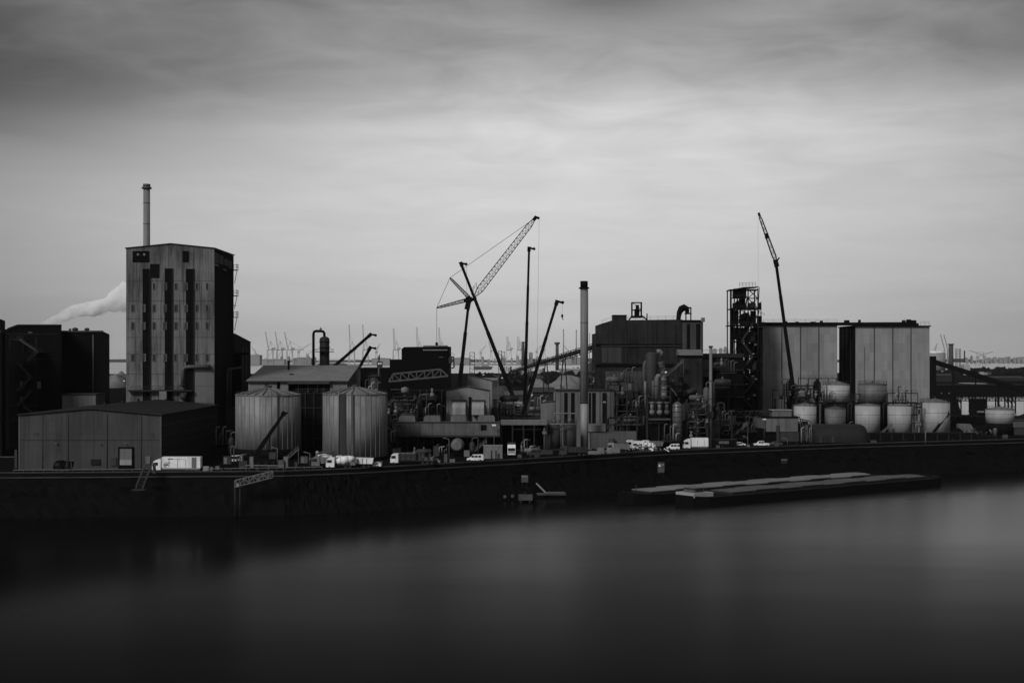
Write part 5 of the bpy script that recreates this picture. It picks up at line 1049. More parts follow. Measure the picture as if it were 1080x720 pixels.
# ------------------------------------------------------------------ vehicles
VG = 'vehicles parked along the quay'
def place(px, Y, yaw): return Matrix.Translation((X(px, Y), Y, .005)) @ Matrix.Rotation(R(yaw), 4, 'Z')
def wheel(T, x, y, rad, r):
    w = MB(T).cyl((x, y-.16, rad), (x, y+.16, rad), rad, n=14).build('wheel', TYRE, r)
    MB(T).cyl((x, y-.18, rad), (x, y+.18, rad), rad*.5, n=10).build('rim', DGREY, w)
def lorry(px, Y, yaw, label, kind='box', L_=12.0, cabm=None, bodym=None, H=3.9):
    """local frame: front at x=0 facing -x, body towards +x"""
    cabm = cabm or WHITE; bodym = bodym or WHITE
    T = place(px, Y, yaw); r = thing('lorry', label, 'lorry', T.translation, VG)
    MB(T).prism([(0, .5), (0, 1.5), (.25, 2.6), (.9, 3.1), (2.1, 3.55 if kind == 'box' else 3.1), (2.3, 3.1), (2.3, .5)], (-1.22, 1.22)).build('cab', cabm, r)
    MB(T).prism([(.02, 1.6), (.26, 2.55), (.22, 2.57), (-.03, 1.6)], (-1.1, 1.1)).build('windscreen', GLASS, r)
    for s_ in (-1, 1):
        MB(T).box(.5, 1.6, s_*1.225, s_*1.25, 1.7, 2.5).build('side_window', GLASS, r)
        MB(T).box(-.04, -.01, s_*.9-.18, s_*.9+.18, .75, 1.0).build('headlight', PALE, r)
        MB(T).box(.25, .4, s_*1.3-.08, s_*1.3+.08, 1.8, 2.5).build('mirror', DARK, r)
    MB(T).box(-.03, -.005, -1.0, 1.0, 1.05, 1.4).build('grille', DARK, r)
    MB(T).box(.3, L_, -1.0, 1.0, .62, .95).build('chassis', BLACK, r)
    for x in [.95] + [L_-1.0-1.3*k for k in range(2 if L_ < 9 else 3)]:
        for s_ in (-1, 1): wheel(T, x, s_*1.05, .5, r)
    if kind == 'box':
        MB(T).box(2.6, L_, -1.26, 1.26, 1.0, H).build('cargo_box', bodym, r)
        MB(T).box(2.62, L_-.05, -1.3, -1.265, .55, .98).build('side_skirt', LGREY, r)
        for x in (4.5, 6.8, 9.0): 
            if x < L_-1: MB(T).box(x, x+.1, -1.28, -1.262, 1.15, H-.6).build('panel_line', MGREY, r)
        if L_ > 10:
            for x0, x1, z0, z1 in ((3.1, 4.4, 1.7, 2.1), (3.3, 4.9, 2.35, 2.5), (3.1, 4.0, 1.25, 1.5), (4.3, 5.6, 3.3, 3.55), (5.6, 8.8, 3.35, 3.42)):
                MB(T).box(x0, x1, -1.285, -1.263, z0, z1).build('livery_mark', DGREY, r)
            MB(T).box(10.6, 11.9, -1.285, -1.263, 1.05, H-.1).build('rear_panel', LGREY, r)
    elif kind == 'flat':
        m = MB(T); m.box(2.6, L_, -1.25, 1.25, 1.0, 1.2); m.build('load_bed', DARK, r)
        m = MB(T); m.rail([(2.8, -1.2, 1.2), (7.4, -1.2, 1.2)], 2.2, 1.4, .12); m.box(2.9, 7.2, -1.0, 1.0, 1.25, 3.0); m.build('load_crate', DGREY, r)
        MB(T).box(3, 7.2, -1.24, 1.24, 3.05, 3.3).build('crate_lid', LGREY, r)
        for k in range(7):
            m = MB(T); x = random.uniform(8, L_-.6); z = random.uniform(1.4, 2.9); m.cyl((x, -1.1, z), (x+random.uniform(-.6, .6), .9, z+random.uniform(-.3, .5)), random.uniform(.2, .4), n=8); m.box(x-.4, x+.4, -.9, .6, 1.2, z); m.build('pipe_load', random.choice((MGREY, LGREY, DGREY)), r)
    elif kind == 'mixer':
        m = MB(T); m.cyl((2.9, 0, 1.9), (4.2, 0, 2.2), .7, 1.15, 16); m.cyl((4.2, 0, 2.2), (6.2, 0, 2.55), 1.15, 1.1, 16); m.cyl((6.2, 0, 2.55), (7.6, 0, 2.9), 1.1, .5, 16); m.build('mixer_drum', bodym, r)
        m = MB(T); m.box(6.6, 8, -1, 1, 1.0, 1.9); m.beam((7.9, 0, 3.2), (8.3, 0, 1.5), .5); m.build('chute', LGREY, r)
    elif kind == 'tipper':
        m = MB(T); m.prism([(2.6, 1.2), (L_, 1.2), (L_+.3, 2.7), (2.4, 2.9)], (-1.2, 1.2)); m.build('skip_body', bodym, r)
        for x in (3.6, 4.8, 6.0): MB(T).box(x, x+.15, -1.27, -1.205, 1.25, 2.7).build('body_rib', MGREY, r)
    return r
def gq(px, d): return edge_y(px) + d
lorry(161.5, gq(187, 2.4), 0, 'long white box lorry with dark livery marks parked beside the low shed', 'box', 12.9, H=3.95)
lorry(412.4, gq(435, 5), -6, 'white-cabbed flatbed lorry carrying a crate and pipe loads', 'flat', 13.0)
lorry(720.5, gq(735, 2.2), 3, 'short white box lorry standing under the thin pole stack', 'box', 8.2, H=3.8)
lorry(363.5, gq(378, 6.5), 178, 'white cement mixer lorry, leftmost in the huddle below the right silo', 'mixer', 8.2)
lorry(364, gq(378, 2.6), 0, 'white tipper lorry in front of the cement mixer below the right silo', 'tipper', 7.6)
lorry(539.5, gq(535, 16), 90, 'white lorry seen head-on beside the pale container', 'box', 7.5, bodym=DGREY)
lorry(57.5, gq(66, 1.6) + 1, 0, 'dark lorry with a pale roof edge in front of the shed', 'tipper', 4.6, cabm=BLACK, bodym=BLACK)
lorry(676.5, gq(676, 12), 14, 'white tipper lorry at the back of the scrap heap right of the chimney', 'tipper', 7.0, bodym=LGREY)
lorry(660, gq(662, 17), 8, 'white-topped tipper lorry peeping out behind the bulk container end', 'tipper', 7.4)
def car(px, Y, yaw, label, kind='van', mat=None, L_=4.6, name='parked_car'):
    mat = mat or WHITE; T = place(px, Y, yaw); r = thing(name, label, kind, T.translation, VG)
    if kind == 'pickup':
        MB(T).prism([(0, .45), (0, .95), (1.2, 1.15), (1.9, 1.85), (3.3, 1.88), (3.45, 1.15), (L_, 1.1), (L_, .45)], (-.9, .9)).build('body', mat, r)
        wn_ = [(1.5, 1.2, 2.25, 1.75), (2.4, 1.2, 3.2, 1.75)]
    elif kind == 'car':
        MB(T).prism([(0, .4), (0, .8), (1.0, .95), (1.7, 1.42), (3.2, 1.45), (4.0, 1.0), (L_, .95), (L_, .4)], (-.88, .88)).build('body', mat, r); wn_ = [(1.6, 1.0, 2.4, 1.35), (2.5, 1.0, 3.3, 1.35)]
    else:
        MB(T).prism([(0, .45), (0, .95), (.9, 1.2), (1.7, 2.05), (L_-.1, 2.1), (L_, 1.2), (L_, .45)], (-.95, .95)).build('body', mat, r); wn_ = [(1.35, 1.25, 2.2, 1.85), (2.35, 1.25, 3.2, 1.85), (3.4, 1.25, 4.2, 1.85)]
    for x0, z0, x1, z1 in wn_:
        for s_ in (-1, 1): MB(T).box(x0, x1, s_*(.96 if kind == 'van' else .9 if kind != 'pickup' else .915), s_*.975, z0, z1).build('side_window', GLASS, r)
    for x in (.85, L_-.9):
        for s_ in (-1, 1): wheel(T, x, s_*.82, .34, r)
    for s_ in (-1, 1): MB(T).box(-.03, -.005, s_*.65-.15, s_*.65+.15, .65, .85).build('headlight', PALE, r)
    MB(T).box(-.06, .1, -.85, .85, .4, .58).build('bumper', DGREY, r)
    return r
car(492.6, gq(501, 1.8), -3, 'white van parked alone on the quay kerb in front of the pale container', 'van', L_=4.9)
car(772, gq(776, 9), 10, 'white car half hidden at the end of the lettered container', 'car')
car(795, gq(800, 4.5), 4, 'white pickup on the quay left of the grey box shed', 'pickup', L_=5.2)
car(387, gq(391, 1.4), 0, 'pale car at the right end of the lorry huddle below the right silo', 'car', L_=4.0)
for pc, y_, lab in ((243, 466.5, 'pale cab roof showing above the clutter left of the left silo'),):
    car(238, 412, 20, 'white van half hidden in the dark gap left of the left silo', 'van')
# lettered container, pale container, round tank, crates
Y = gq(766, 7)
T = place(750.5, Y, 3); r = thing('container', 'black shipping container with one pale lettered patch, behind the lorries', 'container', T.translation, 'containers on the quay')
MB(T).box(0, 8.4, -1.2, 1.2, .05, 2.6).build('body', BLACK, r)
pl = MB(T).box(2.3, 5.6, -1.24, -1.205, 1.25, 2.1).build('name_patch', LGREY, r)
for k in range(6): MB(T).box(2.5+k*.52, 2.72+k*.52, -1.27, -1.245, 1.38, 1.98).build('letter_stroke', DGREY, pl)
MB(T).box(-.05, 8.45, -1.25, 1.25, 2.61, 2.7).build('top_rail', DGREY, r)
Y = gq(520, 9)
T = place(510, Y, -2); r = thing('container', 'pale weathered container standing just right of the white van', 'container', T.translation, 'containers on the quay')
MB(T).box(0, 5.7, -1.2, 1.2, .1, 4.0).build('body', material('weathered_container', .30, .7, .3, .7, .4, .6, 9), r)
for a, b in ((2.3, 2.7), (3.6, 4.0)): MB(T).box(a, b, -1.24, -1.205, .1, 2.6).build('door_gap', DARK, r)
MB(T).box(4.2, 5.0, -1.25, -1.205, .1, 1.7).build('door', DGREY, r)
MB(T).box(-.1, 5.8, -1.3, 1.3, 4.01, 4.12).build('lid', PALE, r)
Y = 436
r = thing('round_tank', 'pale round tank end on a stand beneath the stained bunker', 'tank', (X(482, Y), Y, 0))
x = X(482, Y); zc = Z(469.8, Y); m = MB(); m.cyl((x, Y, zc), (x, Y+6, zc), 2.0, n=24); m.build('shell', LGREY, r)
m = MB(); m.cyl((x, Y-.01, zc), (x, Y-.4, zc), 2.0, 1.2, 24); m.build('end_cap', TANKG, r)
for q in (-1.2, 1.2): MB().box(x+q-.2, x+q+.2, Y+.5, Y+5, 0, zc-1.5).build('stand', BLACK, r)
# ------------------------------------------------------------------ small things on the quay
CR = 'crates and boxes about the quay'
def crate(px, Y, w, d, h, mt, label, name='crate', yaw=0):
    T = place(px, Y, yaw); r = thing(name, label, 'crate', T.translation, CR)
    MB(T).box(-w/2, w/2, -d/2, d/2, .12, h).build('body', mt, r); MB(T).box(-w/2-.04, w/2+.04, -d/2-.04, d/2+.04, h+.005, h+.09).build('lid', mt, r)
    for s_ in (-1, 1): MB(T).box(s_*w*.32-.1, s_*w*.32+.1, -d/2, d/2, 0, .115).build('skid', DARK, r)
    return r
crate(492.3, 436, 1.7, 1.4, 1.9, LGREY, 'pale square crate beside the round tank end under the bunker')
crate(460, 437, 1.6, 1.2, 3.2, DGREY, 'tall narrow grey cabinet left of the round tank end', 'cabinet')
crate(575.5, 446, 4.4, 1.6, 1.4, DGREY, 'low grey crate at the foot of the lamp post before the dark tanks')
for i, (px, w, h, lab) in enumerate(((627, 4.2, 1.1, 'pale wrapped bale nearest the chimney in the kerbside row'), (633.4, 2.2, 2.0, 'taller pale bale second from the chimney in the kerbside row'), (641, 3.6, 1.0, 'flat pale bale in the middle of the kerbside row'), (648.5, 3.4, 1.9, 'pale bale nearest the scrap heap in the kerbside row'))):
    Y = gq(px, 2.2); T = place(px, Y, random.uniform(-8, 8)); r = thing('wrapped_bale', lab, 'bale', T.translation, 'wrapped bales along the kerb')
    m = MB(T); m.prism([(-w/2, .15), (w/2, .15), (w/2-.1, h*.8), (w/2-.35, h), (-w/2+.3, h), (-w/2+.05, h*.75)], (-1, 1)); m.build('wrap', LGREY, r)
    MB(T).box(-w/2-.1, w/2+.1, -1.05, 1.05, 0, .145).build('pallet', DARK, r)
# scrap heap: lumps piled by the white lorries
Y = gq(680, 5.5)
T = place(680, Y, 0); r = thing('scrap_heap', 'tumbled heap of pale scrap right of the chimney, before the tipper lorries', 'scrap heap', T.translation)
for k in range(64):
    x = random.gauss(0, 2.9); hmax = max(.5, 3.6 - abs(x)*.55); z = random.uniform(.2, hmax); y = -2.6 + z*.6 + random.uniform(-.8, .8); s_ = random.uniform(.3, .85); a = random.uniform(0, 6.28)
    m = MB(T); p = Vector((x, y, z)); d = Vector((math.cos(a), random.uniform(-.4, .4), random.uniform(-.6, .6)))*s_*1.2
    if k % 3: m.beam(p-d, p+d, s_*random.uniform(.5, 1.2), s_*random.uniform(.3, .8))
    else: m.cyl(p-d*.6, p+d*.6, s_*.55, s_*.45, 9)
    m.build('scrap_piece', random.choice((WHITE, WHITE, PALE, LGREY, LGREY, MGREY, DARK)), r)
m = MB(T); m.lathe(0, 0, [(4.2, 0), (2.6, .7), (1.2, 2.0), (.1, 2.4)], 14, False); m.build('scrap_base', DARK, r)
# clutter in front of the left silo
for px, d, w, h, mt, lab in ((256.5, 12, 2.2, 1.9, DGREY, 'dull grey crate at the left end of the clutter before the left silo'), (265.5, 13, 1.0, 3.0, LGREY, 'small bright box on the clutter left of the loader crane cab'), (296.5, 12, 1.5, 2.1, MGREY, 'grey crate right of the loader crane'), (301.6, 12.6, 1.2, 3.0, LGREY, 'pale upright crate between the loader crane and the fence post'), (229.5, 7, 1.0, .9, LGREY, 'tiny pale box right behind the white box lorry'), (217.5, 1.9, 1.4, 1.3, PALE, 'small pale box at the tail of the white box lorry'), (222, 2.4, 1.2, 1.0, LGREY, 'low pale box second from the tail of the white box lorry'), (312, 14, .8, 1.2, MGREY, 'little grey box in the dark below the block between the silos')):
    crate(px, gq(px, d), w, 1.0, h, mt, lab)
Y = gq(280, 3.4)
r = thing('barrier_rail', 'long low pale barrier rail before the left silo, above the truss gangway', 'barrier', (X(280, Y), Y, 0))
MB().beam(P(259, 490.4, Y), P(299.6, 490.8, Y), .25).build('top_rail', LGREY, r)
for q in (259.5, 271, 283.5, 299): MB().beam((X(q, Y), Y, 0), (X(q, Y), Y, Z(490.6, Y)), .18).build('post', MGREY, r)
MB().beam(P(252, 493.6, Y), P(259, 490.4, Y), .18).build('ramp_rail', MGREY, r)
for px, d, top, lab in ((292.5, 12, 473, 'thin lamp post just right of the loader crane cab'), (326.8, 10, 478, 'thin post in the dark gap between the two ribbed silos'), (473.6, 6, 463, 'thin lamp post left of the round tank end'), (525.3, 120, 397, 'distant lamp post right of the mono-pitch block'), (788.6, 6, 461, 'short post near the white pickup'), (830.5, 4, 463, 'short bollard-like post before the box shed')):
    Y = gq(px, d); r = thing('lamp_post', lab, 'lamp post', (X(px, Y), Y, 0), 'thin posts on the quay')
    MB().cyl((X(px, Y), Y, 0), (X(px, Y), Y, Z(top, Y)), .13 if d < 100 else .22, n=7).build('post', MGREY, r)
    m = MB(); m.beam((X(px, Y), Y, Z(top, Y)), (X(px, Y)-1.2, Y, Z(top, Y)+.3), .16); m.box(X(px, Y)-1.7, X(px, Y)-.9, Y-.2, Y+.2, Z(top, Y)+.25, Z(top, Y)+.45); m.build('lamp_head', LGREY, r)
Y = gq(345, 9)
r = thing('awning_arm', 'bright end of a long thin loading arm right of the silo gap', 'loading arm', (X(340, Y), Y, 0))
MB().beam(P(334, 477.2, Y), P(352, 475.4, Y), .3).build('arm', MGREY, r); m = MB(); m.ball(P(334.6, 477, Y), .5, 8); m.build('nozzle', PALE, r)
MB().beam((X(351, Y), Y, 0), P(351, 475.4, Y), .35).build('post', DGREY, r)
# bollards and quay railing
BOL = None
for px in (30, 110, 235, 318, 402, 452, 560, 590, 706, 762, 840, 905, 955, 1005, 1050):
    Y = gq(px, 1.1)
    if BOL is None:
        BOL = thing('bollard', 'squat dark mooring bollard on the quay kerb', 'bollard', (X(px, Y), Y, 0), 'mooring bollards on the kerb')
        m = MB(); x = X(px, Y); m.lathe(x, Y, [(.28, 0), (.22, .55), (.34, .65), (.34, .85), (.05, .92)], 12); m.build('post', DARK, BOL)
        MB().box(x-.4, x+.4, Y-.4, Y+.4, 0.002, .06).build('base_plate', DGREY, BOL)
    else: b = copy_tree(BOL); b.location = (X(px, Y), Y, 0)
for a, b, h, lab in ((14, 150, .8, 'pipe railing along the kerb before the low shed'), (214, 340, .8, 'pipe railing along the kerb before the two silos')):
    Y = gq((a+b)/2, .55); r = thing('kerb_railing', lab, 'railing', (X((a+b)/2, Y), Y, 0))
    ya, yb = gq(a, .6), gq(b, .6)
    MB().beam((X(a, ya), ya, h), (X(b, yb), yb, h), .16).build('top_rail', LGREY, r)
    for i in range(14):
        f = i/13; px = a+(b-a)*f; y = ya+(yb-ya)*f; MB().beam((X(a, ya)+(X(b, yb)-X(a, ya))*f, y, 0), (X(a, ya)+(X(b, yb)-X(a, ya))*f, y, h), .1).build('post', MGREY, r)
Y = 392
r = thing('dark_wall', 'black yard wall with a coping at the far left below the works hall', 'wall', (X(4, Y), Y, 0))
MB().box(X(-60, Y), X(17, Y), Y, Y+.5, 0, Z(482, Y)).build('wall', BLACK, r); MB().box(X(-60, Y), X(17, Y), Y-.1, Y+.6, Z(482, Y)+.01, Z(482, Y)+.2).build('coping', MGREY, r)
MB().box(X(15.5, Y), X(18, Y), Y-.15, Y-.01, 0, Z(474, Y)).build('end_post', DGREY, r)
# ------------------------------------------------------------------ things on the bank and the river
Y = 372
r = thing('truss_gangway', 'pale truss gangway sloping down from the quay to a mooring post', 'gangway', (X(247, Y), Y, WATER))
a, b = P(247.2, 513.6, Y), P(287, 503.6, Y); h = Vector((0, 0, 1.75))
for q in (0, 1.4):
    m = MB(); o = Vector((0, q, 0)); m.beam(a+o, b+o, .16); m.beam(a+o+h, b+o+h, .16)
    for i in range(9):
        p_, q_ = a.lerp(b, i/8)+o, a.lerp(b, min(1, (i+1)/8))+o; m.beam(p_, p_+h, .1)
        if i < 8: m.beam(p_ if i % 2 else p_+h, q_+h if i % 2 else q_, .1)
    m.build('truss', LGREY, r)
m = MB(); m.beam(a+Vector((0, .7, 0)), b+Vector((0, .7, 0)), 1.3, .1); m.build('deck', DGREY, r)
MB().box(a.x+.5, a.x+1.1, Y-.1, Y+.1, a.z+.1, a.z+1.0).build('lifebuoy_box', PALE, r)
for q in (247.4, 252.5): MB().cyl((X(q, Y), Y+.7, -11.8), (X(q, Y), Y+.7, a.z-.06), .22, n=9).build('mooring_post', DARK, r)
for q in (280.6, 284.4): MB().beam(P(q, 496, Y+4), P(q-1.2, 504.5, Y+.7), .12).build('stay', MGREY, r)
for q in (267, 274):
    MB().beam((X(q, Y), Y+.7, -11.8), (X(q, Y), Y+.7, a.lerp(b, (q-247)/40).z-.1), .18).build('prop', BLACK, r)
Y = 370
r = thing('bank_steps', 'steel access steps running down the bank from the low shed', 'steps', (X(151, Y), Y, -4))
a, b = P(146.5, 516, Y-3), P(157, 489.5, Y+4.6)
for q in (-.9, .9): MB().beam(a+Vector((q, 0, 0)), b+Vector((q, 0, 0)), .16, .3).build('stringer', MGREY, r)
for i in range(14):
    p_ = a.lerp(b, (i+.5)/14); MB().box(p_.x-.85, p_.x+.85, p_.y-.15, p_.y+.15, p_.z-.03, p_.z+.03).build('tread', DGREY, r)
for q in (-.9, .9):
    m = MB(); m.rail([a+Vector((q, 0, 0)), b+Vector((q, 0, 0))], 1.0, 1.5, .07); m.build('handrail', DGREY, r)
MB().box(a.x-1.8, a.x+1.6, a.y-1, a.y+.8, a.z-.2, a.z).build('landing', DGREY, r)
for q in (-1.6, 1.4): MB().beam((a.x+q, a.y, -11.8), (a.x+q, a.y, a.z-.2), .2).build('post', BLACK, r)
m = MB(); m.box(X(156, Y), X(159, Y), Y+4.8, Y+5.4, 0, 2.4); m.build('gate_box', MGREY, r)
# mooring dolphin, signs, little boat
Y = 408
r = thing('mooring_dolphin', 'square pale concrete mooring dolphin standing in the river below the quay', 'dolphin', (X(554.5, Y), Y, WATER))
x = X(554.2, Y); MB().box(x-2.0, x+2.0, Y-1.6, Y+1.6, WATER+.7, Z(521.5, Y)).build('cap', material('dolphin_concrete', .12, .85, .35, .6, .4), r)
for sx in (-1.3, 1.3):
    for sy in (-1, 1): MB().cyl((x+sx, Y+sy, -11.85), (x+sx, Y+sy, WATER+.69), .35, n=10).build('pile', DARK, r)
MB().cyl((x, Y, Z(521.5, Y)), (x, Y, Z(521.5, Y)+.7), .3, n=10).build('bollard', DARK, r)
def board(pc, y0, y1, w, Y, label, mt, text=True, off=4.5):
    r = thing('quay_sign', label, 'sign', (X(pc, Y), Y, Z(y1, Y)), 'signs on the quay bank')
    x = X(pc, Y); w = w/F*Y; z0, z1 = Z(y1, Y), Z(y0, Y)
    MB().box(x-w/2, x+w/2, Y-.1, Y, z0, z1).build('board', mt, r)
    m = MB(); m.beam((x-w*.3, Y+.1, z0-3), (x-w*.3, Y+.1, z1), .14); m.beam((x+w*.3, Y+.1, z0-3), (x+w*.3, Y+.1, z1), .14); m.beam((x-w*.3, Y+.1, z0+.2), (x+w*.3, Y+off, z0+.2), .12); m.build('bracket', DARK, r)
    return r, x, w, z0, z1
r, x, w, z0, z1 = board(697.2, 487, 498.4, 7.4, gq(697, -5.4), 'grey two-part mooring sign with an arrow-shaped mark, above the barges', DGREY)
Yb = gq(697, -5.4); h = z1-z0
MB().box(x-w/2+.1, x+w/2-.1, Yb-.13, Yb-.105, z0+h*.55, z1-h*.12).build('upper_panel', MGREY, r)
MB().prism([(x-w*.38, z0+h*.58), (x-w*.05, z0+h*.58), (x-w*.21, z0+h*.86)], (Yb-.16, Yb-.135)).build('arrow_mark', WHITE, r)
MB().box(x+w*.06, x+w*.38, Yb-.16, Yb-.135, z0+h*.66, z0+h*.84).build('pale_mark', LGREY, r)
MB().box(x-w/2+.15, x+w/2-.25, Yb-.13, Yb-.105, z0+h*.05, z0+h*.46).build('lower_panel', MGREY, r)
r, x, w, z0, z1 = board(553.4, 501, 508.3, 7, gq(553, -5.4), 'small square grey sign on the bank above the mooring dolphin', MGREY)
Yb = gq(553, -5.4); MB().box(x-w/2, x+w/2, Yb-.13, Yb-.105, z0+(z1-z0)*.72, z1).build('pale_strip', LGREY, r)
for q in (-.18, .18): MB().box(x+w*q-.06, x+w*q+.06, Yb-.13, Yb-.105, z0+.1, z0+(z1-z0)*.66).build('dark_bar', DARK, r)
r, x, w, z0, z1 = board(827, 484, 488.4, 6.5, gq(827, -5.0), 'small dark sign with a pale top strip on the bank behind the barges', DARK)
Yb = gq(827, -5.0); MB().box(x-w/2, x+w/2, Yb-.13, Yb-.105, z1-.3, z1).build('pale_strip', LGREY, r)
for px, py, lab in ((532.5, 523.5, 'left one of two small pale fender discs on the bank'), (540.5, 523, 'right one of two small pale fender discs on the bank'), (605.4, 517, 'lone small pale fender disc on the bank right of the little boat')):
    Y = gq(px, -8.6 if py > 520 else -7); m = MB(); c = P(px, py, Y); m.cyl(c, c+Vector((0, .8, 0)), .45, n=12); solo(m, 'fender_disc', MGREY, lab, 'fender', 'fender discs on the bank')
Y = 421.6
r = thing('workboat', 'slim pale workboat with a raised slanting boom drawn up on the bank', 'boat', (X(580, Y), Y, WATER))
def hull(pts, Y, beam, z0, mat, name, r):
    """pts: (px, sheer row) along the hull; a boat-shaped shell with pointed ends"""
    m = MB(); rows = []; n = len(pts)
    for i, (px, py) in enumerate(pts):
        f = i/(n-1); w = beam/2*min(1, .15+2.6*min(f, 1-f)); x = X(px, Y); zt = Z(py, Y)
        rows.append(m.add([(x, Y-w, zt), (x, Y-w*.6, z0), (x, Y+w*.6, z0), (x, Y+w, zt)]))
    for a, b in zip(rows, rows[1:]):
        for k in range(3): m.face((a+k, a+k+1, b+k+1, b+k))
        m.face((a+3, a, b, b+3))
    m.face([rows[0]+k for k in (3, 2, 1, 0)]); m.face([rows[-1]+k for k in range(4)])
    return m.build(name, mat, r)
BOATM = material('pale_boat_paint', .24, .5, .2, .8, .2)
hull([(563, 519.2), (568, 519.6), (575, 519.9), (584, 519.4), (592, 519.2), (597, 520)], Y, 2.2, Z(521.8, Y), BOATM, 'hull', r)
m = MB(); m.beam(P(564.4, 520.4, Y), P(559.2, 516.4, Y), .55, .5); m.build('bow_ramp', BOATM, r)
m = MB(); m.beam(P(575.8, 519.4, Y), P(565.6, 509.3, Y), .42, .4); m.build('boom', PALE, r)
MB().box(X(577, Y), X(596, Y), Y-.7, Y+.7, Z(519.3, Y), Z(518.6, Y)).build('deck_cover', TANKG, r)

# two long barges alongside each other
HATCH = material('hatch_cover_aluminium', .30, .55, .12, .1, .1, 6, 9)
HATCHD = material('dull_hatch_cover', .14, .6, .3, .1, .1, 6, 9)
def barge(px, at, yaw, L_, label, wheel_at, hatches, h0=1.5, HATCH=HATCH, name='barge'):
    T = Matrix.Translation((at[0], at[1], WATER)) @ Matrix.Rotation(R(yaw), 4, 'Z')
    r = thing(name, label, 'barge', T.translation, 'long cargo barges moored side by side'); B = 11.0
    st = [(0, .2), (2.5, .62), (7, .92), (12, 1), (L_-10, 1), (L_-5, .9), (L_-1.5, .6), (L_-.4, .3), (L_, .1)]
    m = MB(T); rows = []
    for x, f in st:
        w = B/2*f; sheer = h0 + (.9*(1-x/12)**2 if x < 12 else .5*((x-L_+10)/10)**2 if x > L_-10 else 0)
        rows.append(m.add([(x, -w, sheer), (x, -w*.98, -.6), (x, w*.98, -.6), (x, w, sheer)]))
    for a, b in zip(rows, rows[1:]):
        for k in range(3): m.face((a+k, b+k, b+k+1, a+k+1))
        m.face((a+3, b+3, b, a))
    m.face([rows[0]+k for k in (0, 1, 2, 3)]); m.face([rows[-1]+k for k in (3, 2, 1, 0)]); m.build('hull', BLACK, r)
    m = MB(T)
    for s_ in (-1, 1): m.beam((12, s_*5.3, h0+.1), (L_-10, s_*5.3, h0+.1), .3, .25)
    m.beam((12, -5.3, h0+.1), (12, 5.3, h0+.1), .3, .25); m.beam((L_-10, -5.3, h0+.1), (L_-10, 5.3, h0+.1), .3, .25); m.build('gunwale', DARK, r)
    x0, x1, n = hatches; w = (x1-x0)/n
    MB(T).box(x0, x1, -4.2, 4.2, h0-.1, h0+.75).build('coaming', DARK, r)
    for i in range(n):
        z = h0+.76+.22*(i % 2); a, b = x0+i*w+.1, x0+(i+1)*w-.1
        MB(T).prism([(-4.35, z), (4.35, z), (4.35, z+.2), (1.5, z+.42), (-1.5, z+.42), (-4.35, z+.2)], (a, b), 'x').build('hatch_cover', HATCH, r)
    if wheel_at is not None:
        x = wheel_at; MB(T).box(x, x+7.5, -3.6, 3.6, h0+.02, h0+1.3).build('deckhouse', TANKW, r)
        wh = MB(T).prism([(x+1.6, h0+1.31), (x+5.4, h0+1.31), (x+5.1, h0+2.5), (x+1.9, h0+2.5)], (-2.2, 2.2)).build('wheelhouse', MGREY, r)
        MB(T).box(x+1.2, x+5.8, -2.5, 2.5, h0+2.51, h0+2.65).build('wheelhouse_roof', TANKG, wh)
        for q in (x+2.3, x+3.6): MB(T).box(q, q+1.0, -2.32, -2.28, h0+1.6, h0+2.3).build('pane', GLASS, wh)
    for q in (4, L_-5):
        for s_ in (-1, 1): MB(T).cyl((q, s_*3, h0), (q, s_*3, h0+.9), .2, n=8).build('bitt', DARK, r)
    MB(T).cyl((6, 0, h0), (6, 0, h0+2.6), .1, n=6).build('mast', DGREY, r)
    return r
barge(0, (30.4, 401), 36, 110, 'long black barge lying nearest the quay, with bright hatch covers', None, (8, 102, 10), 2.75)
barge(0, (45.9, 393.4), 37, 115, 'long black barge on the river side, a pale deckhouse at its left end', 2.6, (17, 104, 9), 2.75, HATCHD)

# ------------------------------------------------------------------ steam
sm = bpy.data.materials.new('steam'); sm.use_nodes = True; t = sm.node_tree; t.nodes.clear()
pv = t.nodes.new('ShaderNodeVolumePrincipled'); pv.inputs['Color'].default_value = (1, 1, 1, 1); pv.inputs['Anisotropy'].default_value = -.25
tcs = t.nodes.new('ShaderNodeTexCoord'); ns = t.nodes.new('ShaderNodeTexNoise'); ns.inputs['Scale'].default_value = .13; ns.inputs['Detail'].default_value = 5; ns.inputs['Roughness'].default_value = .6
t.links.new(tcs.outputs['Object'], ns.inputs['Vector'])
dn = math_node(t, 'MULTIPLY', math_node(t, 'MAXIMUM', math_node(t, 'SUBTRACT', ns.outputs[0], .36), 0), 2.2); t.links.new(dn, pv.inputs['Density'])
os_ = t.nodes.new('ShaderNodeOutputMaterial'); t.links.new(pv.outputs[0], os_.inputs['Volume'])
Y = 760
path = [(36, 352, 3), (44, 344, 5), (55, 338.5, 6.5), (68, 333, 8), (82, 328.5, 9.5), (97, 325, 11), (112, 321, 12.5), (127, 316.5, 15), (142, 311, 18), (160, 303, 21), (182, 294, 23)]
m = MB(); pts, rad = [], []
import mathutils
for a, b in zip(path, path[1:]):
    for k in range(5):
        f = k/5; pts.append(P(a[0]+(b[0]-a[0])*f, a[1]+(b[1]-a[1])*f, Y)); rad.append((a[2]+(b[2]-a[2])*f)*.78/F*Y)
m.tube(pts, 1, 40, rad)
vs = []
nring = 40
for i, v in enumerate(m.v):
    k = i//nring; c = pts[min(k, len(pts)-1)]; v = Vector(v); d = v-c
    nz_ = mathutils.noise.fractal(v*.075, 1.0, 2.0, 5)*.5 + abs(mathutils.noise.noise(v*.17))*.45 + mathutils.noise.noise(v*.4)*.14 - .08
    vs.append(tuple(c + d*(1+nz_)))
m.v = vs
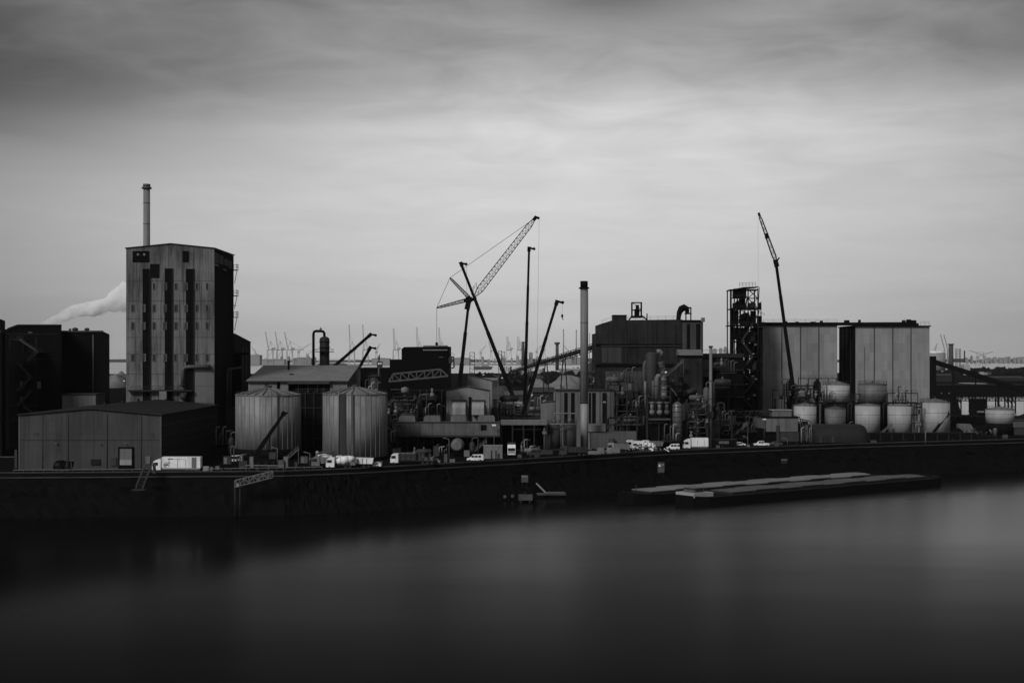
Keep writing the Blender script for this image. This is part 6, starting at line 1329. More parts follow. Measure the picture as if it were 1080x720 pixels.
so = m.build('steam_plume', sm); so['kind'] = 'stuff'

# ------------------------------------------------------------------ beyond the works
FARP = material('far_haze_pale', .59, .8, .15, .02)  # pale tone carries some of the haze on far surfaces
CRANEFAR = material('far_crane_haze_grey', .56, .7, .1, .02)  # crane grey lifted to stand in for haze over the water
m = MB(); m.box(X(150, 6000), X(432, 6000), 5960, 6500, WATER-.5, -7.5); struct(m, 'far_quay', FARG)
m = MB(); m.box(X(440, 6300), X(622, 6300), 6260, 6800, WATER-.5, -7.5); struct(m, 'far_quay', FARG)
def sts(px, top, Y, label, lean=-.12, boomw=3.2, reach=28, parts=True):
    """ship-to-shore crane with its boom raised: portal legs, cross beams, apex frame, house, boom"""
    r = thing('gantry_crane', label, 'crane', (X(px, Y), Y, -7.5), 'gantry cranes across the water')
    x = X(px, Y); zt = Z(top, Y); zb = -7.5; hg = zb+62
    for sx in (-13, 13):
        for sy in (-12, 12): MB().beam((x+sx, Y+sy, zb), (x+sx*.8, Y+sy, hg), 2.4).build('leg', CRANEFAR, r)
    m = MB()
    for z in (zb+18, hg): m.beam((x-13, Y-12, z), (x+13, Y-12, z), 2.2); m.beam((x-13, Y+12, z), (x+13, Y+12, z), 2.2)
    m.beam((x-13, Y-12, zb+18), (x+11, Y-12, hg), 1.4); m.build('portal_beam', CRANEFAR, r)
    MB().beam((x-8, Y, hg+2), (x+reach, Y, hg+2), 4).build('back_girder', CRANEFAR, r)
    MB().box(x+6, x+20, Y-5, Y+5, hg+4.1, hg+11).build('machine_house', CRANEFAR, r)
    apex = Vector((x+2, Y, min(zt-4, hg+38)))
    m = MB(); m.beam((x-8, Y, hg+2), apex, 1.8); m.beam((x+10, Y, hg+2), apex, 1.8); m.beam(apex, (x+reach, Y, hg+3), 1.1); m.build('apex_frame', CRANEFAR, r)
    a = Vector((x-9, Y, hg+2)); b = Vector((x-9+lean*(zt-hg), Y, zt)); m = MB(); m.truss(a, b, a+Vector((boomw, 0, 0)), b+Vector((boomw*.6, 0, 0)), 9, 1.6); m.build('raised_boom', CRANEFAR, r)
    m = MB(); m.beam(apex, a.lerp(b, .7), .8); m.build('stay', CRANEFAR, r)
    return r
sts(285, 350, 6000, 'leftmost of the three hazy gantry cranes left of the hooked-pipe column', -.16, 4)
sts(295, 350, 6050, 'middle of the three hazy gantry cranes left of the hooked-pipe column', -.14, 4)
sts(305.5, 350, 6000, 'rightmost of the three hazy gantry cranes left of the hooked-pipe column', -.18, 4.4, 60)
sts(371, 342, 6100, 'hazy gantry crane behind the longer of the twin booms, left of its pair', -.03, 3.4, 20)
sts(385.4, 342, 6100, 'hazy gantry crane rising just left of the twin boom tips', -.03, 3.4, 20)
sts(417.5, 346.5, 6000, 'hazy gantry crane standing above the low end of the black plant hall', -.03, 7, 16)
sts(442, 345, 6050, 'hazy gantry crane above the skylight of the black plant hall', -.03, 7, 16)
sts(465.4, 345.5, 6000, 'hazy gantry crane behind the hook of the lattice crane', -.03, 7, 16)
sts(536.5, 355, 6300, 'hazy gantry crane left of the upright boom, farther left one of two', .0, 11, 14)
sts(547.8, 355, 6300, 'hazy gantry crane directly left of the upright boom', .0, 11, 14)
# low sheds and ships at the far terminal
fs = [(262, 274, 374.5, 6050, 'far pale terminal block left of the three hazy gantry cranes'), (310, 328, 377.5, 6100, 'long far terminal shed right of the three hazy gantry cranes'), (276, 300, 379, 5990, 'low far terminal shed at the feet of the three gantry cranes'), (392, 411, 378, 6100, 'far terminal shed between the twin boom tips and the black hall'), (478, 496, 377.5, 6350, 'far terminal shed right of the black plant hall'), (548, 578, 379, 6400, 'far terminal shed behind the crossing crane booms'), (596, 612, 377, 6380, 'far terminal shed left of the tall chimney'), (558, 562, 372, 6350, 'far narrow block right of the upright boom')]
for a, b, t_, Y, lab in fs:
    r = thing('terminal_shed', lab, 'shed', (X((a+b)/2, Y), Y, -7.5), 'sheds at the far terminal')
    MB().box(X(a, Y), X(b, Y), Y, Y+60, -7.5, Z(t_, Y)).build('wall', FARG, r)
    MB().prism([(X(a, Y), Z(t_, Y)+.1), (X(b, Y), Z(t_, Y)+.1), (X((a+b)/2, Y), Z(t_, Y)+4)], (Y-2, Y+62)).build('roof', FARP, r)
for a, b, Y, lab in ((335, 366, 5900, 'far moored ship below the twin boom cranes'), (500, 520, 4300, 'far grey ship on the pale water right of the lattice crane')):
    r = thing('cargo_ship', lab, 'ship', (X((a+b)/2, Y), Y, WATER), 'ships on the far water')
    xa, xb = X(a, Y), X(b, Y); MB().prism([(xa, WATER-.5), (xb-6, WATER-.5), (xb, -2), (xa-2, -2)], (Y, Y+18)).build('hull', FARD, r)
    MB().box(xa+4, xa+16, Y+2, Y+16, -1.99, 12).build('deckhouse', FARP, r); MB().box(xa+22, xb-12, Y+2, Y+16, -1.99, 2).build('cargo', FARG, r)
# far stacks and towers
def tower(px, top, bot, w, Y, label, mt, cat='tower', name='far_tower', head=0):
    r = thing(name, label, cat, (X(px, Y), Y, min(0, Z(bot, Y))), 'far stacks and towers'); x = X(px, Y); rad = w/2/F*Y
    MB().cyl((x, Y, min(0, Z(bot, Y))), (x, Y, Z(top, Y)), rad, rad*.85, 14).build('shaft', mt, r)
    MB().cyl((x, Y, Z(top, Y)), (x, Y, Z(top-.7-head, Y)), rad*(1.1+head*.25), n=14).build('cap', mt, r)
    return r
tower(594.3, 348, 384, 1.3, 5200, 'thin far chimney left of the tall chimney, left one of two', FARG, 'chimney', 'far_chimney')
tower(607.8, 348.5, 384, 1.3, 5200, 'thin far chimney close left of the tall chimney', FARG, 'chimney', 'far_chimney')
tower(621.8, 352, 384, .8, 5000, 'hair-thin far chimney between the tall chimney and the boiler house', FARG, 'chimney', 'far_chimney')
tower(551.6, 361, 386, 3.6, 4200, 'stout far silo tower hugging the left side of the upright boom', FARD)
tower(587.6, 363, 388, 3.8, 3000, 'stout far tower with a tilted head between leaning boom and tall chimney', FARD, head=1.6)
tower(1003, 363.5, 388, 5.6, 2400, 'dark far silo tower with a flat railed top at the right', FARD, head=.4)
tower(1017.2, 370.5, 390, 1.6, 2350, 'thin dark far chimney right of the far silo tower', DARK, 'chimney', 'far_chimney')
for px, top, w, Y, lab in ((498, 371.5, 5, 1500, 'see-through lattice tower right of the black plant hall'), (527.4, 370, 3.4, 1500, 'see-through lattice tower left of the long leaning boom'), (530.6, 371, 3.4, 1520, 'thin lattice tower against the long leaning boom'), (1010.5, 368, 4, 2500, 'pale lattice tower right of the far silo tower')):
    r = thing('lattice_tower', lab, 'tower', (X(px, Y), Y, 0), 'lattice towers beyond the works'); x = X(px, Y); h = w/2/F*Y; zt = Z(top, Y); tk = .5 if Y < 2000 else .7
    for sx in (-h, h):
        for sy in (-h, h): MB().beam((x+sx, Y+sy, 0), (x+sx, Y+sy, zt), tk).build('leg', FARD, r)
    n = max(4, int(zt/4)); m = MB()
    for i in range(n+1):
        z = zt*i/n; m.beam((x-h, Y-h, z), (x+h, Y-h, z), tk*.8); m.beam((x-h, Y+h, z), (x+h, Y+h, z), tk*.8); m.beam((x-h, Y-h, z), (x-h, Y+h, z), tk*.8); m.beam((x+h, Y-h, z), (x+h, Y+h, z), tk*.8)
        if i < n: m.beam((x-h, Y-h, z), (x+h, Y-h, zt*(i+1)/n), tk*.5)
    m.build('lattice', FARD, r)
# container slew cranes far right
for px, lean, lab in ((994, -2.4, 'thin far slanting crane jib right of the silo blocks, left one of two'), (997.4, -2.2, 'thin far slanting crane jib directly above the far silo tower')):
    Y = 4200; r = thing('far_crane', lab, 'crane', (X(px, Y), Y, 0), 'slanting far cranes'); MB().beam((X(px+2, Y), Y, 0), (X(px+2, Y), Y, Z(369, Y)), 3).build('mast', FARG, r)
    m = MB(); m.truss(P(px+2, 369, Y), P(px+lean, 352.5, Y), P(px+2.9, 369, Y), P(px+lean+.4, 352.5, Y), 8, 1.0); m.build('jib', FARG, r)
Y = 2900
r = thing('dome_tank', 'white far storage tank with a low domed lid right of the silo blocks', 'tank', (X(988, Y), Y, 0)); x = X(986, Y); rd = 11/F*Y
MB().lathe(x, Y, [(rd, 0), (rd, Z(372.4, Y))], 32).build('shell', FARG, r); MB().lathe(x, Y, [(rd*1.01, Z(372.4, Y)), (rd*.9, Z(371, Y)), (rd*.5, Z(370, Y)), (.1, Z(369.6, Y))], 32).build('dome', WHITE, r)
Y = 2300
r = thing('pale_plant', 'small pale far building at the foot of the thin dark far chimney', 'building', (X(1015, Y), Y, 0))
MB().box(X(1012.5, Y), X(1019, Y), Y-20, Y-4, 0, Z(384.6, Y)).build('wall', FARP, r); MB().ball((X(1015.5, Y), Y-12, Z(384.6, Y)), 4, 12).build('dome', FARP, r)
for i, (a, b, t_) in enumerate(((1041, 1046, 377.5), (1048, 1052, 376.8), (1054, 1057, 377.2), (1060, 1066, 376.9), (1069, 1073, 377.4), (1075, 1082, 376.6))):
    Y = 8200; r = thing('far_block', ('far hazy slab block, first from the left on the right horizon', 'far hazy slab block, second from the left on the right horizon', 'far hazy slab block, third from the left on the right horizon', 'wide far hazy slab block, fourth from the left on the right horizon', 'far hazy slab block, last but one on the right horizon', 'far hazy slab block at the very right edge of the horizon')[i], 'building', (X((a+b)/2, Y), Y, -6), 'slab blocks on the right horizon')
    MB().box(X(a, Y), X(b, Y), Y, Y+20, -11, Z(t_, Y)).build('wall', FARG, r); MB().box(X(a+1, Y), X(b-1, Y), Y+4, Y+16, Z(t_, Y)+.1, Z(t_, Y)+3).build('roof_room', FARG, r)
for i, (a, b, t_) in enumerate(((764, 766.5, 375), (759, 762, 376.4), (752, 756, 377))):
    Y = 7000; r = thing('far_block', ('tallest of three far blocks left of the stair tower', 'middle of three far blocks left of the stair tower', 'lowest of three far blocks right of the pole stack')[i], 'building', (X((a+b)/2, Y), Y, -6), 'far blocks between pole stack and stair tower')
    MB().box(X(a, Y), X(b, Y), Y, Y+20, -11, Z(t_-9, Y)).build('wall', FARG, r); MB().box(X(a+.5, Y), X(b-.5, Y), Y+4, Y+16, Z(t_-9, Y)+.1, Z(t_-9.6, Y)).build('roof_room', FARG, r)
# far woods
def wood(p0, p1, Y, base, top, n, name='far_wood'):
    m = MB()
    for k in range(n):
        px = random.uniform(p0, p1); h = (base-top)*random.uniform(.5, 1.05)/F*Y; w = h*random.uniform(.5, .9); y = Y+random.uniform(-40, 40); x = X(px, Y); zb = 0
        for j in range(7):
            c = Vector((x+random.uniform(-w, w)*.6, y+random.uniform(-w, w)*.6, zb+h*random.uniform(.35, .8))); s_ = w*random.uniform(.3, .55)
            ring = [c+Vector((random.uniform(-1, 1), random.uniform(-1, 1), random.uniform(-1, 1))).normalized()*s_*random.uniform(.7, 1.2) for _ in range(10)]
            q = m.add(ring)
            for a in range(0, 10): m.face((q+a, q+(a+3) % 10, q+(a+7) % 10))
        m.beam((x, y, zb), (x, y, zb+h*.5), w*.15)
    o = m.build(name, WOODM); o['kind'] = 'stuff'; return o
WOODM = material('dark_foliage', .03, .95, .5, .05, spec=0)
wood(1008, 1110, 2380, 396, 388.5, 170); wood(985, 1012, 2250, 397, 391, 40); wood(500, 556, 1500, 407, 393.5, 70); wood(560, 640, 2200, 397, 391.5, 60); wood(118, 136, 1500, 408, 400, 20)
# conveyor up to the boiler house
r = thing('incline_conveyor', 'long inclined conveyor gallery rising from the ore yard to the boiler house', 'conveyor', (X(585, 640), 640, 0))
a, b = P(540, 392, 820), P(628.6, 365, 516)
for i in range(10): MB().beam(a.lerp(b, i/10), a.lerp(b, (i+1)/10-.004), 2.4, 1.0).build('gallery', DARK, r)
m = MB()
for s_ in (-1.3, 1.3): m.truss(a+Vector((s_, 0, -1.2)), b+Vector((s_, 0, -1.2)), a+Vector((s_, 0, .9)), b+Vector((s_, 0, .9)), 44, .22)
m.build('truss', DGREY, r)
for f in (.3, .52, .72, .9):
    p_ = a.lerp(b, f); m = MB(); m.beam((p_.x-2.5, p_.y, 0), (p_.x-.4, p_.y, p_.z-1), .5); m.beam((p_.x+2.5, p_.y, 0), (p_.x+.4, p_.y, p_.z-1), .5); m.beam((p_.x-1.4, p_.y, p_.z*.5), (p_.x+1.4, p_.y, p_.z*.5), .3); m.build('trestle', DARK, r)
Y = 520
tall_tank(622.8, 4.6, 520, 386.5, 430, 'dark vessel between the tall chimney and the boiler house', DGREY, 1.6)
pipe_rack(620, 634, 512, 391, 412, 'dark pipe rack between the tall chimney and the boiler house', 2, 4, 4)
# gravel heaps
def heap(px, w, top, Y, label, mt, name='gravel_heap', depth=60, flat=.42):
    x = X(px, Y); hw = w/2/F*Y; h = Z(top, Y); m = MB(); n, k = 40, 12; rows = []
    for j in range(k+1):
        f = j/k; row = []
        for i in range(n):
            a_ = 2*math.pi*i/n; rr = (1-f)*(1-flat)+(flat if f < 1 else 0)*(1-f*.6); v = Vector((x+math.cos(a_)*hw*rr, Y+math.sin(a_)*depth/2*rr, h*f**.85))
            v.z *= 1+.55*mathutils.noise.fractal(v*.05, 1, 2, 4); v.x += hw*.22*mathutils.noise.noise(v*.06); v.z = max(v.z, .02 if f == 0 else .1)
            row.append(v)
        rows.append(m.add(row))
    for p_, q_ in zip(rows, rows[1:]):
        for i in range(n): m.face((p_+i, p_+(i+1) % n, q_+(i+1) % n, q_+i), True)
    m.face(range(rows[-1], rows[-1]+n)); return solo(m, name, mt, label, 'heap', 'heaps in the ore yard')
heap(568, 38, 400.5, 1100, 'pale gravel heap between the crossing crane booms', SAND, depth=110)
heap(600, 66, 400, 1180, 'widest pale gravel heap left of the tall chimney', SAND, depth=140)
heap(585, 40, 404, 1010, 'low pale gravel heap in front of the wider ones', SAND, depth=60)
heap(527, 42, 408, 900, 'dark ore heap right of the mono-pitch block', SANDD, depth=70)
heap(124, 30, 394.5, 1400, 'pale heap glimpsed between the black hall and the tall tower', SAND, depth=90)
heap(560, 30, 393, 2000, 'low far grey heap behind the pale gravel heaps', SANDD, depth=120)
heap(1026, 26, 404.6, 1600, 'small pale heap beyond the right jetty', FARP, depth=60)
ys = [(512, 530, 421, 690, 'low dark yard shed behind the bank of conveyor galleries', DARK, DGREY), (533, 560, 416.5, 760, 'long low yard shed behind the crossing booms', DGREY, MGREY), (562, 584, 413.5, 700, 'yard shed with a grey roof left of the strip-windowed block', DARK, DGREY), (505, 524, 401, 1250, 'small far yard shed behind the mono-pitch block', DGREY, LGREY), (546, 566, 391.6, 2300, 'far low shed on the ore yard shore', FARG, FARP), (590, 616, 389.6, 2350, 'far pale shed on the shore left of the tall chimney', FARG, FARP), (984, 1004, 396, 1700, 'low dark shed right of the silo blocks', DARK, DGREY), (1042, 1080, 398.5, 1750, 'long low shed beneath the right wood', DARK, DGREY)]
for a, b, t_, Y, lab, mw, mr in ys:
    r = thing('yard_shed', lab, 'shed', (X((a+b)/2, Y), Y, 0), 'sheds beyond the works'); zt = Z(t_, Y); 
    if zt < 3: zt = 5
    MB().box(X(a, Y), X(b, Y), Y, Y+20, 0, zt).build('wall', mw, r); MB().prism([(Y-.6, zt+.02), (Y+20.6, zt+.02), (Y+10, zt+2.2)], (X(a, Y)-.5, X(b, Y)+.5), 'x').build('roof', mr, r)
for px, py, Y, lab in ((509.8, 395, 1300, 'bright yard floodlight behind the mono-pitch block'), (529.6, 398.4, 1000, 'bright yard floodlight right of the mono-pitch block'), (561, 416.4, 700, 'bright yard lamp between the leaning boom and pale block'), (552.4, 391.8, 1900, 'faint far yard lamp beside the upright boom'), (131, 401.6, 1200, 'bright lamp left of the tall tower')):
    r = thing('yard_lamp', lab, 'lamp', (X(px, Y), Y, 0), 'floodlights in the ore yard'); s_ = .8/F*Y
    MB().cyl((X(px, Y), Y, 0), (X(px, Y), Y, Z(py, Y)-s_), .15, n=6).build('mast', DARK, r); MB().box(X(px, Y)-s_, X(px, Y)+s_, Y-.3, Y, Z(py, Y)-s_*.8, Z(py, Y)+s_*.8).build('lamp_head', WHITE, r)
# right: jetty over the inlet, its conveyor, low trees
Y = 1040
r = thing('jetty', 'long black jetty gallery on posts over the pale inlet at the right', 'jetty', (X(1040, Y), Y, WATER))
MB().box(X(968, Y), X(1200, Y), Y, Y+9, Z(418, Y), Z(406, Y)).build('gallery', BLACK, r)
MB().box(X(968, Y), X(1200, Y), Y-.6, Y+9.6, Z(406, Y)+.02, Z(405.3, Y)).build('roof', DARK, r)
m = MB(); m.truss(P(1012, 418.2, Y), P(1150, 418.2, Y), P(1012, 422.6, Y), P(1150, 422.6, Y), 44, .45); m.build('under_truss', BLACK, r)
for px in (1014, 1026, 1041, 1054, 1063.8, 1067.6, 1071.5, 1085, 1100, 1130, 1160):
    m = MB(); m.beam((X(px, Y), Y+1, WATER-.8), (X(px, Y), Y+1, Z(418, Y)), .8); m.beam((X(px, Y), Y+8, WATER-.8), (X(px, Y), Y+8, Z(418, Y)), .8); m.beam((X(px, Y), Y+1, -4), (X(px, Y), Y+8, -1), .5); m.build('trestle', BLACK, r)
for q in (992, 1000): MB().box(X(q, Y), X(q+1.2, Y), Y-.9, Y-.62, Z(415, Y), Z(414, Y)).build('lamp', PALE, r)
Y = 900
r = thing('sloping_conveyor', 'black sloping conveyor running down from the right silo block to the jetty', 'conveyor', (X(1030, Y), Y, 0))
MB().beam(P(982, 380.5, Y), P(1076, 410.5, Y), 3, 3.0).build('gallery', BLACK, r)
MB().box(X(976, Y), X(986, Y), Y-3, Y+5, 0, Z(375.5, Y)).build('head_house', BLACK, r)
for f in (.25, .5, .75): p_ = P(982+94*f, 380.5+30*f, Y); MB().beam((p_.x, Y, -8), (p_.x, Y, p_.z-1.5), .7).build('trestle', BLACK, r)
Y = 735
r = thing('dark_silo_leg', 'black square hopper tower right of the biggest white tank', 'tower', (X(1008.5, Y), Y, 0))
MB().box(X(1000, Y), X(1013.6, Y), Y-40, Y-34, 0, Z(418, Y)).build('wall', BLACK, r); MB().box(X(999, Y), X(1016, Y), Y-41, Y-33, 0, Z(434, Y)).build('base', BLACK, r); MB().box(X(1003, Y), X(1010, Y), Y-41.5, Y-41.01, Z(431.6, Y), Z(429.8, Y)).build('lamp', LGREY, r)
def low_mound(p0, p1, Y, top, label):
    r = thing('earth_bank', label, 'earth bank', (X((p0+p1)/2, Y), Y, 0)); m = MB(); n = 30
    pts = [(X(p0, Y), 0)] + [(X(p0+(p1-p0)*i/n, Y), max(.3, Z(top, Y)*min(1, 5*min(i/n, 1-i/n))+random.uniform(-.7, .7))) for i in range(1, n)] + [(X(p1, Y), 0)]
    m.prism(pts, (Y, Y+14)); m.build('bank', WETROCK, r); return r
low_mound(1000, 1052, 640, 439.5, 'black earth bank beneath the pale inlet, left of the far low tank')
low_mound(1066, 1180, 640, 437, 'black earth bank behind the open-sided shed at the right edge')
# shrouded machinery on the right quay
Y = 552
T = place(1010.5, Y, 0); r = thing('covered_load', 'pale tarpaulin-covered load right of the biggest white tank', 'covered load', T.translation)
MB(T).prism([(-.2, 3), (0, 4.6), (4.4, 4.5), (5.3, 3.2), (5.6, 1.4), (4.2, .6), (2.4, 1.2)], (-1.6, 1.6)).build('tarpaulin', TANKG, r); MB(T).box(.2, 5.4, -1.3, 1.3, .0, .59).build('trailer', BLACK, r)
T = place(1032, 549, 0); r = thing('machine_heap', 'jumble of broken machinery between the covered load and the low far tank', 'scrap heap', T.translation)
for k in range(34):
    x = random.uniform(-6, 5.5); z = random.uniform(.2, 3.4-abs(x)*.25); s_ = random.uniform(.3, .8); a = random.uniform(0, 6.28); p_ = Vector((x, random.uniform(-1.5, 1.5), z)); d = Vector((math.cos(a), .2, math.sin(a)*.6))*s_
    m = MB(T)
    if k % 2: m.beam(p_-d, p_+d, s_*.6, s_*.4)
    else: m.cyl(p_-d*.5, p_+d*.5, s_*.5, n=9)
    m.build('scrap_piece', random.choice((DARK, DGREY, DGREY, MGREY, LGREY, PALE)), r)
MB(T).lathe(-.3, 0, [(6.4, 0), (4.5, .7), (.1, 1.2)], 14, False).build('scrap_base', BLACK, r)
r = thing('standing_drum', 'upright grey drum on the right quay before the open-sided shed', 'drum', (X(1049.5, 548), 548, 0))
MB().cyl((X(1049.5, 548), 548, 0), (X(1049.5, 548), 548, Z(452.4, 548)), .75, n=14).build('drum', MGREY, r); MB().ball((X(1049.5, 548), 548, Z(452.4, 548)), .75, 12, 1, .5).build('lid', LGREY, r)

# ------------------------------------------------------------------ process skids, drums and gear crowding the yard
def skid(px, Y, form, label, mt=None, s=1.0, base=0):
    """small plant units: pump skid, upright vessel, switch cabinet, horizontal drum, pipe stub cluster, mast light, tray"""
    mt = mt or random.choice((DGREY, MGREY, DARK, DGREY, LGREY)); x = X(px, Y)
    nm = {'pump': 'pump_skid', 'vessel': 'small_vessel', 'cabinet': 'switch_cabinet', 'drum': 'drum_tank', 'pipes': 'pipe_stubs', 'light': 'mast_light', 'stairs': 'access_stair'}[form]
    r = thing(nm, label, nm.replace('_', ' '), (x, Y, 0), 'small plant units in the works')
    if base: 
        MB().box(x-2.2*s, x+2.2*s, Y-1.5, Y+1.5, base-.3, base-.01).build('deck', DARK, r)
        for q in (-2, 2): m = MB(); m.beam((x+q*s, Y-1.3, 0), (x+q*s, Y-1.3, base-.3), .25); m.beam((x+q*s, Y+1.3, 0), (x+q*s, Y+1.3, base-.3), .25); m.beam((x+q*s, Y-1.3, base*.5), (x+q*s, Y+1.3, base*.5), .2); m.build('leg_frame', BLACK, r)
        m = MB(); m.rail([(x-2.2*s, Y-1.4, base), (x+2.2*s, Y-1.4, base)], 1.1, 1.3, .07); m.build('handrail', DGREY, r)
    b = base
    if form == 'pump':
        MB().cyl((x-1.2*s, Y, b+.9*s), (x+.6*s, Y, b+.9*s), .5*s, n=12).build('motor', mt, r); m = MB(); m.ball((x+1.1*s, Y, b+.9*s), .65*s, 10); m.cyl((x+1.1*s, Y, b+.9*s), (x+1.1*s, Y, b+2.6*s), .25*s, n=8); m.build('pump', LGREY, r); MB().box(x-1.6*s, x+1.8*s, Y-.6, Y+.6, b, b+.35*s).build('base', DARK, r)
    elif form == 'vessel':
        m = MB(); m.lathe(x, Y, [(.8*s, b+.8), (.9*s, b+1.2), (.9*s, b+4*s), (.5*s, b+4.7*s), (.05, b+4.9*s)], 16); m.build('shell', mt, r); MB().tube([(x, Y, b+4.8*s), (x, Y, b+5.8*s), (x+.4*s, Y, b+6.1*s), (x+1.6*s, Y, b+6.1*s), (x+2*s, Y, b+5.8*s), (x+2*s, Y, b+.2)], .17*s, 7).build('pipe', MGREY, r); MB().cyl((x, Y, b), (x, Y, b+.79), .6*s, n=12).build('skirt', BLACK, r)
    elif form == 'cabinet':
        MB().box(x-1.1*s, x+1.1*s, Y-.5, Y+.5, b+.15, b+2.3*s).build('body', mt, r); MB().box(x-.95*s, x-.05, Y-.56, Y-.51, b+.3, b+2.1*s).build('door', LGREY if mt is not LGREY else MGREY, r); MB().box(x-1.2*s, x+1.2*s, Y-.6, Y+.55, b+2.3*s+.01, b+2.3*s+.12).build('roof', DGREY, r)
    elif form == 'drum':
        m = MB(); m.cyl((x-1.9*s, Y, b+1.6*s), (x+1.9*s, Y, b+1.6*s), .95*s, n=16); m.build('shell', mt, r)
        for q in (-2.0, 2.0): MB().ball((x+q*s*.95, Y, b+1.6*s), .93*s, 12, 1, 1).build('dished_end', mt, r)
        for q in (-1.2, 1.2): MB().box(x+q*s-.2, x+q*s+.2, Y-.8*s, Y+.8*s, b, b+.8*s).build('saddle', BLACK, r)
        MB().cyl((x, Y, b+2.4*s), (x, Y, b+3.2*s), .25*s, n=8).build('nozzle', LGREY, r)
    elif form == 'pipes':
        for k in range(5):
            q = x+(k-2)*.8*s; h = random.uniform(1.6, 4.6)*s; MB().tube([(q, Y, b), (q, Y, b+h-.5), (q+.12, Y, b+h-.15), (q+.5, Y, b+h), (q+.9*s, Y, b+h)], .18*s, 7).build('pipe', random.choice((MGREY, LGREY, DGREY, PALE)), r)
        MB().beam((x-2*s, Y+.4, b+1.2*s), (x+2*s, Y+.4, b+1.2*s), .2).build('support_beam', DARK, r)
    elif form == 'light':
        MB().cyl((x, Y, b), (x, Y, b+9*s), .12, n=6).build('mast', MGREY, r); MB().box(x-.6, x+.6, Y-.35, Y-.1, b+9*s, b+9.5*s).build('lamp_head', WHITE, r)
    elif form == 'stairs':
        p0, p1 = Vector((x-2.4*s, Y, b)), Vector((x+2.4*s, Y, b+4.2*s)); m = MB(); m.beam(p0, p1, .15, .35); m.beam(p0+Vector((0, 1, 0)), p1+Vector((0, 1, 0)), .15, .35)
        m.beam(p1, p1+Vector((0, 0, -4.2*s)), .2); m.build('stringers', MGREY, r); m = MB(); m.rail([p0, p1], 1.0, 1.2, .07); m.build('handrail', LGREY, r); m = MB()
        for k in range(10): q = p0.lerp(p1, (k+.5)/10); MB().box(q.x-.2, q.x+.2, Y+.1, Y+.9, q.z-.03, q.z+.03).build('tread', DGREY, r)
    return r
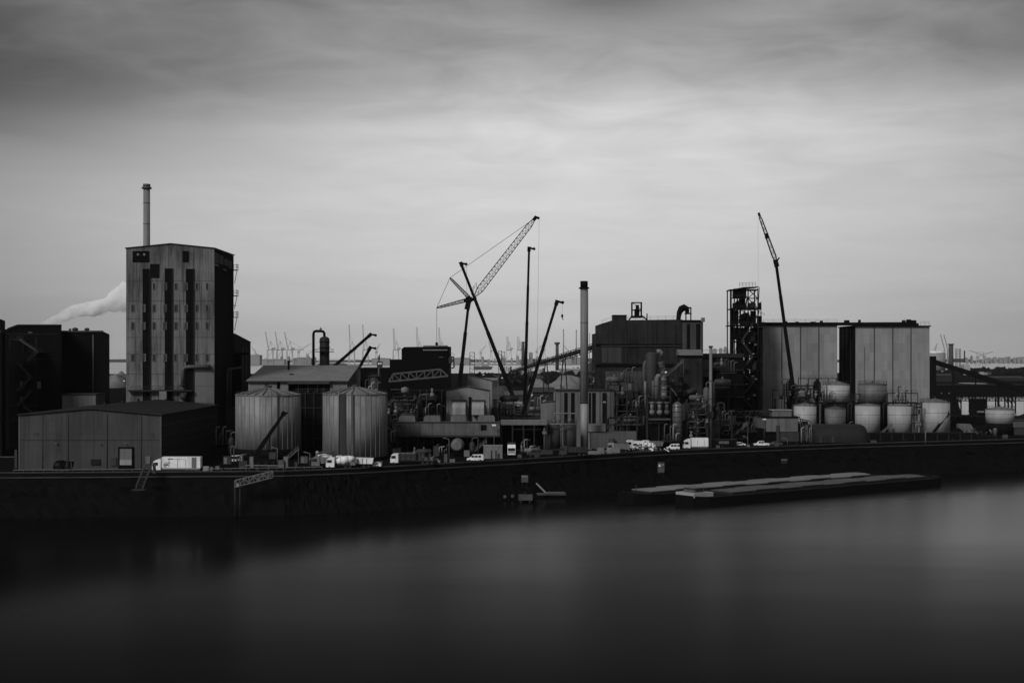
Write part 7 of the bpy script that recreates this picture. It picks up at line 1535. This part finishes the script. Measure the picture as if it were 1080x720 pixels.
units = [
 (418, 434, 'cabinet', 'grey cabinet under the left end of the stained bunker', 1.2, 0), (433, 438, 'pump', 'pump skid beneath the first hood of the stained bunker', 1.1, 0), (447, 438, 'drum', 'dull drum tank beneath the second hood of the stained bunker', .9, 0), (466, 440, 'pipes', 'cluster of pipe stubs left of the round tank end', 1.0, 0), (498, 442, 'vessel', 'small upright vessel right of the round tank end', .9, 0), (505, 446, 'stairs', 'access stair beneath the right end of the stained bunker', 1.0, 0), (521, 446, 'light', 'mast light between the bunker and the loading canopy', 1.0, 0),
 (546, 447, 'pump', 'pump skid in the shade of the loading canopy, left post', 1.1, 0), (556, 448, 'pipes', 'pipe stubs glinting in the middle of the loading canopy', 1.1, 0), (565.5, 449, 'cabinet', 'pale cabinet at the right end of the loading canopy', 1.0, 0), (560, 446, 'drum', 'drum tank lying under the loading canopy', .8, 0),
 (404, 452, 'vessel', 'upright vessel in the pipes just right of the right silo', 1.3, 0), (412.5, 447, 'pipes', 'pipe stubs between the right silo and the stained bunker', 1.3, 4), (397, 462, 'pump', 'pump on a deck below the squat dark process vessel', 1.2, 9), (386, 470, 'pipes', 'pipe stubs on a deck beside the gabled warehouse gable end', 1.3, 11), (420, 463, 'cabinet', 'cabinet on a high deck behind the small pale drum tank', 1.2, 13), (436, 466, 'stairs', 'access stair in front of the black plant hall', 1.4, 7),
 (455, 468, 'pipes', 'pipe stubs on a deck left of the gabled plant room', 1.2, 10), (464, 468, 'vessel', 'small vessel on a deck against the gabled plant room', .9, 9), (522, 484, 'vessel', 'vessel in the gap right of the mono-pitch block', 1.2, 8), (530, 505, 'pipes', 'pipe stubs among the conveyor galleries', 1.5, 10), (563, 505, 'pump', 'pump on a deck left of the plain pale block', 1.3, 11),
 (645, 476, 'stairs', 'access stair right of the strip-windowed block', 1.2, 5), (656, 478, 'vessel', 'vessel in the rack right of the strip-windowed block', 1.2, 4), (665, 478, 'drum', 'drum tank on a deck below the boiler house lower panel', 1.1, 8), (674, 480, 'pipes', 'pipe stubs on a high deck below the boiler house', 1.3, 13), (652, 484, 'pump', 'pump on a high deck under the boiler house lower panel', 1.3, 17), (666, 486, 'cabinet', 'pale cabinet on a high deck under the boiler house lower panel', 1.2, 19),
 (707, 472, 'pipes', 'pale pipe stubs left of the slender column tank', 1.2, 3), (727, 484, 'pump', 'pump on a deck right of the slender column tank', 1.2, 9), (741, 486, 'pipes', 'pipe stubs high on a deck left of the pole stack', 1.3, 12), (735, 488, 'drum', 'drum tank on a high deck under the inclined duct', 1.0, 15), (757, 492, 'vessel', 'vessel on a deck right of the pole stack', 1.1, 8), (765, 496, 'pipes', 'pipe stubs left of the stair tower foot', 1.3, 6), (772, 500, 'cabinet', 'cabinet on a deck at the foot of the stair tower', 1.2, 7), (780, 500, 'stairs', 'access stair at the foot of the stair tower', 1.2, 2), (790, 510, 'pipes', 'pipe stubs behind the parked white pickup', 1.2, 4),
 (806, 508, 'light', 'mast light left of the grey box shed', .9, 0), (851, 508, 'pipes', 'pipe stubs between the box shed and the barrel-roofed shed', 1.2, 0), (858, 530, 'vessel', 'small vessel left of the grey round tank', 1.0, 0), (896, 528, 'pipes', 'pipe stubs between the grey and white lower tanks', 1.4, 0), (932, 528, 'stairs', 'access stair between the two plain white tanks', 1.3, 0), (966, 524, 'vessel', 'small vessel left of the biggest white tank', .9, 0), (838, 545, 'pump', 'pump on a deck beneath the crane boom foot', 1.2, 14), (872, 548, 'pipes', 'pipe stubs on the upper tank deck', 1.3, 14), (905, 545, 'cabinet', 'cabinet on the upper tank deck before the grey raised tank', 1.0, 14), (950, 546, 'pipes', 'pipe stubs at the right end of the upper tank deck', 1.2, 14),
 (240, 405, 'cabinet', 'dull cabinet in the dark yard behind the white box lorry', 1.0, 0), (250, 410, 'pipes', 'pipe stubs at the left foot of the left silo', 1.1, 0), (306, 408, 'stairs', 'access stair below the block between the silos', 1.0, 0), (321, 409, 'cabinet', 'pale cabinet in the dark between the two silos', .9, 0), (330, 412, 'pump', 'pump in the dark between the two silos', 1.1, 0), (244, 440, 'vessel', 'small vessel in the gap between the tower and the left silo', 1.2, 0), (235, 452, 'pipes', 'pipe stubs at the foot of the bent grey pipes', 1.3, 3),
]
for px, Y, form, lab, s_, b_ in units: skid(px, Y, form, lab, None, s_, b_)
car(449, gq(452, 2.6), 0, 'pale car behind the tail of the flatbed lorry', 'car', LGREY, 4.2)
car(556, gq(558, 12), 5, 'dim grey van in the shade before the loading canopy', 'van', DGREY)
car(703, gq(705, 3), 2, 'small white van left of the short white box lorry', 'van', WHITE, 4.2)
car(811, gq(814, 6), 8, 'dim grey car right of the white pickup', 'car', MGREY)
lorry(329, gq(338, 9), 0, 'dull white lorry half lost in the shadow at the foot of the right silo', 'tipper', 7.0, cabm=LGREY, bodym=LGREY)
lorry(667, gq(672, 7.5), -6, 'white tipper lorry nose-on to the heap of pale scrap', 'tipper', 6.6)

# ------------------------------------------------------------------ crowded hazy waterfront beyond
def simple_crane(px, top, Y, label, jib=30, lean=.5):
    """far harbour crane: splayed tower, cab, luffing jib and tie"""
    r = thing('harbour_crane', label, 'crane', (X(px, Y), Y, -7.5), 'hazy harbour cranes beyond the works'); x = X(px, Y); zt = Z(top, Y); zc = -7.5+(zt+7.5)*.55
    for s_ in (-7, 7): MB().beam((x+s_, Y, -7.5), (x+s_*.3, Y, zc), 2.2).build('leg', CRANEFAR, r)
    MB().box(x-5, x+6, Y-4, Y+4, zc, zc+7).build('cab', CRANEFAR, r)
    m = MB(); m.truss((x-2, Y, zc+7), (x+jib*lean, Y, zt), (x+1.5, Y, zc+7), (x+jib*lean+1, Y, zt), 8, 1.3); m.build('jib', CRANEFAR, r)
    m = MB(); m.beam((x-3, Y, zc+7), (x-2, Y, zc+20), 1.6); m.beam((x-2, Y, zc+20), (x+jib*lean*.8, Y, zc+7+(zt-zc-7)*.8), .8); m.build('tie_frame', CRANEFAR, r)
for px, top, Y, lab, jib, lean in ((270, 366, 6100, 'small hazy harbour crane left of the three gantry cranes', -30, .6), (315, 362, 6150, 'hazy harbour crane with a drooping jib right of the three gantry cranes', 60, .9), (324, 368, 6050, 'small hazy harbour crane close left of the hooked-pipe column', 40, .9), (397, 362, 6200, 'small hazy harbour crane right of the twin boom tips', 30, .5), (507, 364, 6400, 'small hazy harbour crane left of the long leaning boom', 40, .6), (518, 360, 6420, 'hazy harbour crane close left of the long leaning boom', -30, .4), (566, 362, 6350, 'small hazy harbour crane between upright and right-leaning booms', 40, .8), (574, 358, 6400, 'hazy harbour crane touching the right-leaning boom', 30, .3), (600, 364, 6350, 'small hazy harbour crane between the two thin far chimneys', -40, .6), (1031, 371, 5200, 'small far crane right of the thin dark far chimney', 60, .9), (1038, 369.5, 5300, 'far crane with a flat jib near the right horizon blocks', -70, .8), (986, 362, 4600, 'thin far crane above the white domed tank', 20, .3)):
    simple_crane(px, top, Y, lab, jib, lean)
rng = random.Random(3)
for lo, hi, Y, t0, t1, n, lab, grp in ((1018, 1100, 7600, 375.5, 381, 16, 'small hazy block in the crowded row along the right horizon', 'small blocks along the right horizon'), (500, 612, 6900, 373.5, 380, 18, 'small hazy block in the crowded row behind the crossing crane booms', 'small blocks behind the crane booms'), (256, 340, 6600, 375, 380, 12, 'small hazy block in the row around the feet of the gantry cranes', 'small blocks at the gantry cranes'), (740, 770, 6800, 372, 379, 7, 'small hazy block in the gap between boiler house and stair tower', 'small blocks in the gap')):
    for k in range(n):
        a = lo+(hi-lo)*(k+rng.uniform(.1, .6))/n; w = rng.uniform(1.2, 3.6); t_ = rng.uniform(t0, t1)
        r = thing('far_block', lab, 'building', (X(a, Y), Y, -8), grp)
        MB().box(X(a, Y), X(a+w, Y), Y+k*4, Y+k*4+30, -11, Z(t_, Y)).build('wall', FARG, r); MB().box(X(a+.3, Y), X(a+w*.6, Y), Y+k*4+5, Y+k*4+20, Z(t_, Y)+.2, Z(t_, Y)+rng.uniform(2, 6)).build('roof_room', FARG, r)
for a, w, t_, Y, lab in ((533, 7, 386.4, 2700, 'stack of pale far containers left of the upright boom'), (566, 9, 388, 2450, 'stack of pale far containers between the crossing booms'), (604, 7, 387, 2500, 'stack of pale far containers close left of the tall chimney'), (1034, 12, 392, 2300, 'long row of pale far containers before the right wood')):
    r = thing('container_stack', lab, 'containers', (X(a, Y), Y, 0), 'far container stacks')
    for k in range(3): MB().box(X(a+w*k/3, Y), X(a+w*(k+.9)/3, Y), Y, Y+8, 0, max(4, Z(t_, Y))*(1-.2*(k % 2))).build('container_row', (FARP, FARG, FARD)[k], r)
# extra lorries, gear and loose boxes that crowd the kerb
lorry(344, gq(351, 3.2), 4, 'white lorry at the left end of the huddle below the right silo', 'mixer', 7.6)
lorry(640, gq(648, 5.5), 0, 'pale low lorry standing between bulk container and wrapped bales', 'tipper', 7.0, cabm=PALE, bodym=LGREY)
lorry(590, gq(596, 3.5), -3, 'dark tanker lorry before the low black wall at the chimney foot', 'tipper', 8.5, cabm=DGREY, bodym=DARK)
for px, d, w, h, mt, lab in ((400, 3, 1.6, 1.3, LGREY, 'pale box at the nose of the flatbed lorry'), (470, 4, 1.0, 2.4, MGREY, 'grey locker between flatbed lorry and round tank end'), (477, 2.6, 1.5, .9, LGREY, 'flat pale crate left of the white van'), (548, 6, 1.2, 1.0, MGREY, 'little grey crate right of the head-on white lorry'), (566, 4, 1.4, 1.1, DGREY, 'low dim crate left of the lamp post crate'), (612, 2.2, 1.6, .9, LGREY, 'flat pale crate at the kerb under the tall chimney'), (713, 2, 1.3, 1.2, PALE, 'small bright crate left of the short white box lorry'), (757, 3, 1.2, .9, MGREY, 'grey crate in front of the black lettered container'), (789, 3.4, 1.0, .8, LGREY, 'tiny pale crate left of the white pickup'), (819, 3, 1.4, 1.0, MGREY, 'grey crate right of the dim grey car'), (921, 4, 2.0, .7, MGREY, 'flat grey crate on the dark quay right of the barrel-roofed shed'), (1022, 6, 1.6, 1.2, LGREY, 'pale crate by the broken machinery'), (1060, 8, 1.8, 1.3, MGREY, 'grey crate below the far right tank')):
    crate(px, gq(px, d), w, 1.0, h, mt, lab)
units2 = [(425, 455, 'pipes', 'pipe stubs on a deck above the left end of the stained bunker', 1.1, 12), (442, 462, 'vessel', 'vessel standing on a deck before the black plant hall posts', 1.2, 11), (451, 463, 'pump', 'pump on a high deck under the truss bridge', 1.3, 17), (407, 458, 'stairs', 'access stair on the pipe deck beside the right silo', 1.1, 12), (392, 455, 'pipes', 'pipe stubs rising behind the right silo shoulder', 1.2, 18), (537, 500, 'drum', 'drum tank on a deck among the conveyor galleries', 1.2, 14), (570, 500, 'pipes', 'pipe stubs at the left corner of the plain pale block', 1.2, 12), (648, 492, 'drum', 'drum tank on a high deck right of the strip-windowed block roof', 1.1, 21), (661, 492, 'pipes', 'pipe stubs on the highest deck below the boiler house panel', 1.2, 22), (676, 490, 'vessel', 'vessel beside the rounded cyclone hood', 1.2, 17), (710, 488, 'drum', 'drum tank on a deck behind the crooked ribbed duct', 1.2, 19), (712, 490, 'stairs', 'access stair high beside the crooked ribbed duct', 1.2, 24), (745, 488, 'vessel', 'tall vessel hugging the pole stack', 1.3, 14), (762, 500, 'drum', 'drum tank on a high deck left of the stair tower', 1.1, 20), (768, 505, 'pipes', 'pipe stubs on a high deck against the stair tower', 1.3, 25), (757, 505, 'pump', 'pump on a high deck right of the pole stack', 1.2, 27), (824, 535, 'vessel', 'vessel on a deck left of the black hopper', 1.2, 15), (855, 548, 'pipes', 'pipe stubs on the deck between the two black hoppers', 1.2, 15)]
for px, Y, form, lab, s_, b_ in units2: skid(px, Y, form, lab, None, s_, b_)
